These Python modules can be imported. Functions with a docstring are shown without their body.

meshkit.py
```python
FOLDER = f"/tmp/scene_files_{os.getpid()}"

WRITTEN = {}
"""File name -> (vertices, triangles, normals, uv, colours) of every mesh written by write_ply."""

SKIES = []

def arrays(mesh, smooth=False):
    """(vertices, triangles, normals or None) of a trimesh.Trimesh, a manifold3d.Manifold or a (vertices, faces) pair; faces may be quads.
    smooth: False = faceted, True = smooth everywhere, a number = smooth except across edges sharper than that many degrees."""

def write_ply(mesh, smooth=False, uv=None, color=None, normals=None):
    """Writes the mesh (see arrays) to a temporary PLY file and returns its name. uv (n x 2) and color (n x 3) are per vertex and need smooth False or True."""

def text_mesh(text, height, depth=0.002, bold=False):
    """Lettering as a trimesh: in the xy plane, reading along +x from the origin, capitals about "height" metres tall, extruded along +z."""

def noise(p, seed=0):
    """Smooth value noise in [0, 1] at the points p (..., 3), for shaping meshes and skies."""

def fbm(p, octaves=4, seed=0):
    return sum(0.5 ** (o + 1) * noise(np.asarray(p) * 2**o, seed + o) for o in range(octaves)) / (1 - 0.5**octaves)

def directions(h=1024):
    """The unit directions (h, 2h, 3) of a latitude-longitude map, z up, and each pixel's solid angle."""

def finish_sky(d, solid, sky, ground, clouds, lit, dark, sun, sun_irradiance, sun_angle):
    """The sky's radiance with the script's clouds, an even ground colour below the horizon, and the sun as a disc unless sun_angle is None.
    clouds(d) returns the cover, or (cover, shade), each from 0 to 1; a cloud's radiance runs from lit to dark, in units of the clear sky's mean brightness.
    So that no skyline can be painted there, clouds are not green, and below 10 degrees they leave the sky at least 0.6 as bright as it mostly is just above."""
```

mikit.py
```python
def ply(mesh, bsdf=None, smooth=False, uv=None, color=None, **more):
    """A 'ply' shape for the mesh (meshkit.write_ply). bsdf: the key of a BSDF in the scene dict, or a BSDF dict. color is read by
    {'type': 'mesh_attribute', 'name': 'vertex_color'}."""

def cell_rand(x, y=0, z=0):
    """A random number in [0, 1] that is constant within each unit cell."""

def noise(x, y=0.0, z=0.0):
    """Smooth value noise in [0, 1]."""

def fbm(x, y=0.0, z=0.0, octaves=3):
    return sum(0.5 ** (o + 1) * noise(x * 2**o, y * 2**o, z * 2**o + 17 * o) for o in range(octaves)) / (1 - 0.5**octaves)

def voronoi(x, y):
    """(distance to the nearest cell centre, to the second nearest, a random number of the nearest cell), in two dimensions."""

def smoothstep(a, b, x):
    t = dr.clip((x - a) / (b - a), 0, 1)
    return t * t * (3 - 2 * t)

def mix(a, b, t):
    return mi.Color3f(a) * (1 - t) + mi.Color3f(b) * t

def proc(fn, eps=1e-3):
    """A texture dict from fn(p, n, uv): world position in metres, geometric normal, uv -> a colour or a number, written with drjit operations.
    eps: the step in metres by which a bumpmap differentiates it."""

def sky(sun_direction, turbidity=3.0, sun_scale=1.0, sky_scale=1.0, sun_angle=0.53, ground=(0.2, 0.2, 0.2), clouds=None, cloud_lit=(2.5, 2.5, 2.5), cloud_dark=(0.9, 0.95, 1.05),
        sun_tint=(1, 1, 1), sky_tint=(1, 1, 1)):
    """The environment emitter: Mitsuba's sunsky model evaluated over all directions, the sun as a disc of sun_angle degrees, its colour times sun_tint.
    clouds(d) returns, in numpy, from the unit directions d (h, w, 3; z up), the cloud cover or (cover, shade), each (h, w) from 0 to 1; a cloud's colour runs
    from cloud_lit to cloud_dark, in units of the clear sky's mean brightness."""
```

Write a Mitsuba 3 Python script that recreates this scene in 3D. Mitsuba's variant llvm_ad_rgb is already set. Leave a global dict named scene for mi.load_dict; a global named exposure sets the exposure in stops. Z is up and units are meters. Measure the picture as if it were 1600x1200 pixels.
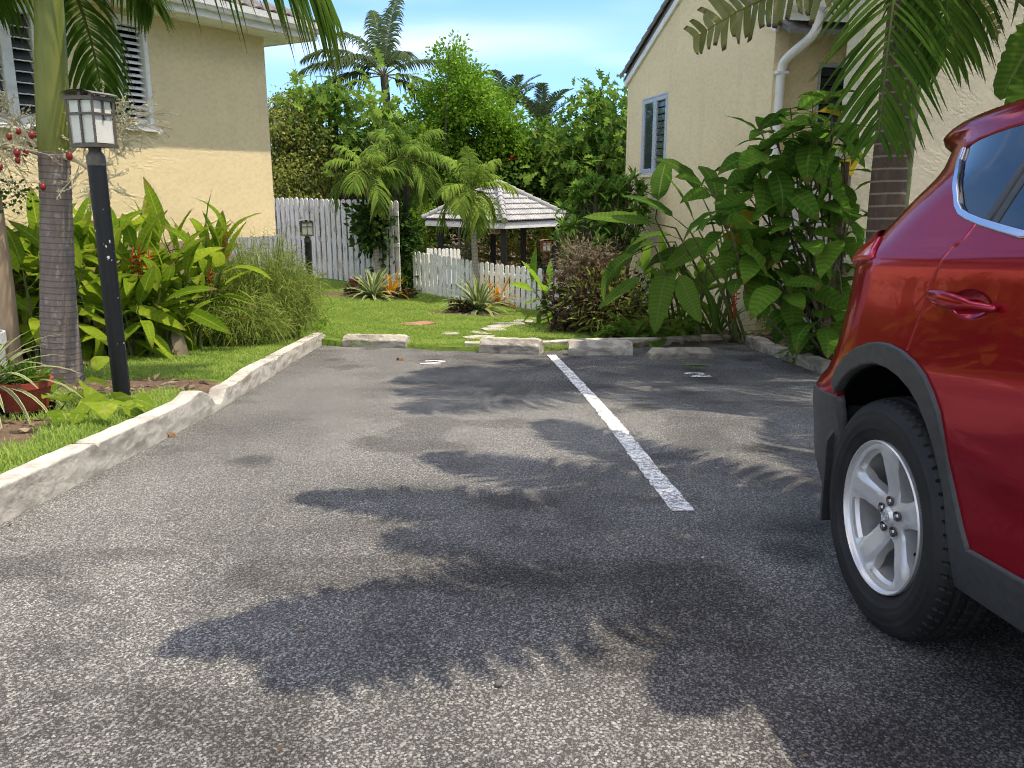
import math, random
import numpy as np, trimesh, drjit as dr, mitsuba as mi, manifold3d as m3
from shapely.geometry import Polygon, Point, LineString, box as sbox
from shapely.ops import unary_union
from shapely import affinity
import mikit, meshkit
from mikit import noise, fbm, voronoi, cell_rand, smoothstep, mix, proc

# ---------------------------------------------------------------- camera, sky, sun, exposure
T = mi.ScalarTransform4f
FPX = 1290.0                                   # focal length in pixels of a 1600 x 1200 frame
PITCH = math.atan(305 / FPX)
CAM = np.array([0.0, 0.0, 1.1])
SLOPE = 0.0875                                 # the yard falls away from the viewer
scene, labels = {}, {}
scene['camera'] = {'type': 'perspective', 'fov': 2 * math.degrees(math.atan(800 / FPX)), 'fov_axis': 'x', 'near_clip': 0.05, 'far_clip': 3000.0,
                   'to_world': T().look_at(origin=CAM.tolist(), target=(CAM + [0, math.cos(PITCH), -math.sin(PITCH)]).tolist(), up=[0, 0, 1])}
exposure = 3.0
SUN = np.array([0.42, 0.03, 0.907]); SUN /= np.linalg.norm(SUN)


def sst(a, b, x):
    t = np.clip((np.asarray(x, float) - a) / (b - a), 0, 1)
    return t * t * (3 - 2 * t)


def np_noise(p, s, seed=0):
    return meshkit.fbm(np.asarray(p, float) * s + seed * 17.3)


def sky_clouds(d):
    az, el = np.degrees(np.arctan2(d[..., 0], d[..., 1])), np.degrees(np.arcsin(np.clip(d[..., 2], -1, 1)))
    q = np.stack([d[..., 0] / (np.abs(d[..., 2]) + .25), d[..., 1] / (np.abs(d[..., 2]) + .25), d[..., 2] * 0], -1)
    f = meshkit.fbm(q.reshape(-1, 3) * np.array([1.6, 3.4, 1]) + 4.0).reshape(az.shape)
    lo, hi = np.percentile(f, 5), np.percentile(f, 95)
    f = (f - lo) / (hi - lo)
    wisp = np.clip((f - .62) / .5, 0, 1) * .30
    # a long thin wisp lies low over the trees
    w2 = np.exp(-((el - 9.2 - .035 * az) / 1.2) ** 2) * np.exp(-((az + 6) / 13.) ** 2) * (.35 + .65 * f)
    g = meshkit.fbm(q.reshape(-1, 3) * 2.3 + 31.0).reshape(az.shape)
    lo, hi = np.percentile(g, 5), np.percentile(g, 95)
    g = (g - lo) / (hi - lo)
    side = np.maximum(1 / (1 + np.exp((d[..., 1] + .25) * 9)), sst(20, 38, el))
    fill_puff = np.clip((g - .46) / .22, 0, 1) * side * .92          # cumulus added behind and overhead, out of view, to lift the shade
    return np.clip(wisp * .25 + w2 * .34 + fill_puff, 0, 1)


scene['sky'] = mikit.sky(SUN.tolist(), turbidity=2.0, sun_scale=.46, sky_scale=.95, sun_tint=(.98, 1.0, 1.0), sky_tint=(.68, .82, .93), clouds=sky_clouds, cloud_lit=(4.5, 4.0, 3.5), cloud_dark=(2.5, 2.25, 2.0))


# ---------------------------------------------------------------- measuring helpers
def ray(px, py):
    X, Y = (px - 800) / FPX, (600 - py) / FPX
    return np.array([X, math.cos(PITCH) + Y * math.sin(PITCH), -math.sin(PITCH) + Y * math.cos(PITCH)])


def at(px, py, y):
    d = ray(px, py)
    return CAM + d * (y / d[1])


def sst(a, b, x):
    t = np.clip((np.asarray(x, float) - a) / (b - a), 0, 1)
    return t * t * (3 - 2 * t)


def asph(x, y):
    return -SLOPE * np.asarray(y, float)


def kerb_x(y):
    return np.interp(y, [-2, 3.27, 6.05, 10.96, 11.5], [-2.05, -2.17, -2.23, -2.585, -2.62])


def edge_y(x):
    """where the asphalt ends and the lawn or bed begins"""
    return np.interp(x, [-2.6, -1.4, -.9, -.3, .4, 3.1], [11.05, 10.62, 10.32, 10.25, 10.25, 11.35])


def lawn_z(x, y):
    x, y = np.asarray(x, float), np.asarray(y, float)
    a = asph(x, np.minimum(y, 11.0)) + .07 * sst(-2.2, -2.6, x) * sst(11.4, 10.4, y) + .05
    b = a - np.clip(.056 + .0148 * x, 0, .085) * np.clip(y - 11, 0, 9)
    return b - .40 * sst(18.6, 21.5, y) * sst(-3.5, -2., x)


def ground_z(x, y):
    x, y = np.asarray(x, float), np.asarray(y, float)
    return lawn_z(x, y) + .02 * (meshkit.fbm(np.stack([x * .8, y * .8, x * 0], -1).reshape(-1, 3)).reshape(x.shape) - .5) * (y > 11)


def gnd(px, py, fn=None):
    fn = fn or lawn_z
    d = ray(px, py)
    t = 1.0
    for _ in range(200):
        p = CAM + d * t
        h = p[2] - float(fn(p[0], p[1]))
        if abs(h) < 1e-4:
            break
        t += h / max(-d[2], .08) * .6
    return CAM + d * t


def pix(p):
    q = np.asarray(p, float) - CAM
    f = q[1] * math.cos(PITCH) - q[2] * math.sin(PITCH)
    return 800 + FPX * q[0] / f, 600 - FPX * (q[1] * math.sin(PITCH) + q[2] * math.cos(PITCH)) / f


# ---------------------------------------------------------------- mesh helpers
def mat(pos=(0, 0, 0), x=None, y=None, z=None, s=1.0):
    M = np.eye(4)
    if x is not None:
        M[:3, 0], M[:3, 1], M[:3, 2] = x, y, z
    M[:3, :3] *= s
    M[:3, 3] = pos
    return M


def nrm(v):
    v = np.asarray(v, float)
    return v / max(np.linalg.norm(v), 1e-9)


def rotz(a):
    c, s = math.cos(a), math.sin(a)
    return np.array([[c, -s, 0, 0], [s, c, 0, 0], [0, 0, 1, 0], [0, 0, 0, 1.0]])


def rotx(a):
    c, s = math.cos(a), math.sin(a)
    return np.array([[1, 0, 0, 0], [0, c, -s, 0], [0, s, c, 0], [0, 0, 0, 1.0]])


def roty(a):
    c, s = math.cos(a), math.sin(a)
    return np.array([[c, 0, s, 0], [0, 1, 0, 0], [-s, 0, c, 0], [0, 0, 0, 1.0]])


def along(pos, d, up=(0, 0, 1), s=1.0):
    """a frame whose +y runs along d and whose +z leans to up"""
    y = nrm(d)
    x = np.cross(y, up)
    if np.linalg.norm(x) < 1e-5:
        x = np.cross(y, [1, 0, 0])
    x = nrm(x)
    return mat(pos, x, y, np.cross(x, y), s)


class MB:
    """collects pieces of one mesh: vertices, triangles, uv"""

    def __init__(self):
        self.v, self.f, self.u, self.n = [], [], [], 0

    def add(self, v, f, uv=None, M=None):
        v = np.asarray(v, float)
        if M is not None:
            v = v @ M[:3, :3].T + M[:3, 3]
        f = np.asarray(f, int)
        if f.shape[1] == 4:
            f = np.vstack([f[:, [0, 1, 2]], f[:, [0, 2, 3]]])
        self.v.append(v)
        self.f.append(f + self.n)
        self.u.append(np.zeros((len(v), 2)) if uv is None else np.asarray(uv, float))
        self.n += len(v)
        return self

    def many(self, piece, Ms, tones=None):
        v, f, u = piece
        Ms = np.asarray(Ms)
        V = np.einsum('kij,nj->kni', Ms[:, :3, :3], v) + Ms[:, None, :3, 3]
        F = f[None] + (np.arange(len(Ms)) * len(v))[:, None, None]
        U = np.tile(u, (len(Ms), 1, 1))
        if tones is not None:
            U = U.copy()
            U[:, :, 0] = U[:, :, 0] % 1.0 + np.floor(np.clip(tones, 0, .999) * 16)[:, None]
        return self.add(V.reshape(-1, 3), F.reshape(-1, 3), U.reshape(-1, 2))

    def mesh(self, m, uv=None, M=None):
        if hasattr(m, 'to_mesh'):
            q = m.to_mesh()
            return self.add(q.vert_properties[:, :3], q.tri_verts, uv, M)
        return self.add(m.vertices, m.faces, uv, M)

    def box(self, c, size, M=None, rot=None):
        b = trimesh.creation.box(size)
        v = b.vertices if rot is None else b.vertices @ np.asarray(rot)[:3, :3].T
        return self.add(v + np.asarray(c), b.faces, None, M)

    def tube(self, pts, r, sides=8, tone=None, cap=True):
        v, f, u = tube(pts, r, sides, tone if tone is not None else 0, cap)
        return self.add(v, f, u)

    @property
    def arr(self):
        return np.vstack(self.v), np.vstack(self.f), np.vstack(self.u)

    def put(self, key, bsdf, smooth=False, M=None):
        v, f, u = self.arr
        tm = trimesh.Trimesh(v, f, process=False)
        put(key, tm, bsdf, smooth, u if smooth in (False, True) else None, M)


def tube(pts, r, sides=8, tone=0, cap=True):
    p = np.asarray(pts, float)
    r = np.broadcast_to(np.asarray(r, float), (len(p),))
    t = np.gradient(p, axis=0)
    t /= np.linalg.norm(t, axis=1, keepdims=True) + 1e-12
    a = np.cross(t[0], [0, 0, 1.0] if abs(t[0][2]) < .9 else [1.0, 0, 0])
    A = []
    for k in range(len(p)):
        a = a - t[k] * (a @ t[k])
        a = a / (np.linalg.norm(a) + 1e-12)
        A.append(a)
    A = np.array(A)
    B = np.cross(t, A)
    ang = np.arange(sides) * 2 * np.pi / sides
    v = (p[:, None] + r[:, None, None] * (np.cos(ang)[None, :, None] * A[:, None] + np.sin(ang)[None, :, None] * B[:, None])).reshape(-1, 3)
    i, j = np.meshgrid(np.arange(len(p) - 1), np.arange(sides), indexing='ij')
    q = np.stack([i * sides + j, i * sides + (j + 1) % sides, (i + 1) * sides + (j + 1) % sides, (i + 1) * sides + j], -1).reshape(-1, 4)
    f = np.vstack([q[:, [0, 1, 2]], q[:, [0, 2, 3]]])
    u = np.stack([np.repeat(np.linspace(0, .99, len(p)), sides) + math.floor(tone * 16), np.full(len(v), 3.0)], 1)
    if cap:
        n = len(v)
        v = np.vstack([v, p[:1], p[-1:]])
        u = np.vstack([u, u[:1], u[-1:]])
        k = np.arange(sides)
        f = np.vstack([f, np.stack([(k + 1) % sides, k, k * 0 + n], 1), np.stack([(len(p) - 1) * sides + k, (len(p) - 1) * sides + (k + 1) % sides, k * 0 + n + 1], 1)])
    return v, f, u


def put(key, mesh, bsdf, smooth=False, uv=None, M=None, **kw):
    assert key not in scene, key
    if M is not None:
        kw['to_world'] = T(np.asarray(M).tolist())
    scene[key] = mikit.ply(mesh, bsdf, smooth, uv=uv, **kw)
    return key


COUNT = {}


def uniq(name):
    """first free key: name, name_001, name_002 ..."""
    k = COUNT.get(name, 0)
    COUNT[name] = k + 1
    return name if k == 0 else f'{name}_{k:03d}'


def lab(key, label, cat=None, group=None, kind=None):
    d = {}
    if label: d['label'] = label
    if cat: d['category'] = cat
    if group: d['group'] = group
    if kind: d['kind'] = kind
    labels[key] = d
    return key


def stuff(key):
    labels.setdefault(key, {})['kind'] = 'stuff'


def rbox(size, r=.01, seg=6):
    """a box with rounded edges"""
    s = np.asarray(size, float) / 2 - r
    ball = m3.Manifold.sphere(r, seg)
    return m3.Manifold.batch_hull([ball.translate([x * s[0], y * s[1], z * s[2]]) for x in (-1, 1) for y in (-1, 1) for z in (-1, 1)])


def cbox(size, c=.006):
    """a box with chamfered edges (44 triangles)"""
    x, y, z = np.asarray(size, float) / 2
    pts = [(sx * (x - a), sy * (y - b), sz * (z - d)) for sx in (-1, 1) for sy in (-1, 1) for sz in (-1, 1) for a, b, d in ((0, c, c), (c, 0, c), (c, c, 0))]
    h = trimesh.convex.convex_hull(np.array(pts))
    return h


def extrude(poly, h):
    return trimesh.creation.extrude_polygon(poly, h)


def noisy(mesh, amp, scale, seed=0):
    v = np.array(mesh.vertices)
    n = meshkit.noise(np.vstack([v * scale + seed, v * scale + seed + 31, v * scale + seed + 67]))
    d = n.reshape(3, -1).T
    d = d - d.mean(0)
    return trimesh.Trimesh(v + d * amp * 2, mesh.faces, process=False)


# ---------------------------------------------------------------- materials
def tw(d):
    return {'type': 'twosided', 'bsdf': d}


def plain(color, rough=.6, spec=.3, bump=None, bs=.001, eps=1e-3, **kw):
    base = color if isinstance(color, dict) else {'type': 'rgb', 'value': list(color)}
    d = {'type': 'principled', 'base_color': base, 'roughness': rough, 'specular': spec, **kw}
    if bump is not None:
        d = {'type': 'bumpmap', 'arbitrary': proc(bump, eps), 'scale': bs, 'bsdf': d}
    return tw(d)


def c3(a, b, c):
    return mi.Color3f(a, b, c)


def asphalt_col(p, n, uv):
    d1, e1, w1 = voronoi(p.x * 122, p.y * 122)
    d2, e2, w2 = voronoi(p.x * 260 + 7, p.y * 260)
    big = fbm(p.x * .55, p.y * .55, 3.0, 3)
    mid = fbm(p.x * 3.1 + 9, p.y * 3.1, 1.0, 3)
    wear = dr.clip(.45 + 1.5 * (big - .5) + 1.0 * (mid - .5), .02, 1.0)
    c = mix((.030, .0305, .0305), (.074, .0745, .073), wear)
    tint = cell_rand(dr.floor(w1 * 997), 3, 1)
    light = mix((.25, .252, .246), (.56, .56, .535), tint * tint)
    stone = smoothstep(.62, .38, d1) * smoothstep(.38, .80, w1)
    fine = smoothstep(.62, .30, d2) * smoothstep(.45, .95, w2)
    c = mix(c, light, stone * (.30 + .62 * wear))
    c = mix(c, (.35, .35, .34), fine * (.28 + .45 * wear))
    # crumbled tar patches and oil drips
    tar = smoothstep(.57, .68, fbm(p.x * 1.7 + 31, p.y * 2.2, 5.0, 4))
    c = c * (1 - .30 * tar)
    drip, e3, w3 = voronoi(p.x * 1.1 + 3, p.y * .9)
    c = c * (1 - .45 * smoothstep(.20, .06, drip + .12 * (fbm(p.x * 12, p.y * 12, 0, 2) - .5)) * smoothstep(.55, .7, w3))
    return c


def asphalt_h(p, n, uv):
    d1, e1, w1 = voronoi(p.x * 122, p.y * 122)
    d2, e2, w2 = voronoi(p.x * 260 + 7, p.y * 260)
    return (smoothstep(.75, .1, d1) * (.3 + .7 * w1) + .45 * smoothstep(.7, .1, d2) * w2 + 1.2 * fbm(p.x * 18, p.y * 18, 0, 2)) * .5


scene['asphalt'] = plain(proc(asphalt_col), .85, .25, asphalt_h, .0065, 8e-4)


def ground_col(p, n, uv):
    f = fbm(p.x * 1.3, p.y * 1.3, 0, 3)
    g = fbm(p.x * 14, p.y * 14, 4, 3)
    grass = mix((.07, .13, .02), (.14, .20, .04), g)
    soil = mix((.060, .042, .030), (.16, .115, .08), fbm(p.x * 22, p.y * 22, 2, 4))
    w = uv.x + .45 * (f - .5) + .35 * (g - .5)
    return mix(grass, soil, smoothstep(.35, .6, w))


def ground_h(p, n, uv):
    return fbm(p.x * 30, p.y * 30, 0, 4) + .5 * fbm(p.x * 7, p.y * 7, 3, 2)


scene['soil_grass'] = plain(proc(ground_col), .95, .1, ground_h, .03, 3e-3)


def concrete_fn(base, dirt, k=1.0, moss=0.0):
    def fn(p, n, uv):
        a = fbm(p.x * 9 + p.z * 5, p.y * 9, p.z * 14, 4)
        b = fbm(p.x * 60, p.y * 60, p.z * 60, 3)
        d = fbm(p.x * 2.6 + 5, p.y * 2.6, p.z * 5, 3)
        c = mix(base, dirt, dr.clip(smoothstep(.42, .68, a) * .7 * k + smoothstep(.55, .75, d) * .5 * k, 0, 1))
        c = c * (.78 + .44 * b)
        # grime keeps to the upright faces and the foot of the block
        up = smoothstep(.75, .25, dr.abs(n.z))
        c = mix(c, (.085, .08, .07), dr.clip(up * smoothstep(.45, .7, fbm(p.x * 6, p.y * 6, p.z * 22, 3)) * .5 * k, 0, 1))
        if moss:
            c = mix(c, (.06, .075, .035), smoothstep(.5, .8, fbm(p.x * 5 + 3, p.y * 5, p.z * 5, 3)) * moss)
        return c
    return fn


def conc_h(p, n, uv):
    return fbm(p.x * 42, p.y * 42, p.z * 42, 4) + .35 * fbm(p.x * 150, p.y * 150, p.z * 150, 2)


scene['kerb_concrete'] = plain(proc(concrete_fn((.43, .415, .375), (.24, .225, .195), .85)), .9, .2, conc_h, .008)
scene['stop_concrete'] = plain(proc(concrete_fn((.47, .45, .39), (.20, .185, .16), .9)), .9, .2, conc_h, .009)
scene['mossy_concrete'] = plain(proc(concrete_fn((.33, .31, .25), (.15, .135, .11), 1.0, .5)), .9, .2, conc_h, .01)
scene['slab_stone'] = plain(proc(concrete_fn((.36, .345, .30), (.22, .20, .16), .8)), .9, .2, conc_h, .006)
scene['brick_slab'] = plain(proc(concrete_fn((.32, .17, .13), (.2, .11, .085), .7)), .9, .2, conc_h, .006)


def paint_col(p, n, uv):
    a = fbm(p.x * 70, p.y * 70, 0, 3)
    b = fbm(p.x * 9, p.y * 9, 2, 3)
    d1, e1, w1 = voronoi(p.x * 122, p.y * 122)
    worn = smoothstep(.50, .66, a * .75 + b * .25 + .10 * w1)
    return mix((.74, .75, .74), (.20, .20, .195), worn * .85)


scene['road_paint'] = plain(proc(paint_col), .8, .3, asphalt_h, .004, 8e-4)

# ---------------------------------------------------------------- the ground: one sheet to the horizon, the asphalt yard on it
GX = np.unique(np.r_[-900, -300, -100, -45, -25, np.arange(-15, 12.01, .15), np.arange(-2.8, -1.95, .025), np.arange(3.0, 3.4, .04), 15, 20, 40, 120, 400, 900])
GY = np.unique(np.r_[-600, -150, -40, -15, -6, np.arange(-2, 31.01, .15), np.arange(10.1, 11.5, .04), 36, 45, 70, 150, 400, 1200])
gx, gy = np.meshgrid(GX, GY, indexing='ij')
far = np.maximum(np.maximum(np.abs(gx) - 12, gy - 30), 0)
yy = np.clip(gy, -30, 60)
gz = ground_z(gx, yy) - np.where(far > 0, np.minimum(far * .05, 1.0), 0)
# under the asphalt the sheet drops out of sight; under the beds it is bare soil
in_yard = (gx > kerb_x(gy) - .09) & (gy < edge_y(gx) - .03) & ~((gx > 3.22) & (gy > 6.4))
gz = np.where(in_yard, asph(gx, yy) - .10, gz)


def soil_mask(x, y):
    x, y = np.asarray(x, float), np.asarray(y, float)
    s = np.zeros_like(x)
    blob = lambda cx, cy, rx, ry: sst(1.25, .75, np.hypot((x - cx) / rx, (y - cy) / ry))
    s = np.maximum(s, sst(-3.55, -4.1, x + (y - 6.6) * .18) * sst(2, 4, y) * sst(14, 11.5, y))   # heliconia bed along the left house
    s = np.maximum(s, blob(-3.0, 6.45, .8, .45))
    s = np.maximum(s, blob(-3.9, 4.6, .9, .9))
    s = np.maximum(s, .62 * blob(-2.9, 4.4, .3, .8))
    s = np.maximum(s, sst(3.0, 3.2, x) * sst(5.5, 6.5, y))                                        # right-hand bed
    s = np.maximum(s, sst(.95, 1.3, x - (y - 11) * .0) * sst(10.3, 10.6, y) * sst(18, 14, y))      # bed behind the back kerb
    s = np.maximum(s, blob(-3.05, 16.3, .95, .45))
    s = np.maximum(s, blob(-.75, 14.6, .85, .42))
    s = np.maximum(s, sst(19, 20.5, y))
    s = np.maximum(s, sst(-4.7, -5.2, x) * sst(15, 17, y))
    for bx, by, rx_, ry_ in ((-1.3, 12.4, .22, .2), (-.6, 11.3, .25, .2), (-3.4, 12.8, .3, .25), (.3, 12.9, .3, .22), (-2.6, 8.9, .2, .5), (-1.9, 14.6, .3, .25)):
        s = np.maximum(s, .5 * blob(bx, by, rx_, ry_))
    return s


ii, jj = np.meshgrid(np.arange(len(GX) - 1), np.arange(len(GY) - 1), indexing='ij')
ny = len(GY)
q = np.stack([ii * ny + jj, (ii + 1) * ny + jj, (ii + 1) * ny + jj + 1, ii * ny + jj + 1], -1).reshape(-1, 4)
gv = np.stack([gx, gy, gz], -1).reshape(-1, 3)
guv = np.stack([soil_mask(gx, gy).ravel(), gy.ravel() * 0], 1)
put('lawn', (gv, q), 'soil_grass', True, guv)
lab('lawn', None, kind='structure')

yard = Polygon([(float(kerb_x(y)) - .06, y) for y in np.linspace(-3, 11.05, 30)] + [(x, float(edge_y(x))) for x in np.linspace(-2.55, 3.12, 40)] + [(3.14, 11.3), (3.12, 9.5), (3.1, 7.8), (3.14, 6.6), (3.5, 6.2), (9, 6.0), (9, -3)])
# ragged edge where the lawn grows over the asphalt
ye = []
rng = np.random.default_rng(5)
for x in np.arange(-2.55, 3.1, .06):
    ye.append((x, float(edge_y(x)) + float(rng.normal(0, .022))))
yard = Polygon([(float(kerb_x(y)) - .06, y) for y in np.linspace(-3, 11.0, 30)] + ye + [(3.14, 11.3), (3.12, 9.5), (3.1, 7.8), (3.14, 6.6), (3.5, 6.2), (9, 6.0), (9, -3)]).buffer(0)
ym = extrude(yard, .05)
ym = m3.Manifold(m3.Mesh(np.asarray(ym.vertices, np.float32), np.asarray(ym.faces, np.uint32))).refine_to_length(.35)
q_ = ym.to_mesh()
yv = np.array(q_.vert_properties[:, :3], float)
yn = meshkit.noise(np.c_[yv[:, :2] * .9, yv[:, 0] * 0])
yv[:, 2] += asph(yv[:, 0], yv[:, 1]) - .05 + (yn - .5) * .012
put('parking_lot', trimesh.Trimesh(yv, np.array(q_.tri_verts), process=False), 'asphalt', False)
lab('parking_lot', None, kind='structure')


def yard_z(x, y):
    x, y = np.asarray(x, float), np.asarray(y, float)
    n = meshkit.noise(np.c_[x.ravel() * .9, y.ravel() * .9, x.ravel() * 0]).reshape(x.shape)
    return asph(x, y) + (n - .5) * .012


def decal(key, poly, bsdf, lift=.006, step=.05):
    m = extrude(poly, .003)
    q = m3.Manifold(m3.Mesh(np.asarray(m.vertices, np.float32), np.asarray(m.faces, np.uint32))).refine_to_length(step).to_mesh()
    v = np.array(q.vert_properties[:, :3], float)
    v[:, 2] += yard_z(v[:, 0], v[:, 1]) + lift - .003
    put(key, trimesh.Trimesh(v, np.array(q.tri_verts), process=False), bsdf, False)


# the bay line, its edges nibbled by wear
a, b = gnd(1067, 800, asph)[:2], gnd(861, 555, asph)[:2]
t = nrm(b - a)
nn = np.array([-t[1], t[0]])
L = np.linalg.norm(b - a)
s_ = np.linspace(0, L, 140)
bend = .035 * np.sin(s_ / L * math.pi)
w1 = .052 + rng.normal(0, .0035, 140)
w2 = .052 + rng.normal(0, .0035, 140)
base_l = a + s_[:, None] * t - bend[:, None] * nn
decal('parking_lot__bay_line', Polygon(np.vstack([base_l + nn * w1[:, None], (base_l - nn * w2[:, None])[::-1]])).buffer(0), 'road_paint')
lab('parking_lot__bay_line', 'worn white painted line between the two parking bays')


def digit_two(c, ang, s):
    """the painted bay number, worn"""
    top = LineString([(-.10, .10), (-.06, .16), (.02, .18), (.09, .14), (.09, .07), (-.08, -.13), (.12, -.13)]).buffer(.03, cap_style=2)
    top = affinity.scale(top, s, s, origin=(0, 0))
    return affinity.translate(affinity.rotate(top, ang, origin=(0, 0)), c[0], c[1])


c = gnd(676, 567, asph)
decal('parking_lot__bay_number', digit_two(c, -8, 1.0), 'road_paint')
lab('parking_lot__bay_number', 'white bay number painted left of the line')
c = gnd(1089, 586, asph)
g2 = digit_two(c, 5, .85).difference(affinity.translate(Point(0, 0).buffer(.04), c[0] - .02, c[1] - .0))
decal('parking_lot__bay_number_001', unary_union([g2]) if g2.geom_type == 'Polygon' else max(g2.geoms, key=lambda z: z.area), 'road_paint')
lab('parking_lot__bay_number_001', 'broken white bay number painted right of the line')


# ---------------------------------------------------------------- kerbs
def kerb(key, path, width, hfn, base_fn, bsdf, seed, rough=.006, step=.03):
    path = np.asarray(path, float)
    d = np.r_[0, np.cumsum(np.linalg.norm(np.diff(path, axis=0), axis=1))]
    n = int(d[-1] / step)
    s = np.linspace(0, d[-1], n)
    x, y = np.interp(s, d, path[:, 0]), np.interp(s, d, path[:, 1])
    tx, ty = np.gradient(x), np.gradient(y)
    l = np.hypot(tx, ty)
    nx, ny = -ty / l, tx / l
    prof = [(-.5, -.12), (-.5, .45), (-.5, .93), (-.46, .985), (-.2, 1.0), (.1, 1.0), (.44, .995), (.5, .945), (.52, .5), (.54, -.12)]
    V = []
    h = hfn(s)
    z0 = base_fn(x, y)
    for o, k in prof:
        hh = np.where(k > 0, h * k, k)
        V.append(np.stack([x + nx * o * width, y + ny * o * width, z0 + hh], -1))
    V = np.stack(V, 1)
    m = len(prof)
    P = V.reshape(-1, 3)
    f1 = meshkit.fbm(P * 9 + seed) - .5
    f2 = meshkit.fbm(P * 28 + seed + 9) - .5
    f3 = meshkit.fbm(P * 9 + seed + 50) - .5
    P = P + np.c_[(f1 + f2 * .7) * rough * 2, f3 * rough, (f3 + f2) * rough * 1.6]
    i, j = np.meshgrid(np.arange(n - 1), np.arange(m - 1), indexing='ij')
    q = np.stack([i * m + j, (i + 1) * m + j, (i + 1) * m + j + 1, i * m + j + 1], -1).reshape(-1, 4)
    f = np.vstack([q[:, [0, 2, 1]], q[:, [0, 3, 2]]])
    k = np.arange(1, m - 1)
    f = np.vstack([f, np.stack([k * 0, k, k + 1], 1), np.stack([k * 0, k + 1, k], 1) + (n - 1) * m])
    put(key, trimesh.Trimesh(P, f, process=False), bsdf, 42)


# left kerb runs along the bay; it is broken through in one place
yk = np.linspace(.3, 11.35, 60)
notch = gnd(334, 640, asph)[1]


def hk(s):
    y = s + .3
    h = np.full_like(s, .165)
    h += .012 * (meshkit.fbm(np.c_[s * 2.1, s * 0, s * 0]) - .5)
    h -= .115 * sst(.23, .05, np.abs(y - notch - .02))
    h += .03 * sst(.2, .02, np.abs(y - notch + .38))
    h -= .035 * sst(.0, .25, y - notch) * sst(1.3, .6, y - notch)
    h -= .02 * (np.abs(y - (notch + 2.1)) < .06)
    for j in (1.1, 2.62, 4.15, 8.35, 9.85):
        h -= .022 * (np.abs(y - j) < .018)
    h += .012 * (meshkit.noise(np.c_[s * 14, s * 0, s * 0]) - .5) * sst(1.2, .2, np.abs(y - notch))
    return np.maximum(h * np.where(y > 11.2, .7, 1), .035)


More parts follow.
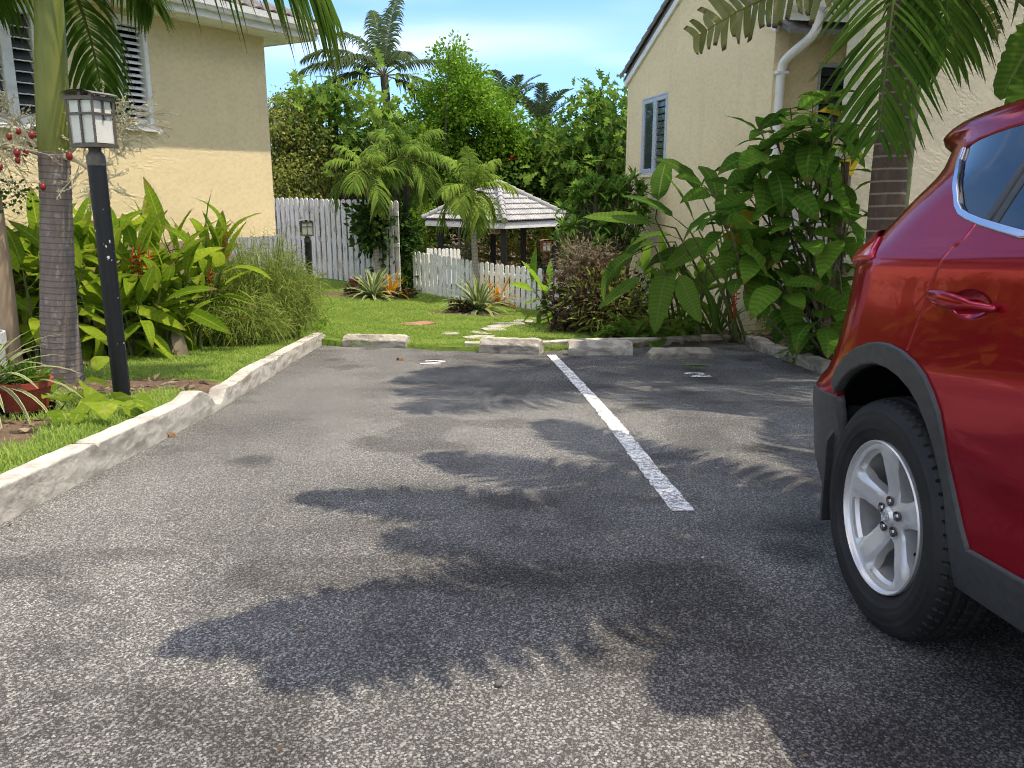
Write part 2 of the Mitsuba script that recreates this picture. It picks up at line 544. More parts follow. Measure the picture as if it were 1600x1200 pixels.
kerb('kerb', [(float(kerb_x(y)) - .055, y) for y in yk], .13, hk, lambda x, y: asph(x, y), 'kerb_concrete', 3, .0045)
lab('kerb', 'pale chipped concrete kerb with a broken gap along the left lawn', 'kerb')
p0, p1, p2 = gnd(727, 539), gnd(850, 541), gnd(1136, 536)
kb = [(p0[0], p0[1] - .1), (p1[0], 10.42), (2.0, 10.95), (3.02, 11.42)]
kerb('kerb_001', kb, .13, lambda s: np.full_like(s, .115) + .02 * (meshkit.fbm(np.c_[s * 2, s * 0 + 4, s * 0]) - .5) - .02 * sst(.9, 0, s), lambda x, y: asph(x, y), 'stop_concrete', 11, .008)
lab('kerb_001', 'low grey concrete kerb behind the wheel stops at the back of the bays', 'kerb')
kerb('kerb_002', [(3.27, 11.3), (3.22, 10.0), (3.2, 8.6), (3.16, 7.4), (3.22, 6.6)], .17, lambda s: np.full_like(s, .12) + .04 * (meshkit.fbm(np.c_[s * 1.7, s * 0 + 8, s * 0]) - .5), lambda x, y: asph(x, y), 'mossy_concrete', 21, .014)
lab('kerb_002', 'uneven mossy concrete kerb edging the shaded right bed', 'kerb')


# ---------------------------------------------------------------- wheel stops
def wheel_stop(key, pa, pb, H, D, bsdf, seed, label, chip=0.0):
    pa, pb = np.asarray(pa[:2]), np.asarray(pb[:2])
    L = np.linalg.norm(pb - pa)
    prof = Polygon([(0, 0), (0, H * .55), (D * .28, H * .97), (D * .34, H), (D * .72, H), (D * .8, H * .96), (D, H * .5), (D, 0)])
    m = m3.Manifold(m3.Mesh(*(lambda e: (np.asarray(e.vertices, np.float32), np.asarray(e.faces, np.uint32)))(extrude(prof, L)))).refine_to_length(.022)
    q = m.to_mesh()
    v = np.array(q.vert_properties[:, :3], float)
    u = v[:, 2].copy()
    e = np.minimum(u, L - u)
    v[:, 1] *= 1 - .12 * sst(.05, 0, e)
    n1 = meshkit.fbm(v * 12 + seed) - .5
    n2 = meshkit.fbm(v * 40 + seed + 5) - .5
    cx = D / 2
    v[:, 0] += (v[:, 0] - cx) / D * (n1 * .05 + n2 * .03)
    v[:, 1] += (n1 * .020 + n2 * .014) * (v[:, 1] > .01)
    if chip:
        v[:, 1] -= chip * H * sst(.5, .75, meshkit.noise(v * np.array([6, 6, 9]) + seed)) * (v[:, 1] > H * .4)
    t = nrm(np.r_[pb - pa, 0])
    back = np.array([-t[1], t[0], 0])
    o = np.r_[pa, 0]
    P = o + u[:, None] * t + v[:, :1] * back
    P[:, 2] = asph(P[:, 0], P[:, 1]) + v[:, 1] - .004
    put(key, trimesh.Trimesh(P, np.array(q.tri_verts), process=False), bsdf, 38)
    lab(key, label, 'wheel stop', 'concrete wheel stops at the end of the bays')


G = lambda x, y: gnd(x, y, asph)
wheel_stop('wheel_stop', G(535, 542), G(634, 544), .17, .21, 'stop_concrete', 1, 'leftmost concrete wheel stop, dark stained front, at the edge of the lawn')
wheel_stop('wheel_stop_001', G(748, 551), G(842, 554), .19, .23, 'stop_concrete', 7, 'mottled concrete wheel stop just left of the white line')
wheel_stop('wheel_stop_002', G(889, 556), G(989, 556), .18, .25, 'stop_concrete', 15, 'pale sunlit concrete wheel stop just right of the white line')
wheel_stop('wheel_stop_003', G(1017, 561), G(1116, 560), .12, .27, 'mossy_concrete', 23, 'low worn concrete wheel stop in shade near the right bed', .3)


# ---------------------------------------------------------------- stepping stones and slabs let into the lawn
def flat_stone(key, px, py, w, d, bsdf, seed, label, cat='stepping stone', group='stepping stones across the lawn', ang=0.0):
    r = np.random.default_rng(seed)
    c = gnd(px, py)
    a = np.sort(r.uniform(0, 2 * math.pi, 9))
    pts = np.stack([np.cos(a) * w / 2, np.sin(a) * d / 2], 1) * r.uniform(.85, 1.12, (9, 1))
    poly = Polygon(pts).convex_hull.buffer(.02)
    m = noisy(extrude(poly, .05), .006, 14, seed)
    R = rotz(ang)
    M = mat(c) @ R
    M[2, 3] = float(ground_z(c[0], c[1])) - .028
    M[2, 0], M[2, 1] = 0, -.012 if c[1] > 11 else -SLOPE
    put(key, m, bsdf, False, None, M)
    lab(key, label, cat, group)


for i, (px, py, w, d) in enumerate([(844, 499, .34, .3), (818, 503, .36, .3), (797, 507, .52, .34), (778, 512, .36, .3), (770, 517, .38, .3), (758, 521, .38, .32), (749, 528, .42, .32)]):
    flat_stone(uniq('stepping_stone'), px, py, w, d, 'slab_stone', 40 + i, ['farthest stepping stone of the row, next to the speckled shrub', 'second stepping stone from the far end of the row', 'largest stepping stone, third from the far end of the row', 'small middle stepping stone, fourth in the row from either end', 'stepping stone just behind the middle one, third from the near end of the row', 'stepping stone second from the near end of the row', 'nearest stepping stone of the row, just behind the second wheel stop'][i])
flat_stone('paving_slab', 655, 507, .58, .42, 'brick_slab', 71, 'brownish red slab lying in the middle of the lawn', 'slab', None)
flat_stone(uniq('stepping_stone'), 702, 523, .24, .22, 'slab_stone', 72, 'lone small pale stone in the lawn left of the stepping stone row', 'stepping stone', None)

# pebbles, leaf litter and dirt on the asphalt
peb = trimesh.creation.icosphere(subdivisions=1)
mb = MB()
for k in range(420):
    x, y = rng.uniform(-2.0, 2.6), abs(rng.normal(1.2, 3.4)) + 1.1
    if y > 9.5 or (x > 1.0 and y < 3.4): continue
    s = rng.uniform(.0022, .0055)
    v = peb.vertices * s * rng.uniform(.6, 1.25, (1, 3)) * (1 + .2 * rng.normal(size=(len(peb.vertices), 1)).clip(-1, 1))
    mb.add(v + [x, y, float(yard_z(x, y)) + s * .3], peb.faces)
scene['pebble'] = plain(proc(lambda p, n, uv: mix((.12, .115, .11), (.46, .44, .4), cell_rand(dr.floor(p.x * 40), dr.floor(p.y * 40), 1))), .9, .2)
mb.put('loose_gravel', 'pebble')
lab('loose_gravel', 'loose grit and small stones scattered over the asphalt', 'gravel', kind='stuff')
c = gnd(779, 1071, asph)
put('stone', noisy(trimesh.Trimesh(peb.vertices * [.013, .012, .009] + [c[0], c[1], float(yard_z(c[0], c[1])) + .006], peb.faces), .003, 80), plain((.10, .095, .09), .9), 40)
lab('stone', 'single dark pebble lying on the sunlit asphalt in the foreground', 'stone')
scene['dead_leaf'] = plain(proc(lambda p, n, uv: mix((.16, .07, .03), (.30, .19, .09), fbm(p.x * 30, p.y * 30, 1, 2))), .85, .2)
for i, (px, py, s) in enumerate([(625, 563, .10), (268, 682, .06), (360, 625, .06)]):
    c = gnd(px, py, asph)
    g = np.linspace(-1, 1, 7)
    X, Y = np.meshgrid(g, g, indexing='ij')
    r = np.maximum(np.abs(X), np.abs(Y)) / np.maximum(np.hypot(X, Y), 1e-6)
    W = np.stack([X * r * s * .5, Y * r * s * .3, .02 * np.sin(X * 3 + i) * np.cos(Y * 2.5) + .02], -1).reshape(-1, 3)
    k, l = np.meshgrid(np.arange(6), np.arange(6), indexing='ij')
    qq = np.stack([k * 7 + l, (k + 1) * 7 + l, (k + 1) * 7 + l + 1, k * 7 + l + 1], -1).reshape(-1, 4)
    key = uniq('fallen_leaf')
    put(key, (W + [c[0], c[1], float(yard_z(c[0], c[1]))], qq), 'dead_leaf', True)
    lab(key, ['curled dry brown leaf on the asphalt in front of the leftmost wheel stop', 'small dry leaf on the asphalt at the foot of the left kerb, near the camera', 'small dry leaf on the asphalt at the foot of the left kerb, near the notch'][i], 'leaf')

# crumbs of bark, leaf bits and grit swept against the kerb and lying about the yard
deb = MB()
bit = np.array([(0, 0, 0), (.5, .35, .08), (0, 1, .03), (-.45, .5, .12)])
for k in range(260):
    if k < 150:
        y = rng.uniform(1.0, 10.6)
        x = float(kerb_x(y)) + .02 + abs(rng.normal(0, .10))
    else:
        x, y = rng.uniform(-1.8, 2.8), rng.uniform(1.4, 9.5)
        if x > .9 and y < 3.6: continue
    s = rng.uniform(.008, .022)
    a = rng.uniform(0, 6.28)
    v = bit * s
    v = v @ rotz(a)[:3, :3].T @ rotx(rng.normal(0, .25))[:3, :3].T
    deb.add(v + [x, y, float(yard_z(x, y)) + .004], [[0, 1, 2], [0, 2, 3]])
deb.put('dry_debris', tw({'type': 'diffuse', 'reflectance': proc(lambda p, n, uv: mix((.05, .035, .025), (.24, .18, .11), cell_rand(dr.floor(p.x * 60), dr.floor(p.y * 60), 3)))}))
lab('dry_debris', 'dry leaf crumbs and bits of bark along the kerb and over the asphalt', 'leaf litter', kind='stuff')

# ---------------------------------------------------------------- building materials
def stucco_fn(a, b):
    def fn(p, n, uv):
        q = fbm(p.x * 24 + p.y * 9, p.y * 17, p.z * 26, 3)
        d = fbm(p.x * .9, p.y * .9, p.z * 1.4, 3)
        c = mix(a, b, smoothstep(.35, .75, q) * .55)
        c = c * (.93 + .14 * d)
        run = smoothstep(.56, .76, fbm(p.x * 5 + p.y * 5, 3.0, p.z * .5, 3)) * .07
        return mix(c, (.30, .25, .16), run)
    return fn


def stucco_h(p, n, uv):
    a = noise(p.x * 46, p.y * 46, p.z * 46) * .6 + noise(p.x * 92 + 9, p.y * 92, p.z * 92) * .4
    return smoothstep(.40, .62, a) + .35 * noise(p.x * 21, p.y * 21, p.z * 21)


scene['stucco'] = plain(proc(stucco_fn((.79, .67, .42), (.69, .56, .34))), .9, .2, stucco_h, .0075, 2e-3)
scene['stucco_coarse'] = plain(proc(stucco_fn((.74, .67, .50), (.64, .57, .41))), .9, .2, stucco_h, .009, 2e-3)


def trim_col(p, n, uv):
    return mix((.74, .74, .72), (.52, .51, .48), smoothstep(.5, .8, fbm(p.x * 7, p.y * 7, p.z * 9, 4)) * .6)


scene['white_trim'] = plain(proc(trim_col), .5, .4)
scene['grey_trim'] = plain((.42, .46, .52), .4, .5)
scene['louvre_white'] = plain((.74, .75, .75), .4, .5)
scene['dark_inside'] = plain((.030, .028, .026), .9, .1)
scene['glass'] = {'type': 'thindielectric', 'int_ior': 1.52}
scene['louvre_glass'] = plain((.045, .05, .055), .08, .6)
scene['shade_cloth'] = plain((.35, .36, .36), .8, .2)


def tile_col(p, n, uv):
    a = fbm(p.x * 4, p.y * 4, p.z * 4, 3)
    b = fbm(p.x * 30, p.y * 30, p.z * 30, 3)
    w = cell_rand(dr.floor(uv.x * 1), 4, 2)
    return mix((.25, .254, .258), (.44, .444, .45), dr.clip(.25 + .5 * w + .7 * (b - .5) + .5 * (a - .5), 0, 1))


scene['roof_tile'] = plain(proc(tile_col), .85, .2)
scene['dark_tile'] = plain(proc(lambda p, n, uv: mix((.12, .115, .115), (.22, .21, .205), fbm(p.x * 12, p.y * 12, p.z * 12, 4))), .8, .25)


class Wall:
    """an upright plane: origin, horizontal direction, outward normal; a = metres along it"""

    def __init__(self, o, d, n):
        self.o, self.d, self.n = np.array([o[0], o[1], 0.]), nrm([d[0], d[1], 0]), nrm([n[0], n[1], 0])

    def hit(self, px, py, off=0.0):
        r = ray(px, py)
        t = ((self.o + self.n * off - CAM) @ self.n) / (r @ self.n)
        p = CAM + r * t - self.o
        return p @ self.d, p[2]

    def p(self, a, z, off=0.0):
        q = self.o + self.d * a + self.n * off
        return np.array([q[0], q[1], z])

    def M(self, a=0, z=0, off=0.0):
        """local x along the wall, y up, z out of the wall (right-handed by flipping x where needed)"""
        M = np.eye(4)
        M[:3, 0], M[:3, 1], M[:3, 2], M[:3, 3] = self.d, [0, 0, 1], self.n, self.p(a, z, off)
        return M

    def box(self, mb, a0, a1, z0, z1, o0, o1, c=0.0):
        size = (abs(a1 - a0), abs(z1 - z0), abs(o1 - o0))
        b = cbox(size, c) if c else trimesh.creation.box(size)
        M = self.M((a0 + a1) / 2, (z0 + z1) / 2, (o0 + o1) / 2)
        f = b.faces if np.linalg.det(M[:3, :3]) > 0 else b.faces[:, ::-1]
        mb.add(b.vertices, f, None, M)
        return mb

    def part(self, key, bsdf, *args, c=.006):
        mb = MB()
        self.box(mb, *args, c=c)
        mb.put(key, bsdf)

    def panel(self, mb, poly, o0, o1, step=None):
        m = extrude(poly, o1 - o0)
        M = self.M(0, 0, o0)
        f = m.faces if np.linalg.det(M[:3, :3]) > 0 else m.faces[:, ::-1]
        mb.add(m.vertices, f, None, M)


def frame_parts(w, key, a0, a1, z0, z1, o, bar, bsdf, depth=.07):
    """a window frame: four bars butted end to end"""
    mb = MB()
    w.box(mb, a0, a1, z1 - bar, z1, o - depth, o, .006)
    w.box(mb, a0, a1, z0, z0 + bar, o - depth, o, .006)
    w.box(mb, a0, a0 + bar, z0 + bar, z1 - bar, o - depth, o, .006)
    w.box(mb, a1 - bar, a1, z0 + bar, z1 - bar, o - depth, o, .006)
    mb.put(key, bsdf)


def slats(w, key, a0, a1, z0, z1, n, o, bsdf, tilt, wid, th=.008):
    for k in range(n):
        z = z0 + (k + .5) * (z1 - z0) / n
        b = cbox((abs(a1 - a0) - .012, th, wid), .003)
        M = w.M((a0 + a1) / 2, z, o) @ rotx(tilt)
        f = b.faces if np.linalg.det(M[:3, :3]) > 0 else b.faces[:, ::-1]
        mb = MB().add(b.vertices, f, None, M)
        mb.put(f'{key}__slat' + (f'_{k:03d}' if k else ''), bsdf)


# ---------------------------------------------------------------- left house
H = 'beige_house'
W1 = Wall((-3.378, 12.0), (-.512, -.859), (.859, -.512))
zb = W1.hit(300, 376)[1]
OV = .50
zg = W1.hit(300, 21, OV)[1]                      # underside of the eave
wins = []
a1, z1 = W1.hit(241, 201)
a0, zt = W1.hit(172, 26)
B = (a1, a0, z1, zt)                               # slatted window beside the palm
a1c, zc0 = W1.hit(76, 191)
A = (a1c, a1c + 1.35, W1.hit(10, 193)[1], W1.hit(30, 6)[1])
poly = sbox(0, zb, 6.5, zg + .2)
for (p, q_, r, s) in (A, B):
    poly = poly.difference(sbox(min(p, q_), r, max(p, q_), s))
mb = MB()
W1.panel(mb, poly, -.18, 0)
mb.put(f'{H}__wall', 'stucco')
mb = MB()                                            # the other walls and the floor, closing the box
W1.box(mb, -.0, .18, zb, zg + .2, -6.5, -.18)
W1.box(mb, 6.3, 6.5, zb, zg + .2, -6.5, -.18)
W1.box(mb, 0, 6.5, zb, zg + .2, -6.7, -6.5)
mb.put(f'{H}__wall_001', 'stucco')
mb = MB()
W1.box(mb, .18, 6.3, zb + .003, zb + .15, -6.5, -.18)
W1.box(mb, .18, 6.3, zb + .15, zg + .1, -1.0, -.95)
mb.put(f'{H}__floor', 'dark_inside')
mb = MB()                                            # set-back base under the overhanging storey
W1.box(mb, 2.3, 6.2, zb - 1.6, zb, -6, -.75)
mb.put(f'{H}__base', 'stucco_coarse')
# eave: soffit, fascia, gutter, roof
mb = MB()
W1.box(mb, -OV, 7, zg + .003, zg + .03, .003, OV - .02)
W1.box(mb, -OV, -.003, zg + .003, zg + .03, -6.5, .003)
mb.put(f'{H}__soffit', 'white_trim')
mb = MB()
W1.box(mb, -OV, 7, zg - .01, zg + .15, OV - .02, OV + .005, .004)
W1.box(mb, -OV - .02, -OV + .005, zg - .01, zg + .15, -6.5, OV - .02, .004)
mb.put(f'{H}__fascia', 'white_trim')


def gutter_prof(s=1.0):
    return Polygon([(0, 0), (.075, 0), (.095, .035), (.11, .045), (.115, .09), (.12, .12), (.108, .12), (.103, .09), (.098, .055), (.08, .045), (.066, .012), (.006, .012), (.006, .12), (0, .12)])


def gutter(w, key, a0, a1, z, off, bsdf):
    m = extrude(gutter_prof(), abs(a1 - a0))
    v = m.vertices
    P = w.p(0, 0)[None] + v[:, 2:] * w.d + min(a0, a1) * w.d + (off + v[:, :1]) * w.n
    P[:, 2] = z + v[:, 1]
    f = m.faces
    mm = trimesh.Trimesh(P, f, process=False)
    if mm.volume < 0:
        mm.invert()
    put(key, mm, bsdf, 30)


gutter(W1, f'{H}__gutter', -OV - .12, 7, zg + .07, OV + .007, 'white_trim')
mb = MB()
pts = [W1.p(-OV, zg + .17, OV + .03), W1.p(7, zg + .17, OV + .03), W1.p(7, zg + .17 + 1.8, OV - 3.6), W1.p(3.2, zg + .17 + 1.8, OV - 3.6)]
pts2 = [W1.p(-OV, zg + .17, OV + .03), W1.p(3.2, zg + .17 + 1.8, OV - 3.6), W1.p(-OV, zg + .17, -7.0)]
pts3 = [W1.p(7, zg + .17, OV + .03), W1.p(7, zg + .17, -7), W1.p(7, zg + 1.97, OV - 3.6)]
pts4 = [W1.p(-OV, zg + .17, -7.0), W1.p(3.2, zg + 1.97, OV - 3.6), W1.p(7, zg + 1.97, OV - 3.6), W1.p(7, zg + .17, -7)]
for P in (pts, pts4):
    mb.add(P, [[0, 1, 2], [0, 2, 3]])
for P in (pts2, pts3):
    mb.add(P, [[0, 1, 2]])
mb.put(f'{H}__roof', tw({'type': 'diffuse', 'reflectance': {'type': 'rgb', 'value': [.16, .13, .12]}}))
# eave course of barrel tiles, one by one
arc = np.linspace(0, math.pi, 7)
tp = Polygon([(.10 * math.cos(t), .075 * math.sin(t)) for t in arc] + [(.082 * math.cos(t), .057 * math.sin(t)) for t in arc[::-1]])
up_dir = nrm(-W1.n * 3.63 + np.array([0, 0, 1.8]))
tile = extrude(tp, .42)
for k in range(24):
    a = -OV + .12 + k * .245
    M = np.eye(4)
    M[:3, 0], M[:3, 2] = W1.d, up_dir
    M[:3, 1] = np.cross(up_dir, W1.d)
    M[:3, 3] = W1.p(a, zg + .165, OV + .07)
    if M[2, 1] < 0: M[:3, 1] *= -1
    f = tile.faces if np.linalg.det(M[:3, :3]) > 0 else tile.faces[:, ::-1]
    MB().add(tile.vertices, f, None, M).put(f'{H}__roof__tile' + (f'_{k:03d}' if k else ''), 'dark_tile')
# window with white slats
lo, hi = min(B[:2]), max(B[:2])
frame_parts(W1, f'{H}__window', lo + .002, hi - .002, B[2] + .002, B[3] - .002, .03, .055, 'white_trim', .12)
slats(W1, f'{H}__window', lo + .06, hi - .06, B[2] + .06, B[3] - .06, 15, -.045, 'louvre_white', math.radians(32), .080)
W1.part(f'{H}__window__sill', 'white_trim', lo - .06, hi + .05, B[2] - .045, B[2], .003, .075)
W1.part(f'{H}__window__head', 'white_trim', lo - .03, hi + .04, B[3], B[3] + .035, .003, .05)
# window with dark glass slats, two lights
lo, hi = min(A[:2]), max(A[:2])
k1 = f'{H}__window_001'
frame_parts(W1, k1, lo + .002, hi - .002, A[2] + .002, A[3] - .002, .03, .08, 'white_trim', .12)
amid = W1.hit(12, 100)[0]
W1.part(f'{k1}__mullion', 'white_trim', amid - .055, amid + .055, A[2] + .083, A[3] - .083, -.085, .028)
nsl = 0
for (u0, u1) in ((lo + .085, amid - .06), (amid + .06, hi - .085)):
    for k in range(9):
        z = A[2] + .1 + (k + .5) * (A[3] - A[2] - .2) / 9
        for nm, th, bs, zo in (('slat', .006, 'louvre_glass', 0), ):
            b = cbox((abs(u1 - u0) - .012, th, .14), .002)
            M = W1.M((u0 + u1) / 2, z, -.04) @ rotx(math.radians(58))
            f = b.faces if np.linalg.det(M[:3, :3]) > 0 else b.faces[:, ::-1]
            mb = MB().add(b.vertices, f, None, M)
            b2 = cbox((abs(u1 - u0) - .010, .011, .012), .002)
            b2.apply_translation([0, 0, .077])
            mb.put(f'{k1}__slat' + (f'_{nsl:03d}' if nsl else ''), bs)
            f2 = b2.faces if np.linalg.det(M[:3, :3]) > 0 else b2.faces[:, ::-1]
            MB().add(b2.vertices, f2, None, M).put(f'{k1}__slat_edge' + (f'_{nsl:03d}' if nsl else ''), 'louvre_white')
        nsl += 1
W1.part(f'{k1}__sill', 'white_trim', lo - .05, hi + .05, A[2] - .05, A[2], .003, .075)
lab(H, 'beige stucco house on the left with white slatted windows and a white gutter', 'house')

# ---------------------------------------------------------------- right house: gable wing, recessed wall, near wall
H = 'gabled_house'
N = np.array([3.58, 12.0])
W2 = Wall(N, (-.189, .982), (-.982, -.189))
ze = W2.hit(978, 127)[1]
Lg = 6.2
apk, zpk = 2.75, ze + 1.35
aw0, zw0 = W2.hit(1039, 272)
aw1, zw1 = W2.hit(1005, 148)
poly = Polygon([(0, -1.6), (Lg, -1.6), (Lg, ze), (apk, zpk), (0, ze)])
zc = W2.hit(1040, 144)[1]
poly = poly.difference(sbox(min(aw0, aw1), zw0, max(aw0, aw1), zc))
mb = MB()
W2.panel(mb, poly, -.2, 0)
W2.box(mb, Lg - .2, Lg, -1.6, ze, -6, -.2)
mb.put(f'{H}__wall', 'stucco')
mb = MB()
W2.box(mb, 2.0, Lg - .25, -.8, ze - .1, -1.3, -1.25)
W2.box(mb, 2.0, Lg - .25, ze - .1, ze - .05, -1.3, -.2)
W2.box(mb, 1.9, 2.0, -.8, ze, -1.3, -.2)
mb.put(f'{H}__room', 'shade_cloth')
lo, hi = min(aw0, aw1), max(aw0, aw1)
md = (lo + hi) / 2 - .02
nwin = 0
frame_parts(W2, f'{H}__window', lo + .002, hi - .002, zw0 + .002, zc - .002, .01, .035, 'grey_trim', .12)
for (u0, u1) in ((lo + .04, md - .008), (md + .008, hi - .04)):
    sfx = f'_{nwin:03d}' if nwin else ''
    frame_parts(W2, f'{H}__window__casement' + sfx, u0, u1, zw0 + .04, zc - .04, .006, .075, 'grey_trim', .05)
    if nwin:
        mb = MB()
        W2.box(mb, u0 + .07, u1 - .07, zw0 + .11, zc - .11, -.024, -.020)
        mb.put(f'{H}__window__pane', 'pane_mirror')
    else:                                             # glass slats, tipped so that they mirror the sky
        slats(W2, f'{H}__window', u0 + .07, u1 - .07, zw0 + .11, zc - .11, 10, -.03, 'pane_mirror', math.radians(76), (zc - zw0 - .22) / 10 * .98, .005)
    nwin += 1
W2.part(f'{H}__window__sill', 'stucco', lo - .02, hi + .02, zw0 - .05, zw0, .003, .04)
# rake: fascia board and barrel tiles one by one, plus the two roof slopes
dirL = nrm(np.array([Lg - apk, ze - zpk]))
for (ae, sgn, nm) in ((Lg, 1, 'fascia'), (0.0, -1, 'fascia_001')):
    e0, e1 = np.array([apk, zpk + .01]), np.array([ae + sgn * .12, ze + .01 - .12 * 1.35 / (Lg - apk)])
    t = nrm(e1 - e0)
    nr = np.array([-t[1], t[0]])
    nr = nr if nr[1] > 0 else -nr
    mb = MB()
    W2.panel(mb, Polygon([e0 - nr * .10, e1 - nr * .10, e1 + nr * .06, e0 + nr * .06]), .003, .05)
    mb.put(f'{H}__{nm}', 'white_trim')
mb = MB()
r_ = lambda a, z, o: W2.p(a, z, o)
th = .09
for (ae, sgn) in ((Lg + .14, 1), (-.5, -1)):
    s_ = 1.35 / (Lg - apk) if sgn > 0 else 1.35 / apk
    zz = zpk - abs(ae - apk) * s_
    top = [r_(apk, zpk + th, .06), r_(ae, zz + th, .06), r_(ae, zz + th, -7), r_(apk, zpk + th, -7)]
    bot = [p - [0, 0, .06] for p in top]
    mb.add(top + bot, [[0, 1, 2, 3], [4, 7, 6, 5], [0, 4, 5, 1], [1, 5, 6, 2], [2, 6, 7, 3], [3, 7, 4, 0]])
mb.put(f'{H}__roof', 'dark_tile')
L1 = math.hypot(Lg + .14 - apk, (Lg + .14 - apk) * 1.35 / (Lg - apk))
tl = np.array([1, -1.35 / (Lg - apk)])
tl = tl / np.linalg.norm(tl)
nt = 0
rake_tile = extrude(Polygon([(.105 * math.cos(t), .10 * math.sin(t)) for t in np.linspace(-.5, math.pi + .5, 11)] + [(.085 * math.cos(t), .08 * math.sin(t)) for t in np.linspace(math.pi + .5, -.5, 11)]), .42)
v0 = np.array(rake_tile.vertices)
v0[:, :2] *= (1 + .10 * (v0[:, 2:] / .42 - .5))
n_rk = int(L1 / .345)
for k in range(n_rk + 1):
    s = L1 - .40 - k * .345
    if s < -.1: break
    c_ = np.array([apk, zpk]) + tl * s
    M = np.eye(4)
    ax = W2.d * tl[0] + np.array([0, 0, tl[1]])
    upv = nrm(np.cross(ax, W2.n)); upv = upv if upv[2] > 0 else -upv
    M[:3, 2], M[:3, 1] = nrm(ax + upv * .05), upv
    M[:3, 0] = np.cross(M[:3, 1], M[:3, 2])
    M[:3, 3] = W2.p(c_[0], c_[1] + .13, .03)
    MB().add(v0, rake_tile.faces, None, M).put(f'{H}__roof__tile' + (f'_{nt:03d}' if nt else ''), 'dark_tile', 40)
    nt += 1
# recessed wall, facing the yard, under its own eave
W3 = Wall(N, (.982, .189), (.189, -.982))
r0, rz0 = W3.hit(1277, 168)
r1, rz1 = W3.hit(1336, 98)
poly = sbox(.2, -1.6, 5, ze + .15).difference(sbox(r0, rz0 - .25, r0 + .95, rz1))
mb = MB()
W3.panel(mb, poly, -.25, -.05)
mb.put(f'{H}__wall_001', 'stucco')
frame_parts(W3, f'{H}__window_001', r0 + .002, r0 + .948, rz0 - .248, rz1 - .002, -.06, .055, 'grey_trim', .09)
slats(W3, f'{H}__window_001', r0 + .06, r0 + .89, rz0 - .19, rz1 - .06, 6, -.11, 'louvre_glass', math.radians(62), .125, .006)
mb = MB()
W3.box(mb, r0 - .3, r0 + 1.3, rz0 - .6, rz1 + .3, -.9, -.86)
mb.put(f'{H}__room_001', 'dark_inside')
eo = .52
mb = MB()
W3.box(mb, .05, 5, ze + .02, ze + .04, -.047, eo - .02)
W3.box(mb, -.13, 5, ze - .06, ze + .12, eo - .02, eo, .004)
W3.box(mb, -.17, -.13, ze - .06, ze + .12, .06, eo, .004)
mb.put(f'{H}__soffit', 'white_trim')
gutter(W3, f'{H}__gutter', -.14, 5, ze + .045, eo + .003, 'white_trim')
# downspout: outlet, double bend, straight leader with clips
pz = W3.hit(1207, 85, .05)
pts = [W3.p(.28, ze + .06, eo + .06), W3.p(.28, ze - .16, eo + .05), W3.p(.24, ze - .26, eo - .02), W3.p(.13, ze - .44, .16), W3.p(.10, ze - .54, .03), W3.p(.10, ze - 1.2, .03), W3.p(.10, -1.0, .03)]
dense = []
for i in range(len(pts) - 1):
    for t in np.linspace(0, 1, 6, endpoint=False):
        dense.append(pts[i] * (1 - t) + pts[i + 1] * t)
dense.append(pts[-1])
dense = np.array(dense)
k_ = np.ones(5) / 5
sm = np.stack([np.convolve(np.pad(dense[:, i], 2, 'edge'), k_, 'valid') for i in range(3)], 1)
mb = MB()
mb.tube(sm, .062, 12)
mb.put(f'{H}__downspout', 'white_trim', 40)
W3.part(f'{H}__downspout__clip', 'white_trim', .01, .19, ze - .66, ze - .62, -.047, .10)
# white louvred door low on the recessed wall, half hidden by the shrub
d0, dz1 = W3.hit(1240, 205, -.05)
mb = MB()
d1 = d0 + .95
W3.box(mb, d0, d1, -1.5, rz0 - .55, -.047, -.01, .006)
mb.put(f'{H}__door', 'white_trim')
for k in range(9):
    z = -.9 + k * .18
    W3.part(f'{H}__door__slat' + (f'_{k:03d}' if k else ''), 'louvre_white', d0 + .08, d1 - .08, z, z + .13, -.009, .006)
# near wall with coarse stucco
K = at(1337, 200, 8.9)
W4 = Wall(K[:2], (.985, .17), (.17, -.985))
mb = MB()
W4.box(mb, 0, 7, -1.6, 6.0, -.3, 0)
pl_ = Polygon([(.02, -.3), (.3, -.3), (2.6, -3.6), (2.3, -3.6)])
P_ = np.array([W4.p(a, z, o) for z in (-1.6, 6.0) for a, o in list(pl_.exterior.coords)[:4]])
mb.add(P_, [[0, 1, 5, 4], [1, 2, 6, 5], [2, 3, 7, 6], [3, 0, 4, 7], [4, 5, 6, 7]])
mb.put(f'{H}__wall_002', 'stucco_coarse')
lab(H, 'beige stucco house on the right with a tiled gable and white downspout', 'house')
a_, z_ = W4.hit(1317, 255, 0)
st = W4.p(.0, 0, .03)
mb = MB()
mb.box((0, 0, 0), (.055, .03, 1.9))
put('wooden_stake', noisy(trimesh.creation.box((.07, .05, 1.75)).subdivide().subdivide(), .008, 9), plain(proc(lambda p, n, uv: mix((.10, .07, .05), (.22, .17, .12), fbm(p.x * 60, p.y * 60, p.z * 4, 3))), .9), False, None, mat(at(1317, 255, 8.7) - [0, 0, .86]) @ roty(.03))
lab('wooden_stake', 'weathered brown wooden stake standing against the coarse near wall beside the big shrub', 'stake')
scene['pane_mirror'] = plain((.03, .04, .045), .03, .9, clearcoat=1.0, clearcoat_gloss=1.0)

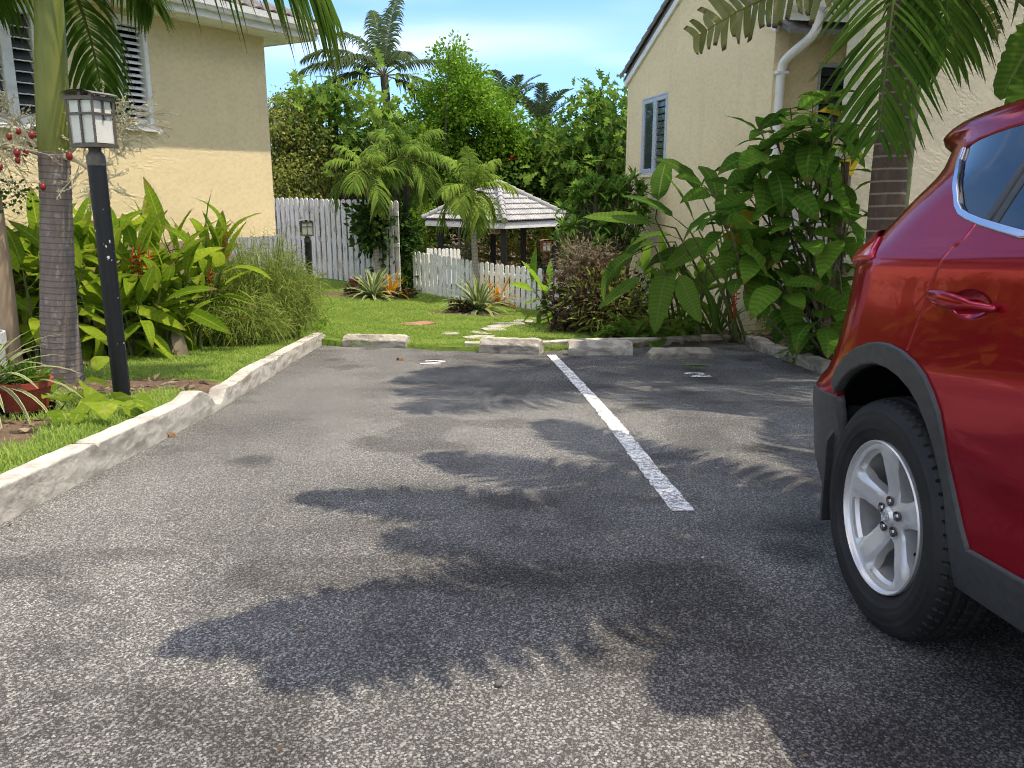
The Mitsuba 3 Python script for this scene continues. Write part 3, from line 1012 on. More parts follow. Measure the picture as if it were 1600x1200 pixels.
# ---------------------------------------------------------------- fences
def wood_fn(a, b, dirt):
    def fn(p, n, uv):
        g = fbm(p.x * 26 + p.y * 26, p.y * 22, p.z * 2.2, 4)
        w = cell_rand(dr.floor(uv.x), 7, 3)
        c = mix(a, b, smoothstep(.3, .75, g) * .7 + .25 * (w - .5))
        s = smoothstep(.52, .78, fbm(p.x * 11, p.y * 11, p.z * 5, 4))
        return mix(c, dirt, s * .7)
    return fn


scene['grey_boards'] = plain(proc(wood_fn((.68, .67, .65), (.54, .53, .51), (.30, .28, .25))), .85, .2)
scene['white_pickets'] = plain(proc(wood_fn((.86, .86, .83), (.78, .78, .75), (.55, .53, .47))), .75, .25)


def board_poly(w, h, r):
    a = np.linspace(0, math.pi, 9)
    top = [(w / 2 * math.cos(t), h - r + r * math.sin(t)) for t in a]
    return Polygon([(-w / 2, 0), (w / 2, 0)] + top)


def fence(key, line, ztop, zbot, sp, bw, th, bsdf, dog, back=True, rails=(.18, .52, .86), seed=0):
    line = np.asarray(line, float)
    d = np.r_[0, np.cumsum(np.linalg.norm(np.diff(line, axis=0), axis=1))]
    n = int(d[-1] / sp)
    r = np.random.default_rng(seed)
    cnt = 0
    for k in range(n):
        s = (k + .5) * sp
        x, y = np.interp(s, d, line[:, 0]), np.interp(s, d, line[:, 1])
        x2, y2 = np.interp(s + .05, d, line[:, 0]), np.interp(s + .05, d, line[:, 1])
        t = nrm([x2 - x, y2 - y, 0])
        nn = np.array([t[1], -t[0], 0])
        if nn[1] > 0: nn = -nn                      # towards the yard
        f = s / d[-1]
        z1, z0 = np.interp(f, np.linspace(0, 1, len(ztop)), ztop), np.interp(f, np.linspace(0, 1, len(zbot)), zbot)
        for row, off in ((0, .022), (1, -.022 - th)) if back else ((0, .022),):
            ss = sp * .5 if row else 0
            h = z1 - z0 + r.normal(0, .008)
            m = extrude(board_poly(bw * r.uniform(.95, 1.04), h, dog), th)
            M = np.eye(4)
            M[:3, 0], M[:3, 1], M[:3, 2] = t, [0, 0, 1], np.cross(t, [0, 0, 1])
            lean = rotz(r.normal(0, .007))
            M[:3, 3] = np.array([x, y, z0]) + t * ss + nn * off
            if M[:3, 2] @ nn < 0: M[:3, 3] += nn * th
            mb = MB().add(m.vertices, m.faces, np.c_[np.full(len(m.vertices), cnt + .5), np.zeros(len(m.vertices))], M @ lean)
            mb.put(f'{key}__board' + (f'_{cnt:03d}' if cnt else ''), bsdf)
            cnt += 1
    for i, rz in enumerate(rails):
        mb = MB()
        for a, b in zip(range(len(line) - 1), range(1, len(line))):
            f0, f1 = d[a] / d[-1], d[b] / d[-1]
            zt = lambda f: np.interp(f, np.linspace(0, 1, len(zbot)), zbot) * (1 - rz) + np.interp(f, np.linspace(0, 1, len(ztop)), ztop) * rz
            P0, P1 = np.r_[line[a], zt(f0)], np.r_[line[b], zt(f1)]
            c = cbox((.035, np.linalg.norm(P1 - P0), .085), .005)
            mb.add(c.vertices, c.faces, None, along((P0 + P1) / 2, P1 - P0))
        mb.put(f'{key}__rail' + (f'_{i:03d}' if i else ''), bsdf)


fa, fb = at(340, 310, 22.5), at(622, 315, 17.4)
fence('board_fence', [fa[:2], fb[:2]], [at(340, 306, 22.5)[2], at(622, 314, 17.4)[2]], [-1.02, -1.02], .205, .145, .02, 'grey_boards', .05, seed=2)
lab('board_fence', 'tall weathered grey board fence beside the left house', 'fence')
pf = [(646, 392, 17.9), (690, 399, 17.4), (740, 408, 16.9), (800, 415, 16.4), (870, 420, 15.9), (945, 425, 15.6)]
pts = [at(*q_) for q_ in pf]
fence('picket_fence', [p[:2] for p in pts], [p[2] for p in pts], [at(646, 455, 17.9)[2], at(690, 466, 17.4)[2], at(740, 475, 16.9)[2], at(800, 481, 16.4)[2], at(870, 488, 15.9)[2], at(945, 494, 15.6)[2]], .122, .092, .018, 'white_pickets', .04, back=False, rails=(.2, .75), seed=4)
lab('picket_fence', 'low white picket fence with round tops in front of the gazebo', 'fence')
q0, q1 = at(664, 388, 20.6), at(719, 388, 21.4)
fence('picket_fence_001', [q0[:2], q1[:2]], [q0[2], q1[2]], [q0[2] - .9, q1[2] - .9], .125, .092, .018, 'white_pickets', .04, back=False, rails=(.2, .75), seed=6)
lab('picket_fence_001', 'short bright run of white pickets behind the main picket fence, left of the gazebo posts', 'fence')
# chain-link fence rail with posts, beyond the pickets
scene['galvanised'] = plain((.42, .43, .44), .45, .5, metallic=.6)
r0_, r1_ = at(636, 380, 23.5), at(748, 386, 24.5)
MB().tube([r0_, r1_], .025, 8).put('wire_fence__rail', 'galvanised', 40)
pst = at(717, 350, 24.2)
MB().tube([pst + [0, 0, .1], pst - [0, 0, 2.6]], .03, 8).put('wire_fence__post', 'galvanised', 40)
mb = MB()
dx = r1_ - r0_
for k in range(34):
    for sg in (1, -1):
        s0 = (k / 33) * 1.0
        a_ = r0_ + dx * s0
        b_ = r0_ + dx * np.clip(s0 + sg * .45, 0, 1)
        f_ = abs(np.clip(s0 + sg * .45, 0, 1) - s0) / .45
        mb.tube([a_, np.r_[b_[:2], a_[2] - 1.0 * f_]], .004, 4, cap=False)
mb.put('wire_fence__mesh', 'galvanised')
stuff('wire_fence__mesh')
lab('wire_fence', 'chain-link fence with a grey top rail and post left of the gazebo', 'fence')

# ---------------------------------------------------------------- gazebo
H = 'gazebo'
nc = at(788, 350, 21.0)
uL, uR = nrm([-.75, .66]), nrm([.66, .75])
LL, RR = 2.93, 2.74
ctr = nc[:2] + (uL * LL + uR * RR) / 2
zE = nc[2]
corners = [nc[:2], nc[:2] + uL * LL, nc[:2] + uL * LL + uR * RR, nc[:2] + uR * RR]
apex = np.r_[ctr, zE + .97]
mb = MB()
for i in range(4):
    a, b = corners[i], corners[(i + 1) % 4]
    t = nrm(np.r_[b - a, 0])
    nin = nrm(np.r_[ctr - (a + b) / 2, 0])
    c = cbox((.035, np.linalg.norm(b - a) - .035, .15), .004)
    key = f'{H}__fascia' + (f'_{i:03d}' if i else '')
    MB().add(c.vertices, c.faces, None, along(np.r_[(a + b) / 2, zE - .05] + nin * .02, t)).put(key, 'white_trim')
    # tiles of this slope: courses of pan tiles; near slopes one by one
    wdt, nco = np.linalg.norm(b - a), 7
    slope_v = apex - np.r_[(a + b) / 2, zE + .04]
    nvec = nrm(np.cross(t, slope_v)); nvec = nvec if nvec[2] > 0 else -nvec
    sv = nrm(slope_v)
    SL = np.linalg.norm(slope_v)
    base0 = np.r_[(a + b) / 2, zE + .045]
    v, f = [base0 - t * (wdt / 2 + .03) - sv * .03 , base0 + t * (wdt / 2 + .03) - sv * .03, apex + [0, 0, .0]], [[0, 1, 2]]
    MB().add(v, f).put(f'{H}__roof' + (f'_{i:03d}' if i else ''), tw({'type': 'diffuse', 'reflectance': {'type': 'rgb', 'value': [.12, .11, .11]}}))
    near = i in (0, 3)
    tn = 0
    tw_ = .215
    for cse in range(nco):
        s0, s1 = cse / nco * SL, (cse + 1.13) / nco * SL
        for k in range(-8, 9):
            x0, x1 = (k - .5) * tw_ + (tw_ / 2 if cse % 2 else 0), (k + .5) * tw_ + (tw_ / 2 if cse % 2 else 0)
            half = wdt / 2 * (1 - s0 / SL)
            if x0 > half or x1 < -half: continue
            g = np.linspace(0, 1, 9)
            xs = x0 + g * (x1 - x0) * .985
            wave = .022 * np.abs(np.sin(g * math.pi * 2)) ** .8
            V = []
            for s, lift in ((s0, .052), (s1, .008)):
                hf = wdt / 2 * (1 - min(s, SL) / SL)
                xx = np.clip(xs, -hf, hf)
                V.append(base0 + xx[:, None] * t + s * sv + (wave + lift)[:, None] * nvec)
            V.append(V[0] - nvec * .03)
            V = np.vstack(V)
            q = [[j, j + 1, 9 + j + 1, 9 + j] for j in range(8)] + [[18 + j, 18 + j + 1, j + 1, j] for j in range(8)]
            uvq = np.c_[np.full(len(V), (i * 200 + cse * 19 + k + 30) + .5), np.zeros(len(V))]
            MB().add(V, q, uvq).put(f'{H}__roof' + (f'_{i:03d}' if i else '') + '__tile' + (f'_{tn:03d}' if tn else ''), 'roof_tile')
            tn += 1
    # ridge caps along the hip from this corner
    e0 = np.r_[a - nrm(ctr - a) * .05, zE + .06]
    axis = apex + [0, 0, .05] - e0
    nR = 9
    for k in range(nR):
        p0_, p1_ = e0 + axis * (k / nR), e0 + axis * ((k + 1.12) / nR)
        v_, f_, u_ = tube([p0_, p1_], [.092, .070], 10)
        v_[:, 2] += .02
        MB().add(v_, f_, np.c_[np.full(len(v_), 900 + i * 20 + k + .5), np.zeros(len(v_))]).put(f'{H}__ridge_cap' + (f'_{i * nR + k:03d}' if i + k else ''), 'roof_tile', 50)
scene['dark_post'] = plain((.022, .022, .024), .5, .4)
pp = [nc[:2] + uL * .3 + uR * .3, nc[:2] + uL * (LL - .3) + uR * .3, nc[:2] + uL * (LL - .3) + uR * (RR - .3), nc[:2] + uL * .3 + uR * (RR - .3), nc[:2] + uL * LL / 2 + uR * (RR - .3)]
for i, c in enumerate(pp):
    b = cbox((.16, .16, 2.6), .012)
    MB().add(b.vertices, b.faces, None, mat([c[0], c[1], zE - .03 - 1.3])).put(f'{H}__post' + (f'_{i:03d}' if i else ''), 'dark_post')
lab(H, 'white trimmed gazebo with a grey tiled hip roof and dark posts', 'gazebo')
lamp_c = at(774, 363, 22.6)
prof = np.array([(0, .18), (.05, .17), (.12, .10), (.2, .02), (.22, 0), (.20, -.02), (.02, -.05), (0, -.05)])
lm = trimesh.creation.revolve(prof[::-1], sections=16)
put('hanging_lamp', lm, plain((.62, .52, .36), .6), 40, None, mat(lamp_c))
lab('hanging_lamp', 'pale bell-shaped lamp hanging inside the gazebo', 'lamp')


# ---------------------------------------------------------------- lantern posts
def lantern(key, base, h_tot, w, bsdf_metal, bsdf_cap, bsdf_glass, post_r, yaw, post_bsdf, lean=0, tall=1.13):
    """post, neck, four-sided lantern with bars and panes under a small canopy"""
    R = mat(base) @ rotz(yaw)
    lh = w * tall
    z0 = h_tot - lh - w * .2
    mb = MB()
    mb.tube([(0, 0, -.2), (0, 0, z0 - .12)], post_r, 20)
    mb.put(f'{key}__post', post_bsdf, 40, R)
    mb = MB()
    prof = np.array([(0, z0 - .12), (post_r * 1.04, z0 - .12), (post_r * 1.04, z0 - .06), (post_r * .7, z0 - .03), (post_r * .7, z0), (0, z0)])
    put(f'{key}__neck', trimesh.creation.revolve(prof, sections=20), bsdf_metal, 35, None, R)
    hw, hb = w / 2 * .95, w / 2 * .9
    top, bot = z0 + lh, z0
    mb = MB()
    for sx, sy in ((1, 1), (1, -1), (-1, 1), (-1, -1)):
        mb.tube([(sx * hb, sy * hb, bot), (sx * hw, sy * hw, top)], .011, 4)
    for zz, hh in ((bot + .008, hb), (top - .01, hw)):
        for s in (1, -1):
            mb.box((0, s * hh, zz), (2 * hh + .02, .022, .024))
            mb.box((s * hh, 0, zz), (.022, 2 * hh - .024, .024))
    for s in (1, -1):                                   # cross bars of each side
        zm = bot + lh * .66
        mb.box((0, s * (hw * .98), zm), (2 * hw, .012, .014))
        mb.box((s * (hw * .98), 0, zm), (.012, 2 * hw, .014))
    mb.box((0, -hw * .99 + .0, (bot + top) / 2), (.012, .012, lh - .03))
    mb.box((-hw * .99, 0, (bot + top) / 2), (.012, .012, lh - .03))
    mb.box((0, hw * .99, (bot + top) / 2), (.012, .012, lh - .03))
    mb.box((hw * .99, 0, top - lh * .24), (.012, .012, lh * .46))
    mb.box((0, 0, bot + .004), (2 * hb, 2 * hb, .01))
    mb.put(f'{key}__cage', bsdf_metal, False, R)
    for i, (dx, dy) in enumerate(((0, -1), (-1, 0), (0, 1), (1, 0))):
        k = hb * .955
        b = trimesh.creation.box((2 * k - .012 if dx == 0 else .005, 2 * k - .012 if dy == 0 else .005, lh - .05))
        v = b.vertices + [dx * (k - .004), dy * (k - .004), (bot + top) / 2]
        MB().add(v, b.faces).put(f'{key}__pane' + (f'_{i:03d}' if i else ''), bsdf_glass, False, R)
    # canopy: a bowed sheet carried on small brackets
    g = np.linspace(-1, 1, 13)
    X, Y = np.meshgrid(g, g, indexing='ij')
    Z = top + w * .19 - w * .12 * (np.abs(X) ** 2.2)
    V = np.stack([X * w * .60, Y * w * .60, Z], -1).reshape(-1, 3)
    i_, j_ = np.meshgrid(np.arange(12), np.arange(12), indexing='ij')
    q = np.stack([i_ * 13 + j_, (i_ + 1) * 13 + j_, (i_ + 1) * 13 + j_ + 1, i_ * 13 + j_ + 1], -1).reshape(-1, 4)
    mb = MB().add(V, q).add(V - [0, 0, .008], q[:, ::-1])
    mb.put(f'{key}__canopy', bsdf_cap, False, R)
    mb = MB()
    for sx in (-.75, 0, .75):
        for sy in (-.85, .85):
            zt = top + w * .19 - w * .12 * abs(sx / .6 * .6) ** 2.2 - .01
            mb.box((sx * w * .55, sy * hw, (zt + top) / 2), (.03, .012, zt - top))
    mb.put(f'{key}__bracket', bsdf_metal, False, R)


def black_post_col(p, n, uv):
    chips = smoothstep(.735, .75, fbm(p.x * 60, p.y * 60, p.z * 28, 3) * .72 + .28 * fbm(p.x * 9, p.y * 9, p.z * 3, 2))
    return mix((.010, .011, .014), (.55, .55, .54), chips)


scene['black_paint'] = plain(proc(black_post_col), .42, .35)
scene['bronze'] = plain(proc(lambda p, n, uv: mix((.07, .06, .05), (.16, .14, .12), fbm(p.x * 40, p.y * 40, p.z * 40, 3))), .5, .5, metallic=.4)
scene['canopy_metal'] = plain((.45, .45, .44), .35, .5, metallic=.7)
scene['milk_glass'] = plain(proc(lambda p, n, uv: mix((.56, .57, .52), (.66, .67, .63), fbm(p.x * 9, p.y * 9, p.z * 9, 2))), .25, .5)
scene['rust_metal'] = plain((.20, .08, .05), .7, .3)
bl = gnd(192, 625)
lantern('lantern_post', [bl[0], bl[1], bl[2]], 2.12, .212, 'bronze', 'canopy_metal', 'milk_glass', .058, math.radians(-14), 'black_paint', tall=1.50)
lab('lantern_post', 'black lantern post with a milk-glass lantern beside the left palm', 'lantern')
b2 = at(484, 443, 16.0)
lantern('lantern_post_001', [b2[0], b2[1], b2[2]], 1.22, .23, 'bronze', 'canopy_metal', 'milk_glass', .06, math.radians(20), 'black_paint')
lab('lantern_post_001', 'small lantern on a black post in front of the tall grey fence', 'lantern')
b3 = at(852, 480, 15.3)
lantern('lantern_post_002', [b3[0], b3[1], b3[2]], 1.25, .17, 'rust_metal', 'rust_metal', 'milk_glass', .045, math.radians(10), 'black_paint')
lab('lantern_post_002', 'thin black post with a small rust-coloured lantern by the picket fence', 'lantern')

# ---------------------------------------------------------------- red SUV, tail away from the viewer
CAR = 'red_suv'
cyaw, co = -.0475, np.array([1.999, 2.340, -SLOPE * 2.340])
sa = math.atan(SLOPE)
cU = np.array([math.sin(cyaw) * math.cos(sa), math.cos(cyaw) * math.cos(sa), -math.sin(sa)])
cV = np.array([-math.cos(cyaw), math.sin(cyaw), 0])
cW = np.cross(cU, cV)
CM = mat(co, cU, cV, cW)
from scipy.interpolate import PchipInterpolator as PCH
# cross-section: q runs up the side and over the roof
XS = np.array([(.15, .78, .15), (.30, .860, .30), (.42, .882, .42), (.52, .887, .52), (.62, .897, .62), (.72, .911, .72), (.84, .917, .84), (.94, .914, .94), (1.03, .908, 1.03), (1.095, .903, 1.095), (1.125, .893, 1.125), (1.165, .866, 1.165), (1.22, .842, 1.22),
               (1.30, .812, 1.30), (1.45, .752, 1.45), (1.55, .705, 1.55), (1.61, .662, 1.592), (1.67, .607, 1.620), (1.80, .48, 1.647), (2.0, .28, 1.663), (2.28, .0, 1.668)])
XS[:, 2] = np.where(XS[:, 2] > 1.2, 1.2 + (XS[:, 2] - 1.2) * .82, XS[:, 2])     # the roof falls off towards the tail
fB, fW = PCH(XS[:, 0], XS[:, 1]), PCH(XS[:, 0], XS[:, 2])
RR_ = np.array([(.15, .70, .30, 2.6), (.30, .88, .34, 2.6), (.45, .945, .35, 2.6), (.60, .95, .35, 2.6), (.67, .93, .33, 2.5), (.74, .88, .24, 2.2), (.85, .855, .16, 2.05), (1.0, .83, .12, 2), (1.1, .82, .10, 2), (1.2, .775, .0, 2), (1.3, .735, -.12, 2), (1.44, .665, -.28, 2), (1.50, .665, -.28, 2), (1.56, .73, -.24, 2.2),
                (1.61, .745, -.24, 2.25), (1.67, .745, -.2, 2.3), (1.8, .74, 0, 2.3), (2.28, .75, .1, 2.3)])
fR, fC, fN = PCH(RR_[:, 0], RR_[:, 1]), PCH(RR_[:, 0], RR_[:, 2]), PCH(RR_[:, 0], RR_[:, 3])
FF = np.array([(.15, -3.30, -2.9), (.35, -3.52, -2.95), (.6, -3.58, -2.9), (.8, -3.54, -2.85), (.95, -3.35, -2.8), (1.0, -3.0, -2.6), (1.06, -2.62, -2.3), (1.2, -2.35, -2.05), (1.4, -1.95, -1.65), (1.55, -1.6, -1.35), (1.67, -1.3, -1.1), (1.9, -1.05, -.9), (2.28, -.95, -.8)])
gR, gC = PCH(FF[:, 0], FF[:, 1]), PCH(FF[:, 0], FF[:, 2])


def SF(s, q):
    """the outer skin: s along the side (metres behind the rear axle, then round the corners), q up the section"""
    s, q = np.asarray(s, float), np.clip(np.asarray(q, float), .15, 2.28)
    B, W = fB(q), fW(q)
    bow = 1 - .010 * ((s + .9) / 1.7) ** 2 * (q < 1.7)
    # the wheel arches swell a little
    for c in (0.0, -2.66):
        bow = bow + .016 * np.exp(-((s - c) / .42) ** 2) * np.exp(-((q - .72) / .22) ** 2)
    R, C, n = fR(q), fC(q), fN(q)
    lc = (R - C) * math.pi / 2
    th = np.clip((s - C) / lc, 0, 1) * math.pi / 2
    u_r = C + (R - C) * np.sin(th) ** (2 / n)
    k_r = np.cos(th) ** (2 / n)
    Rf, Cf = gR(q), gC(q)
    lf = (Cf - Rf) * math.pi / 2
    tf = np.clip((Cf - s) / lf, 0, 1) * math.pi / 2
    u_f = Cf - (Cf - Rf) * np.sin(tf)
    k_f = np.cos(tf) ** .6
    u = np.where(s > C, u_r, np.where(s < Cf, u_f, s))
    k = np.where(s > C, k_r, np.where(s < Cf, k_f, 1.0))
    return np.stack([u, B * bow * k, W], -1)


def SN(s, q, h=2e-3):
    a = SF(s + h, q) - SF(s - h, q)
    b = SF(s, np.asarray(q) + h) - SF(s, np.asarray(q) - h)
    n = np.cross(b, a)
    l = np.linalg.norm(n, axis=-1, keepdims=True)
    n = np.where(l > 1e-12, n / np.maximum(l, 1e-12), [0, 1.0, 0])
    return np.where(n[..., 1:2] < -.02, -n, n)


def sq(px, py, g=None):
    """the point of the skin seen at a pixel"""
    d = ray(px, py)
    dl = np.array([d @ cU, d @ cV, d @ cW])
    ol = np.array([(CAM - co) @ cU, (CAM - co) @ cV, (CAM - co) @ cW])
    best = None
    t = (.9 - ol[1]) / dl[1]
    p = ol + dl * t
    x = np.array(g if g is not None else [p[0], np.clip(p[2], .3, 1.6)])
    e1 = nrm(np.cross(dl, [0, 0, 1])); e2 = nrm(np.cross(dl, e1))
    for _ in range(25):
        f = lambda x: np.array([(SF(x[0], x[1]) - ol) @ e1, (SF(x[0], x[1]) - ol) @ e2])
        f0 = f(x)
        J = np.stack([(f(x + [1e-4, 0]) - f0) / 1e-4, (f(x + [0, 1e-4]) - f0) / 1e-4], 1)
        J = J.T @ J + 1e-5 * np.eye(2), J.T @ f0
        dx = np.linalg.solve(*J)
        x = x - np.clip(dx, -.15, .15)
    return x


def trace(pts):
    return [tuple(sq(*p)) for p in pts]


def clip_mesh(poly, h):
    """poly in (s, q) cut into a regular grid of triangles with its exact outline"""
    import shapely
    x0, y0, x1, y1 = poly.bounds
    prep = shapely.prepared.prep(poly)
    V, Fc = {}, []

    def vid(x, y):
        k = (round(x, 6), round(y, 6))
        return V.setdefault(k, len(V))
    for i in range(int(math.floor(x0 / h)), int(math.ceil(x1 / h))):
        for j in range(int(math.floor(y0 / h)), int(math.ceil(y1 / h))):
            c = sbox(i * h, j * h, (i + 1) * h, (j + 1) * h)
            if prep.contains_properly(c):
                a, b, c_, d = vid(i * h, j * h), vid((i + 1) * h, j * h), vid((i + 1) * h, (j + 1) * h), vid(i * h, (j + 1) * h)
                Fc += [(a, b, c_), (a, c_, d)]
            elif prep.intersects(c):
                g = poly.intersection(c)
                for p in getattr(g, 'geoms', [g]):
                    if p.geom_type != 'Polygon' or p.area < 1e-9: continue
                    tv, tf = trimesh.creation.triangulate_polygon(p, engine='earcut')
                    ids = [vid(*w) for w in tv]
                    for t in tf:
                        t = [ids[k] for k in t]
                        if len(set(t)) == 3:
                            a, b, c_ = (np.array(list(V.keys())[k]) for k in t) if False else (None, None, None)
                            Fc.append(tuple(t))
    v = np.array(list(V.keys()))
    f = np.array(Fc)
    e1, e2 = v[f[:, 1]] - v[f[:, 0]], v[f[:, 2]] - v[f[:, 0]]
    ar = e1[:, 0] * e2[:, 1] - e1[:, 1] * e2[:, 0]
    f = np.where(ar[:, None] < 0, f[:, ::-1], f)
    return v, f[np.abs(ar) > 1e-11]


def skin(poly, h=.04, off=0.0, edge=.005, depth=.025, disp=None):
    """a body panel: the skin over poly with rounded rims turned inwards -> vertices, triangles, normals in car coordinates"""
    v, f = clip_mesh(poly, h)
    P, Nn = SF(v[:, 0], v[:, 1]), SN(v[:, 0], v[:, 1])
    o = off if disp is None else off + disp(v[:, 0], v[:, 1])
    P = P + Nn * np.reshape(o, (-1, 1))
    if disp is not None:
        e = 2e-3
        A = lambda s, q: SF(s, q) + SN(s, q) * np.reshape(off + disp(s, q), (-1, 1))
        a, b = A(v[:, 0] + e, v[:, 1]) - A(v[:, 0] - e, v[:, 1]), A(v[:, 0], v[:, 1] + e) - A(v[:, 0], v[:, 1] - e)
        n2 = np.cross(b, a)
        n2 /= np.linalg.norm(n2, axis=1, keepdims=True) + 1e-12
        Nn = np.where((n2 * Nn).sum(1, keepdims=True) < 0, -n2, n2)
    ed = np.vstack([f[:, [0, 1]], f[:, [1, 2]], f[:, [2, 0]]])
    key = np.sort(ed, 1)
    _, inv, cnt = np.unique(key, axis=0, return_inverse=True, return_counts=True)
    be = ed[cnt[inv.ravel()] == 1]
    t2 = v[be[:, 1]] - v[be[:, 0]]
    l = np.linalg.norm(t2, axis=1, keepdims=True)
    n2 = np.stack([t2[:, 1], -t2[:, 0]], 1) / np.maximum(l, 1e-9)
    acc = np.zeros_like(v)
    for k in (0, 1):
        np.add.at(acc, be[:, k], n2)
    ln = np.linalg.norm(acc, axis=1, keepdims=True)
    acc = acc / np.maximum(ln, 1e-9)
    bid = np.unique(be)
    mp = -np.ones(len(v), int)
    mp[bid] = np.arange(len(bid))
    O2 = v[bid] + acc[bid] * edge
    Q1 = SF(O2[:, 0], O2[:, 1])
    outd = Q1 - SF(v[bid, 0], v[bid, 1])
    outd /= np.linalg.norm(outd, axis=1, keepdims=True) + 1e-9
    ob = np.reshape(o, (-1, 1))[bid] if disp is not None else o
    R1 = P[bid] + outd * edge * .7 - Nn[bid] * edge * .45
    R2 = P[bid] + outd * edge - Nn[bid] * depth
    nb = len(bid)
    n0 = len(v)
    VV = np.vstack([P, R1, R2])
    NN = np.vstack([Nn, nrm_rows(Nn[bid] + outd), outd])
    a, b = mp[be[:, 0]], mp[be[:, 1]]
    F2 = np.vstack([f, np.stack([be[:, 1], be[:, 0], n0 + a], 1), np.stack([be[:, 1], n0 + a, n0 + b], 1), np.stack([n0 + b, n0 + a, n0 + nb + a], 1), np.stack([n0 + b, n0 + nb + a, n0 + nb + b], 1)])
    # outward winding: (s, q) is seen from outside with s to the left, so flip
    F2 = F2[:, ::-1]
    return VV, F2, NN


def nrm_rows(a):
    return a / (np.linalg.norm(a, axis=1, keepdims=True) + 1e-12)


def put_n(key, v, f, n, bsdf, M, mirror=False):
    if mirror:
        v, n, f = v * [1, -1, 1], n * [1, -1, 1], f[:, ::-1]
    path = meshkit.write_ply((v, f), False, None, None, normals=n)
    scene[key] = {'type': 'ply', 'filename': path, 'face_normals': False, 'bsdf': {'type': 'ref', 'id': bsdf}, 'to_world': T(M.tolist())}


def flake(p, n, uv):
    return mix((.30, .006, .014), (.36, .010, .020), noise(p.x * 900, p.y * 900, p.z * 900))


scene['car_paint'] = tw({'type': 'blendbsdf', 'weight': .34,
                         'a': {'type': 'plastic', 'diffuse_reflectance': {'type': 'rgb', 'value': [.52, .009, .028]}, 'int_ior': 1.85, 'nonlinear': True},
                         'b': {'type': 'principled', 'base_color': {'type': 'rgb', 'value': [.60, .06, .10]}, 'metallic': .9, 'roughness': .12, 'clearcoat': 1.0, 'clearcoat_gloss': 1.0}})
scene['car_glass'] = tw({'type': 'plastic', 'diffuse_reflectance': {'type': 'rgb', 'value': [.012, .014, .017]}, 'int_ior': 1.75})
scene['chrome'] = tw({'type': 'roughconductor', 'material': 'Cr', 'alpha': .07})
scene['black_plastic'] = plain(proc(lambda p, n, uv: mix((.028, .029, .030), (.05, .05, .05), fbm(p.x * 50, p.y * 50, p.z * 50, 3))), .48, .5, lambda p, n, uv: noise(p.x * 700, p.y * 700, p.z * 700), .0004, 3e-4)
scene['under_black'] = plain((.006, .006, .006), .9, .1)
scene['tail_lens'] = tw({'type': 'plastic', 'diffuse_reflectance': {'type': 'rgb', 'value': [.50, .015, .04]}, 'int_ior': 1.55})
Z2 = lambda *a: [(1240 + x / 2, 460 + y / 2) for x, y in a]
Z8 = lambda *a: [(1200 + x / 4, 160 + y / 4) for x, y in a]
outer = trace(Z2((128, 268), (140, 235), (165, 200), (200, 172), (240, 158), (270, 155), (300, 160), (340, 180), (380, 215), (410, 255), (435, 310), (455, 370), (470, 440), (483, 510), (495, 580), (510, 650), (525, 720), (545, 790)))
sill_top = trace(Z2((545, 790), (630, 848), (720, 910)))
inner = trace(Z2((125, 330), (140, 290), (160, 258), (190, 230), (225, 214), (260, 210), (300, 225), (335, 250), (370, 290), (400, 340), (425, 400), (450, 480), (468, 560), (483, 640), (494, 720), (498, 800)))
outer.sort(key=lambda p: -p[0]); inner.sort(key=lambda p: -p[0])
ql = sill_top[-1][1]
qs = float(np.mean([p[1] for p in sill_top]))
s_front = -3.3
open_poly = Polygon(inner + [(inner[-1][0] + .01, .1), (inner[0][0], .1)]).buffer(0)
arch_all = Polygon(outer + [(outer[-1][0], .1), (outer[0][0] + .02, .1)]).buffer(0)
clad = arch_all.difference(open_poly).intersection(sbox(-1, .27, .32, 1.2))
clad = unary_union([clad, sbox(-2.25, .27, outer[-1][0] + .005, qs)]).difference(open_poly.buffer(.001))
f_open = affinity.translate(open_poly, -2.66 - .03, 0)
f_arch = affinity.translate(affinity.scale(arch_all, -1, 1, origin=(0, .4)), -2.66, 0)
clad = unary_union([clad, f_arch.difference(affinity.translate(affinity.scale(open_poly, -1, 1, origin=(0, .4)), -2.66, 0)).intersection(sbox(-4, .27, -2, 1.2))])
f_open = affinity.translate(affinity.scale(open_poly, -1, 1, origin=(0, .4)), -2.66, 0)
clad = max(clad.buffer(.001).buffer(-.001).geoms, key=lambda g: g.area) if clad.geom_type == 'MultiPolygon' else clad
# windows: outline of the side glass with its bright moulding
glass_px = Z8((1228, 285), (1205, 360), (1195, 440), (1190, 560), (1196, 630), (1216, 672), (1262, 700), (1345, 733), (1470, 770), (1600, 806))
g_low = trace(glass_px)
g_top = trace(Z8((1245, 268), (1300, 232), (1400, 190), (1500, 155), (1600, 128)))
k_lo = (g_low[-1][1] - g_low[-3][1]) / (g_low[-1][0] - g_low[-3][0])
lowf = (-2.1, max(g_low[-1][1] - .02, 1.09))
topf = (-1.35, g_top[-1][1] + .035)
glass = Polygon(g_low + [(-1.2, g_low[-1][1] - .012), lowf, topf, (-.9, g_top[-1][1] + .03)] + g_top[::-1]).buffer(.012).buffer(-.012)
mould_bottom = LineString(g_low + [(-1.2, g_low[-1][1] - .012), lowf]).buffer(.013, cap_style=2).difference(glass.buffer(.0005))
mould_bottom = mould_bottom if mould_bottom.geom_type == 'Polygon' else max(mould_bottom.geoms, key=lambda z: z.area)
# keep the outer side only: below or behind the glass
hole = unary_union([glass.buffer(.006), mould_bottom.buffer(.003)])
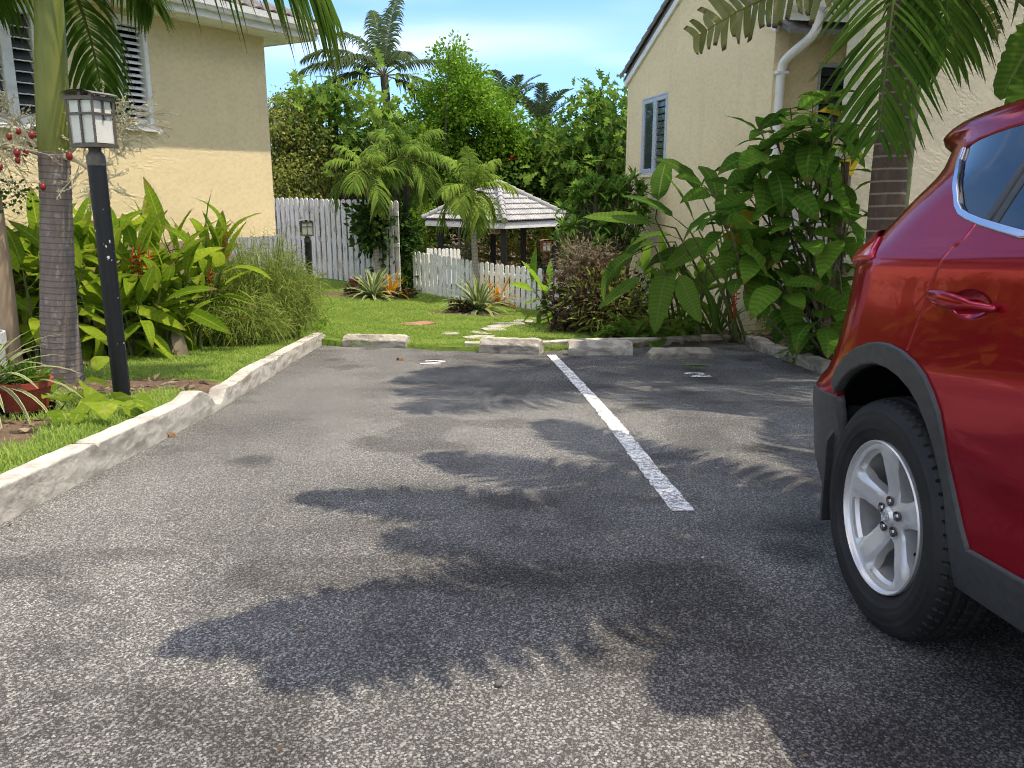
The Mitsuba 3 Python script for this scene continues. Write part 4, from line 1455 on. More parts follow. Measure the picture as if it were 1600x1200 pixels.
# rear door: edges traced, front edge far forward
door_edge = trace([(1410, 527), (1412, 512), (1426, 488), (1441, 460), (1450, 440), (1457, 422), (1464, 404), (1476, 391), (1494, 386), (1506, 376), (1524, 353)])
cl = outer
bot = [p for p in outer if p[0] < door_edge[0][0] - .01]
door = Polygon(door_edge + [(-.5, 1.5), (-1.22, 1.5), (-1.22, .2), (-.4, .2), (0.0, .6)]).buffer(0)
door = Polygon(door_edge + [(door_edge[-1][0] - .05, 1.6), (-1.05, 1.6), (-1.05, .2), (door_edge[0][0], .2)]).buffer(0)
belt = Polygon([(p[0], p[1]) for p in g_low[6:]] + [(-1.2, g_low[-1][1] - .012), lowf, (-2.1, .2), (.1, .2), (door_edge[-2][0] + .01, door_edge[-2][1] + .02)]).buffer(0)
sidelow = belt
door = door.intersection(sidelow).difference(unary_union([clad.buffer(.003), open_poly, hole]))
door = door if door.geom_type == 'Polygon' else max(door.geoms, key=lambda z: z.area)
fdoor = sbox(-2.08, .2, -1.064, 1.6).intersection(sidelow).difference(unary_union([clad.buffer(.003), f_open, hole]))
fdoor = fdoor if fdoor.geom_type == 'Polygon' else max(fdoor.geoms, key=lambda z: z.area)
lamp = Polygon(trace(Z8((700, 858), (655, 962), (600, 968), (530, 976))) + [(.72, 1.055), (.98, 1.045), (.98, 1.165), (.72, 1.185)] + trace(Z8((575, 842), (640, 848)))[::1]).buffer(0)
lamp = lamp if lamp.geom_type == 'Polygon' else max(lamp.geoms, key=lambda z: z.area)
hx = [tuple(sq(1466, 462)), tuple(sq(1548, 482))]
hc = (np.array(hx[0]) + hx[1]) / 2
cup = affinity.rotate(affinity.scale(Point(hc[0] - .03, hc[1] - .005).buffer(1, 24), .085, .038), 0)
bump = sbox(.30, .25, 3, .66)
bump = unary_union([bump]).difference(arch_all.buffer(.003))
bump = max(bump.geoms, key=lambda g: g.area) if bump.geom_type == 'MultiPolygon' else bump
hood_cut = sbox(-6, .15, -3.0, 2.3)
tailg = sbox(.90, .70, 3, 1.52)
body = sbox(-5.2, .30, 2.2, 2.28).difference(unary_union([arch_all.buffer(.003), f_arch.buffer(.003), clad.buffer(.003), sbox(-2.3, 0, -.3, qs), door.buffer(.0135), fdoor.buffer(.0135), hole, lamp.buffer(.006), bump.buffer(.006), tailg.buffer(.012), sbox(-3.1, 1.10, -2.3, 1.2) if False else Point(-9, 9).buffer(.01)]))
# windscreen
ws = sbox(-5, 1.12, -2.2, 1.60)
geoms = sorted(body.geoms, key=lambda g: -g.area) if body.geom_type == 'MultiPolygon' else [body]
geoms = [g for g in geoms if g.area > .01]
mainb = geoms[0]


def crease(s, q):
    """pressed lines of the side: a soft ledge low on the doors"""
    d = .008 * np.exp(-((q - (.60 + .05 * (s + .9))) / .05) ** 2) * sst(-.15, -.55, s)
    return d * 1.0


parts = []
for i, g in enumerate(geoms):
    v, f, n = skin(g, .035)
    put_n(f'{CAR}__body' + (f'_{i:03d}' if i else ''), v, f, n, 'car_paint', CM)
    if i == 0:
        put_n(f'{CAR}__body_{len(geoms):03d}', v, f, n, 'car_paint', CM, True)
v, f, n = skin(door.difference(cup), .03, disp=crease)
put_n(f'{CAR}__door', v, f, n, 'car_paint', CM)
put_n(f'{CAR}__door_002', v, f, n, 'car_paint', CM, True)
v, f, n = skin(fdoor, .05, disp=crease)
put_n(f'{CAR}__door_001', v, f, n, 'car_paint', CM)
put_n(f'{CAR}__door_003', v, f, n, 'car_paint', CM, True)
lab(f'{CAR}__door', 'red rear door with a body-coloured handle')
v, f, n = skin(clad, .03, .012, .008, .03)
put_n(f'{CAR}__cladding', v, f, n, 'black_plastic', CM)
put_n(f'{CAR}__cladding_001', v, f, n, 'black_plastic', CM, True)
v, f, n = skin(bump, .04, .006, .008, .03)
put_n(f'{CAR}__bumper', v, f, n, 'black_plastic', CM)
put_n(f'{CAR}__bumper_001', v, f, n, 'black_plastic', CM, True)
v, f, n = skin(tailg, .05)
put_n(f'{CAR}__tailgate', v, f, n, 'car_paint', CM)
put_n(f'{CAR}__tailgate_001', v, f, n, 'car_paint', CM, True)
v, f, n = skin(lamp, .02, .012, .014, .05, disp=lambda s, q: .026 * sst(.25, .6, s))
put_n(f'{CAR}__tail_light', v, f, n, 'tail_lens', CM)
put_n(f'{CAR}__tail_light_001', v, f, n, 'tail_lens', CM, True)
# side glass in two panes with a dark divider between
d0, d1 = sq(1546, 344), sq(1600, 262)
dv = nrm(np.array(d1) - d0)
div = LineString([tuple(np.array(d0) - dv * .2), tuple(np.array(d1) + dv * .5)]).buffer(.030)
gq = glass.difference(div)
gq = sorted(getattr(gq, 'geoms', [gq]), key=lambda g: g.bounds[0])
for i, g in enumerate(gq):
    g2 = g.difference(sbox(-1.1, 1, -1.02, 1.8)) if g.bounds[0] < -1 else g
    for k, gg in enumerate(sorted(getattr(g2, 'geoms', [g2]), key=lambda z: -z.area)):
        v, f, n = skin(gg, .04, -.006, .003, .01)
        put_n(uniq(f'{CAR}__side_window'), v, f, n, 'car_glass', CM)
        put_n(uniq(f'{CAR}__side_window'), v, f, n, 'car_glass', CM, True)
dd = div.intersection(glass.buffer(-.004))
dd = max(getattr(dd, 'geoms', [dd]), key=lambda z: z.area)
sl = LineString([tuple(np.array(d0) - dv * .2), tuple(np.array(d1) + dv * .5)])
for k, (off_, w_) in enumerate(((.018, .010), (-.018, .010))):
    st_ = sl.parallel_offset(abs(off_), 'left' if off_ > 0 else 'right').buffer(w_).intersection(glass.buffer(-.002))
    st_ = max(getattr(st_, 'geoms', [st_]), key=lambda z: z.area)
    v, f, n = skin(st_, .03, -.002, .002, .012)
    put_n(uniq(f'{CAR}__window_divider'), v, f, n, 'black_plastic', CM)
v, f, n = skin(mould_bottom, .02, .006, .004, .02)
put_n(f'{CAR}__moulding', v, f, n, 'chrome', CM)
lab(f'{CAR}__moulding', 'bright chrome moulding under the side windows')
# dark inner shell that shows in the gaps; wheel wells stay open
shell = sbox(-5.2, .3, 2.2, 2.28).difference(unary_union([open_poly.buffer(-.01), f_open.buffer(-.01)]))
v, f, n = skin(shell, .06, -.022, .001, .002)
put_n(f'{CAR}__inner_shell', v, f, n, 'under_black', CM)
put_n(f'{CAR}__inner_shell_001', v, f, n, 'under_black', CM, True)
mb = MB()
mb.box((-1.3, 0, .30), (4.0, 1.25, .10))
for c in (0, -2.66):
    th = np.linspace(-.25, math.pi + .25, 20)
    ring = np.stack([c + .45 * np.cos(th), th * 0, .37 + .46 * np.sin(th)], 1)
    for a, b in zip(ring[:-1], ring[1:]):
        for sg in (1, -1):
            mb.add([a + [0, sg * .86, 0], b + [0, sg * .86, 0], b + [0, sg * .5, 0], a + [0, sg * .5, 0]], [[0, 1, 2], [0, 2, 3]])
    for sg in (1, -1):
        ctr_ = np.array([c, sg * .5, .37])
        for a, b in zip(ring[:-1], ring[1:]):
            mb.add([ctr_, a + [0, sg * .5, 0], b + [0, sg * .5, 0]], [[0, 1, 2]])
mb.put(f'{CAR}__wheel_well', 'under_black', False, CM)
# handle cup and handle
g = np.linspace(0, 1, 7)
an = np.linspace(0, 2 * math.pi, 33)[:-1]
S_ = hc[0] - .03 + .088 * np.outer(g, np.cos(an))
Q_ = hc[1] - .005 + .041 * np.outer(g, np.sin(an))
Dp = -.019 * (1 - (g[:, None] * np.ones(32)) ** 2.5)
P = SF(S_.ravel(), Q_.ravel()) + SN(S_.ravel(), Q_.ravel()) * (Dp.ravel()[:, None] - .003)
i_, j_ = np.meshgrid(np.arange(6), np.arange(32), indexing='ij')
qf = np.stack([i_ * 32 + j_, (i_ + 1) * 32 + j_, (i_ + 1) * 32 + (j_ + 1) % 32, i_ * 32 + (j_ + 1) % 32], -1).reshape(-1, 4)
put(f'{CAR}__door__handle_cup', (P, qf), 'car_paint', True, None, CM)
ss = np.linspace(hx[0][0] + .022, hx[1][0] - .022, 15)
tt = np.linspace(0, 1, 15)
qq = np.linspace(hx[0][1], hx[1][1], 15)
Pc = SF(ss, qq) + SN(ss, qq) * (.012 + .022 * np.sin(tt * math.pi) ** .6)[:, None]
hulls = [m3.Manifold.sphere(1, 16).scale([.014, .009, float(.010 + .010 * math.sin(math.pi * min(t * 1.3, 1)) ** .5 if 0 < t < 1 else .010)]).translate(list(map(float, p))) for t, p in zip(tt, Pc)]
hd = m3.Manifold.batch_boolean([m3.Manifold.batch_hull([a, b]) for a, b in zip(hulls[:-1], hulls[1:])], m3.OpType.Add)
q_ = hd.to_mesh()
put(f'{CAR}__door__handle', trimesh.Trimesh(q_.vert_properties[:, :3], q_.tri_verts), 'car_paint', 50, None, CM)
# roof spoiler lip
# mud flap behind the rear wheel
fl = Polygon([(0, 0), (.17, 0), (.19, .30), (.12, .42), (.02, .42)])
fm = extrude(fl, .012)
R_ = np.eye(4); R_[:3, :3] = np.array([[0, 0, 1], [1, 0, 0], [0, 1, 0]]).astype(float)
put(f'{CAR}__mud_flap', fm, 'black_plastic', False, None, CM @ mat((.405, .73, .21)) @ rotz(.10) @ roty(-.16) @ R_)


# ---- wheels
def wheel(key, u, side, spin, detail):
    M = CM @ mat((u, side * .905, .345))
    if side < 0:
        M = M @ rotz(math.pi)
    # tyre: lathe about the v axis; profile (offset along v from the outer face, radius)
    prof = np.array([(-.198, .222), (-.205, .240), (-.222, .29), (-.215, .325), (-.200, .345), (-.185, .354), (-.15, .360), (-.11, .362), (-.07, .360), (-.035, .354), (-.018, .346), (-.004, .325), (.004, .29), (-.008, .25), (-.020, .232), (-.030, .222)])
    d = np.r_[0, np.cumsum(np.linalg.norm(np.diff(prof, axis=0), axis=1))]
    npf, nph = (90, 360) if detail else (30, 64)
    t = np.linspace(0, d[-1], npf)
    x, r = PCH(d, prof[:, 0])(t), PCH(d, prof[:, 1])(t)
    ph = np.arange(nph) * 2 * math.pi / nph
    X, PH = np.meshgrid(x, ph, indexing='ij')
    Rr = np.repeat(r[:, None], nph, 1)
    if detail:
        tread = (Rr > .340)
        v_ = (X + .11) / .11
        groove = np.zeros_like(X)
        for c_ in (-.52, -.17, .17, .52):
            groove = np.maximum(groove, (np.abs(v_ - c_) < .045) * 1.0)
        zig = PH * 60 / (2 * math.pi) + .35 * np.sign(v_) * v_ * 2
        sipe = ((zig % 1.0) < .17) & (np.abs(v_) > .55)
        sipe2 = (((zig * 1.0 + .5) % 1.0) < .10) & (np.abs(v_) <= .5)
        Rr = Rr - tread * .008 * np.maximum(groove, np.maximum(sipe * 1.0, sipe2 * .7))
        side_rib = (X > -.03) & (Rr < .34)
        X = X + side_rib * .0022 * (np.abs((Rr - .268)) < .0035) + side_rib * .0025 * (np.abs(Rr - .318) < .006)
        # sidewall lettering reads as small raised blocks
        let = side_rib & (np.abs(Rr - .293) < .010) & (np.sin(PH * 2) > .55) & ((PH * 40 / math.pi % 1.0) < .55)
        X = X + let * .0015
    V = np.stack([Rr * np.cos(PH), X, Rr * np.sin(PH)], -1)
    flat = sst(-.33, -.36, V[..., 2])
    V[..., 2] = np.where(V[..., 2] < -.345, -.345 + (V[..., 2] + .345) * .1, V[..., 2])
    i_, j_ = np.meshgrid(np.arange(npf - 1), np.arange(nph), indexing='ij')
    q = np.stack([i_ * nph + j_, (i_ + 1) * nph + j_, (i_ + 1) * nph + (j_ + 1) % nph, i_ * nph + (j_ + 1) % nph], -1).reshape(-1, 4)
    q = q[:, ::-1]
    put(f'{key}__tyre', (V.reshape(-1, 3), q), 'tyre_rubber', 35, None, M)
    # rim: barrel and lip
    pr = np.array([(-.19, .218), (-.15, .205), (-.06, .200), (-.045, .196), (-.034, .205), (-.022, .219), (-.012, .226), (-.006, .2275), (-.010, .231), (-.03, .230), (-.19, .230)])
    L = len(pr)
    nph2 = 96
    ph = np.arange(nph2) * 2 * math.pi / nph2
    V = np.stack([pr[:, 1][:, None] * np.cos(ph), np.repeat(pr[:, 0][:, None], nph2, 1), pr[:, 1][:, None] * np.sin(ph)], -1)
    i_, j_ = np.meshgrid(np.arange(L - 1), np.arange(nph2), indexing='ij')
    q = np.stack([i_ * nph2 + j_, (i_ + 1) * nph2 + j_, (i_ + 1) * nph2 + (j_ + 1) % nph2, i_ * nph2 + (j_ + 1) % nph2], -1).reshape(-1, 4)
    put(f'{key}__rim', (V.reshape(-1, 3), q), 'alloy', 35, None, M)
    # five-spoke face, dished, cut from a plate
    parts2 = [Point(0, 0).buffer(.066, 24), Point(0, 0).buffer(.2235, 64).difference(Point(0, 0).buffer(.205, 64))]
    for k in range(5):
        sp = Polygon([(-.040, .03), (.040, .03), (.035, .09), (.039, .15), (.066, .212), (-.066, .212), (-.039, .15), (-.035, .09)])
        parts2.append(affinity.rotate(sp, k * 72 + spin, origin=(0, 0)))
    face = unary_union(parts2).buffer(.008).buffer(-.008).intersection(Point(0, 0).buffer(.2235, 64))
    plate = extrude(face, .024)
    q_ = m3.Manifold(m3.Mesh(np.asarray(plate.vertices, np.float32), np.asarray(plate.faces, np.uint32))).refine_to_length(.010 if detail else .05).to_mesh()
    v = np.array(q_.vert_properties[:, :3], float)
    r = np.hypot(v[:, 0], v[:, 1])
    a = (np.degrees(np.arctan2(v[:, 1], v[:, 0])) - 90 - spin) % 72
    a = np.minimum(a, 72 - a) / 36
    across = r * np.sin(np.radians(a * 36))
    topz = -.052 + .030 * sst(.05, .21, r) + .012 * sst(.07, .0, r)
    bev = sst(.022, .044, across) * sst(.06, .09, r) * sst(.215, .18, r)
    topz = topz - .012 * bev
    top = v[:, 2] > .012
    y = np.where(top, topz, topz - .03 - .01 * sst(.15, .07, r))
    V = np.stack([v[:, 0], y, v[:, 1]], -1)
    put(f'{key}__rim__spokes', trimesh.Trimesh(V, np.array(q_.tri_verts)[:, ::-1], process=False), 'alloy', 40, None, M)
    mb = MB()
    dsk = trimesh.creation.cylinder(.150, .012, sections=48)
    mb.add(dsk.vertices @ rotx(math.pi / 2)[:3, :3].T + [0, -.14, 0], dsk.faces)
    dsk = trimesh.creation.cylinder(.205, .005, sections=48)
    mb.add(dsk.vertices @ rotx(math.pi / 2)[:3, :3].T + [0, -.185, 0], dsk.faces)
    mb.put(f'{key}__brake', 'brake_steel', False, M)
    cap = trimesh.creation.revolve(np.array([(0, .006), (.022, .004), (.030, -.004), (.030, -.02)])[::-1], sections=32)
    put(f'{key}__hub_cap', cap, 'alloy', 35, None, M @ mat((0, -.036, 0)) @ rotx(-math.pi / 2))
    if not detail: return
    th = np.linspace(0, 2 * math.pi, 41)
    mb = MB()                                    # ringed emblem on the cap
    for (rx, ry, cy, cx_) in ((.0205, .0145, 0, 0), (.0062, .0128, .0, 0), (.0140, .0058, .0062, 0)):
        mb.tube(np.stack([cx_ + rx * np.cos(th), th * 0 + .0065, cy + ry * np.sin(th)], 1), .0013, 6, cap=False)
    mb.put(f'{key}__hub_cap__emblem', 'emblem_metal', 50, M @ mat((0, -.036, 0)))
    for k in range(5):
        an = math.radians(90 + spin + 36 * 0 + k * 72)
        c_ = (.048 * math.cos(an), -.044, .048 * math.sin(an))
        sock = trimesh.creation.revolve(np.array([(.0, -.010), (.010, -.010), (.0125, .002), (.015, .006), (.0152, .0)])[::1], sections=20)
        put(f'{key}__nut_socket' + (f'_{k:03d}' if k else ''), sock, 'brake_steel', 35, None, M @ mat(c_) @ rotx(-math.pi / 2))
        nut = trimesh.creation.revolve(np.array([(.0095, -.012), (.0095, .002), (.007, .006), (0, .007)]), sections=6)
        put(f'{key}__lug_nut' + (f'_{k:03d}' if k else ''), nut, 'chrome', False, None, M @ mat(c_) @ rotx(-math.pi / 2))
    an = math.radians(198 + spin)
    MB().tube([(.196 * math.cos(an), -.06, .196 * math.sin(an)), (.180 * math.cos(an), -.030, .180 * math.sin(an))], .005, 8).put(f'{key}__valve', 'under_black', False, M)


def tyre_col(p, n, uv):
    return mix((.012, .012, .0125), (.022, .021, .020), smoothstep(.35, .85, fbm(p.x * 8, p.y * 8, p.z * 8, 3)))


scene['tyre_rubber'] = plain(proc(tyre_col), .62, .35)
scene['alloy'] = plain((.66, .655, .64), .34, .5, metallic=.55)
scene['brake_steel'] = plain((.10, .095, .09), .5, .5, metallic=.6)
scene['emblem_metal'] = plain((.62, .62, .62), .15, .6, metallic=.9)
wheel(f'{CAR}__wheel', 0, 1, 0, True)
wheel(f'{CAR}__wheel_001', -2.66, 1, 20, False)
wheel(f'{CAR}__wheel_002', 0, -1, 40, False)
wheel(f'{CAR}__wheel_003', -2.66, -1, 10, False)
lab(CAR, 'glossy red SUV with grey alloy wheels and black wheel arch trim', 'car')

# ---------------------------------------------------------------- plant materials: uv.x = tone + position along the blade, uv.y = position across it
def leaf_mat(name, dark, light, rib=None, veins=0.0, nv=55.0, edge=None, rough=.42, trans=.75, spec=.35, stem=(.10, .13, .04), tip=None, spots=None):
    dark, light, stem = (tuple(min(v * 1.22, .75) for v in q) for q in (dark, light, stem))

    def fn(p, n, uv):
        tone = dr.floor(uv.x) / 16.0
        al = uv.x - dr.floor(uv.x)
        ac = dr.abs(uv.y)
        c = mix(dark, light, dr.clip(tone + .35 * (fbm(p.x * 14, p.y * 14, p.z * 14, 2) - .5), 0, 1))
        if veins:
            v = .5 + .5 * dr.sin(al * nv + ac * -5.0)
            c = c * (1 - veins * v)
        if edge is not None:
            c = mix(c, edge, smoothstep(.55, .75, ac + .15 * (noise(p.x * 40, p.y * 40, p.z * 40) - .5)))
        if rib is not None:
            c = mix(c, rib, smoothstep(.10, .04, ac) * smoothstep(1.0, .8, al) * .8)
        if tip is not None:
            c = mix(c, tip, smoothstep(.80, .97, al + .15 * (noise(p.x * 9, p.y * 9, p.z * 9) - .5)) + 0)
        if spots is not None:
            c = mix(c, spots, smoothstep(.62, .74, fbm(p.x * 24 + 7, p.y * 24, p.z * 24, 3)) * .8)
        return mix(c, stem, smoothstep(2.0, 2.1, uv.y))
    scene[name] = {'type': 'principledthin', 'base_color': proc(fn), 'roughness': rough, 'diff_trans': trans, 'spec_trans': 0.0, 'eta': 1.4}


leaf_mat('leaf_heliconia', (.085, .175, .014), (.29, .40, .030), (.40, .42, .08), .18, 85., rough=.38, trans=.95, stem=(.15, .18, .05), tip=(.22, .17, .06))
leaf_mat('leaf_banana', (0.039, 0.098, 0.018), (0.124, 0.221, 0.033), (.20, .26, .08), .22, 110., rough=.34, trans=.8, stem=(.09, .13, .04))
leaf_mat('leaf_withered', (.16, .17, .05), (.34, .33, .14), (.30, .27, .06), .25, 80., tip=(.10, .055, .04), rough=.6, trans=.9, stem=(.30, .27, .08))
leaf_mat('leaf_shrub', (0.055, 0.133, 0.019), (0.163, 0.309, 0.036), (.17, .25, .06), .30, 62., rough=.38, trans=.7, stem=(.09, .075, .05), tip=(.16, .13, .04))
leaf_mat('leaf_dark', (0.027, 0.060, 0.015), (0.075, 0.128, 0.030), None, rough=.45, trans=.6)
leaf_mat('leaf_bright', (0.090, 0.188, 0.020), (0.227, 0.374, 0.036), None, rough=.45, trans=.8)
leaf_mat('leaf_mid', (0.051, 0.118, 0.023), (0.161, 0.263, 0.051), None, rough=.42, trans=.7)
leaf_mat('leaf_olive', (0.118, 0.147, 0.038), (0.332, 0.355, 0.083), None, rough=.5, trans=.7)
leaf_mat('leaf_breadfruit', (0.057, 0.130, 0.022), (0.227, 0.341, 0.049), (.17, .24, .07), .1, 30., rough=.36, trans=.75)
leaf_mat('leaf_oleander', (0.060, 0.144, 0.023), (0.203, 0.338, 0.060), (.2, .28, .1), rough=.36, trans=.6)
leaf_mat('leaf_purple', (.040, .022, .022), (.10, .075, .045), None, rough=.5, trans=.6)
leaf_mat('leaf_dry', (.10, .075, .05), (.28, .23, .17), None, rough=.8, trans=.5)
leaf_mat('leaf_fern', (0.058, 0.130, 0.018), (0.169, 0.273, 0.039), None, rough=.5, trans=.8, stem=(.08, .09, .03))
leaf_mat('leaf_feather', (0.120, 0.180, 0.036), (0.312, 0.372, 0.096), None, rough=.6, trans=.8)
leaf_mat('leaf_agave', (.09, .16, .05), (.14, .21, .07), None, 0, edge=(.50, .50, .27), rough=.4, trans=.4)
leaf_mat('leaf_orange', (.50, .15, .008), (.62, .40, .02), None, rough=.4, trans=.7)
leaf_mat('leaf_pothos', (.085, .16, .014), (.22, .30, .03), (.3, .36, .1), .1, 30., rough=.3, trans=.8, spots=(.36, .40, .09))
leaf_mat('leaf_spider', (.09, .15, .05), (.20, .25, .10), None, 0, edge=(.55, .52, .34), rough=.45, trans=.6)
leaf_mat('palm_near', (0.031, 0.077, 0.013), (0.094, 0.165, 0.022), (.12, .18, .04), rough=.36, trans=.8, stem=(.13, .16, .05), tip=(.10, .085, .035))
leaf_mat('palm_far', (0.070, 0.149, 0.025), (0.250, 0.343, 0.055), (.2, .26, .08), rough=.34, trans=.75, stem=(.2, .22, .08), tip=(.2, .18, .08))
leaf_mat('palm_blue', (.040, .075, .030), (.12, .16, .075), None, rough=.4, trans=.7, stem=(.2, .2, .12))
leaf_mat('grass_blade', (.20, .31, .06), (.38, .47, .12), None, rough=.55, trans=.8)
scene['flower_red'] = plain(proc(lambda p, n, uv: mix((.48, .012, .012), (.60, .10, .02), smoothstep(.4, .7, fbm(p.x * 90, p.y * 90, p.z * 90, 2)))), .4, .4)
scene['flower_orange'] = {'type': 'principledthin', 'base_color': {'type': 'rgb', 'value': [.62, .13, .03]}, 'roughness': .6, 'diff_trans': .8, 'spec_trans': 0.0, 'eta': 1.4}
scene['flower_cream'] = plain((.55, .52, .34), .7, .2)
scene['berry_red'] = plain((.20, .014, .012), .3, .5)
scene['twig'] = plain(proc(lambda p, n, uv: mix((.10, .08, .055), (.20, .17, .12), fbm(p.x * 30, p.y * 30, p.z * 30, 2))), .9, .15)
scene['twig_pale'] = plain((.40, .36, .25), .8, .2)
scene['stem_green'] = plain(proc(lambda p, n, uv: mix((.07, .10, .03), (.16, .18, .06), fbm(p.x * 9, p.y * 9, p.z * 20, 3))), .6, .3)


def bark_rings(a, b, ring, per, w, li=.5):
    def fn(p, n, uv):
        f = uv.x / per + .12 * noise(p.x * 9, p.y * 9, p.z * 3)
        r = dr.abs(f - dr.floor(f) - .5) * 2
        g = fbm(p.x * 40, p.y * 40, p.z * 6, 4)
        c = mix(a, b, g)
        lich = smoothstep(.60, .72, fbm(p.x * 22 + 3, p.y * 22, p.z * 9, 4))
        c = mix(c, (.38, .36, .33), lich * li)
        return mix(c, ring, smoothstep(1 - w, 1 - w * .35, r) * .8)
    return fn


def bark_h(p, n, uv):
    return fbm(p.x * 30, p.y * 30, p.z * 90, 4)


scene['palm_bark'] = plain(proc(bark_rings((.14, .115, .10), (.26, .225, .20), (.105, .09, .08), .050, .26)), .85, .2, bark_h, .006, 2e-3)
scene['palm_bark_brown'] = plain(proc(bark_rings((.070, .048, .036), (.115, .082, .06), (.27, .235, .17), .105, .22, .08)), .85, .2, bark_h, .004, 2e-3)
scene['palm_bark_pale'] = plain(proc(bark_rings((.30, .27, .23), (.42, .39, .34), (.19, .17, .14), .07, .3)), .85, .2)
scene['bark_dark'] = plain(proc(lambda p, n, uv: mix((.05, .042, .034), (.12, .10, .08), fbm(p.x * 25, p.y * 25, p.z * 8, 3))), .9, .15)
scene['crownshaft'] = plain(proc(lambda p, n, uv: mix((.115, .145, .022), (.19, .20, .035), fbm(p.x * 6, p.y * 6, p.z * 2.2, 3)) * (.82 + .3 * fbm(p.x * 60, p.y * 60, p.z * 3, 2))), .42, .4)


# ---------------------------------------------------------------- blades
def blade(L, W, n=7, droop=.3, fold=.15, a=.8, b=1.0, ripple=0.0, seed=0, tone=.5, petiole=0.0, curl=0.0, torn=0.0, m=2, tipw=0.0):
    """a leaf: base at the origin, running along +y, upper face to +z"""
    r = np.random.default_rng(seed)
    t = np.linspace(0, 1, n + 1)
    w = W / 2 * (np.sin(math.pi * np.clip(t, 0, 1) ** a) ** b) + tipw * W * t * (t < .999)
    w[0] = max(w[0], .004 * L)
    w[-1] = .002
    ang = -droop * t * 1.6
    dt = L / n
    y = petiole + np.r_[0, np.cumsum(np.cos((ang[1:] + ang[:-1]) / 2) * dt)]
    z = np.r_[0, np.cumsum(np.sin((ang[1:] + ang[:-1]) / 2) * dt)]
    k = np.linspace(-1, 1, 2 * m + 1)
    V, U = [], []
    for i in range(n + 1):
        for s in k:
            ww = w[i] * (1 - torn * r.random() * (abs(s) > .9) * (0 < i < n))
            rp = ripple * W * math.sin(i * 2.1 + s * 1.3 + seed) * abs(s)
            V.append((s * ww, y[i] - torn * .4 * abs(s) * r.random() * dt, z[i] + abs(s) * ww * fold - curl * s * s * ww + rp))
            U.append((.985 * t[i], s))
    V, U = np.array(V), np.array(U)
    c = 2 * m + 1
    i_, j_ = np.meshgrid(np.arange(n), np.arange(2 * m), indexing='ij')
    q = np.stack([i_ * c + j_, i_ * c + j_ + 1, (i_ + 1) * c + j_ + 1, (i_ + 1) * c + j_], -1).reshape(-1, 4)
    f = np.vstack([q[:, [0, 1, 2]], q[:, [0, 2, 3]]])
    if petiole:
        tv, tf, tu = tube([(0, 0, -.02 * petiole), (0, petiole * .5, 0), (0, petiole * 1.02, 0)], [.011 * L ** .5, .008 * L ** .5, .006 * L ** .5], 5)
        tu[:, 0] = .5; tu[:, 1] = 3
        f = np.vstack([f, tf + len(V)])
        V, U = np.vstack([V, tv]), np.vstack([U, tu])
    U[:, 0] += math.floor(tone * 16)
    return V, f, U


def lobed(L, W, nl=4, tone=.5, seed=0):
    """a deeply lobed leaf"""
    r = np.random.default_rng(seed)
    pts, ys = [], np.linspace(.12, .92, nl)
    left = [(0, 0)]
    for y in ys:
        ww = W / 2 * math.sin(math.pi * min(y * .9 + .1, 1) ** .9) * r.uniform(.85, 1.1)
        left += [(ww * .32, L * (y - .09)), (ww, L * (y + .07)), (ww * .75, L * (y + .10))]
    left += [(0.0, L)]
    left = np.array(left)
    V, U, F = [], [], []
    for s in (-1, 1):
        n0 = len(V)
        for x, y in left:
            V.append((0, y, -.25 * (y / L) ** 2 * L)); U.append((min(y / L, .98), 0))
            V.append((s * x, y, -.25 * (y / L) ** 2 * L + .25 * x)); U.append((min(y / L, .98), s * .9))
        for i in range(len(left) - 1):
            a, b, c, d = n0 + 2 * i, n0 + 2 * i + 1, n0 + 2 * i + 3, n0 + 2 * i + 2
            F += [(a, b, c), (a, c, d)] if s > 0 else [(a, c, b), (a, d, c)]
    V, U = np.array(V), np.array(U)
    U[:, 0] += math.floor(tone * 16)
    return V, np.array(F), U


def rows(a):
    return a / (np.linalg.norm(a, axis=-1, keepdims=True) + 1e-9)


def frames(pos, ydir, zdir, s):
    y = rows(ydir)
    x = rows(np.cross(y, zdir))
    z = np.cross(x, y)
    M = np.zeros((len(pos), 4, 4))
    s = np.broadcast_to(s, (len(pos),))
    M[:, :3, 0], M[:, :3, 1], M[:, :3, 2] = x * s[:, None], y * s[:, None], z * s[:, None]
    M[:, :3, 3] = pos
    M[:, 3, 3] = 1
    return M


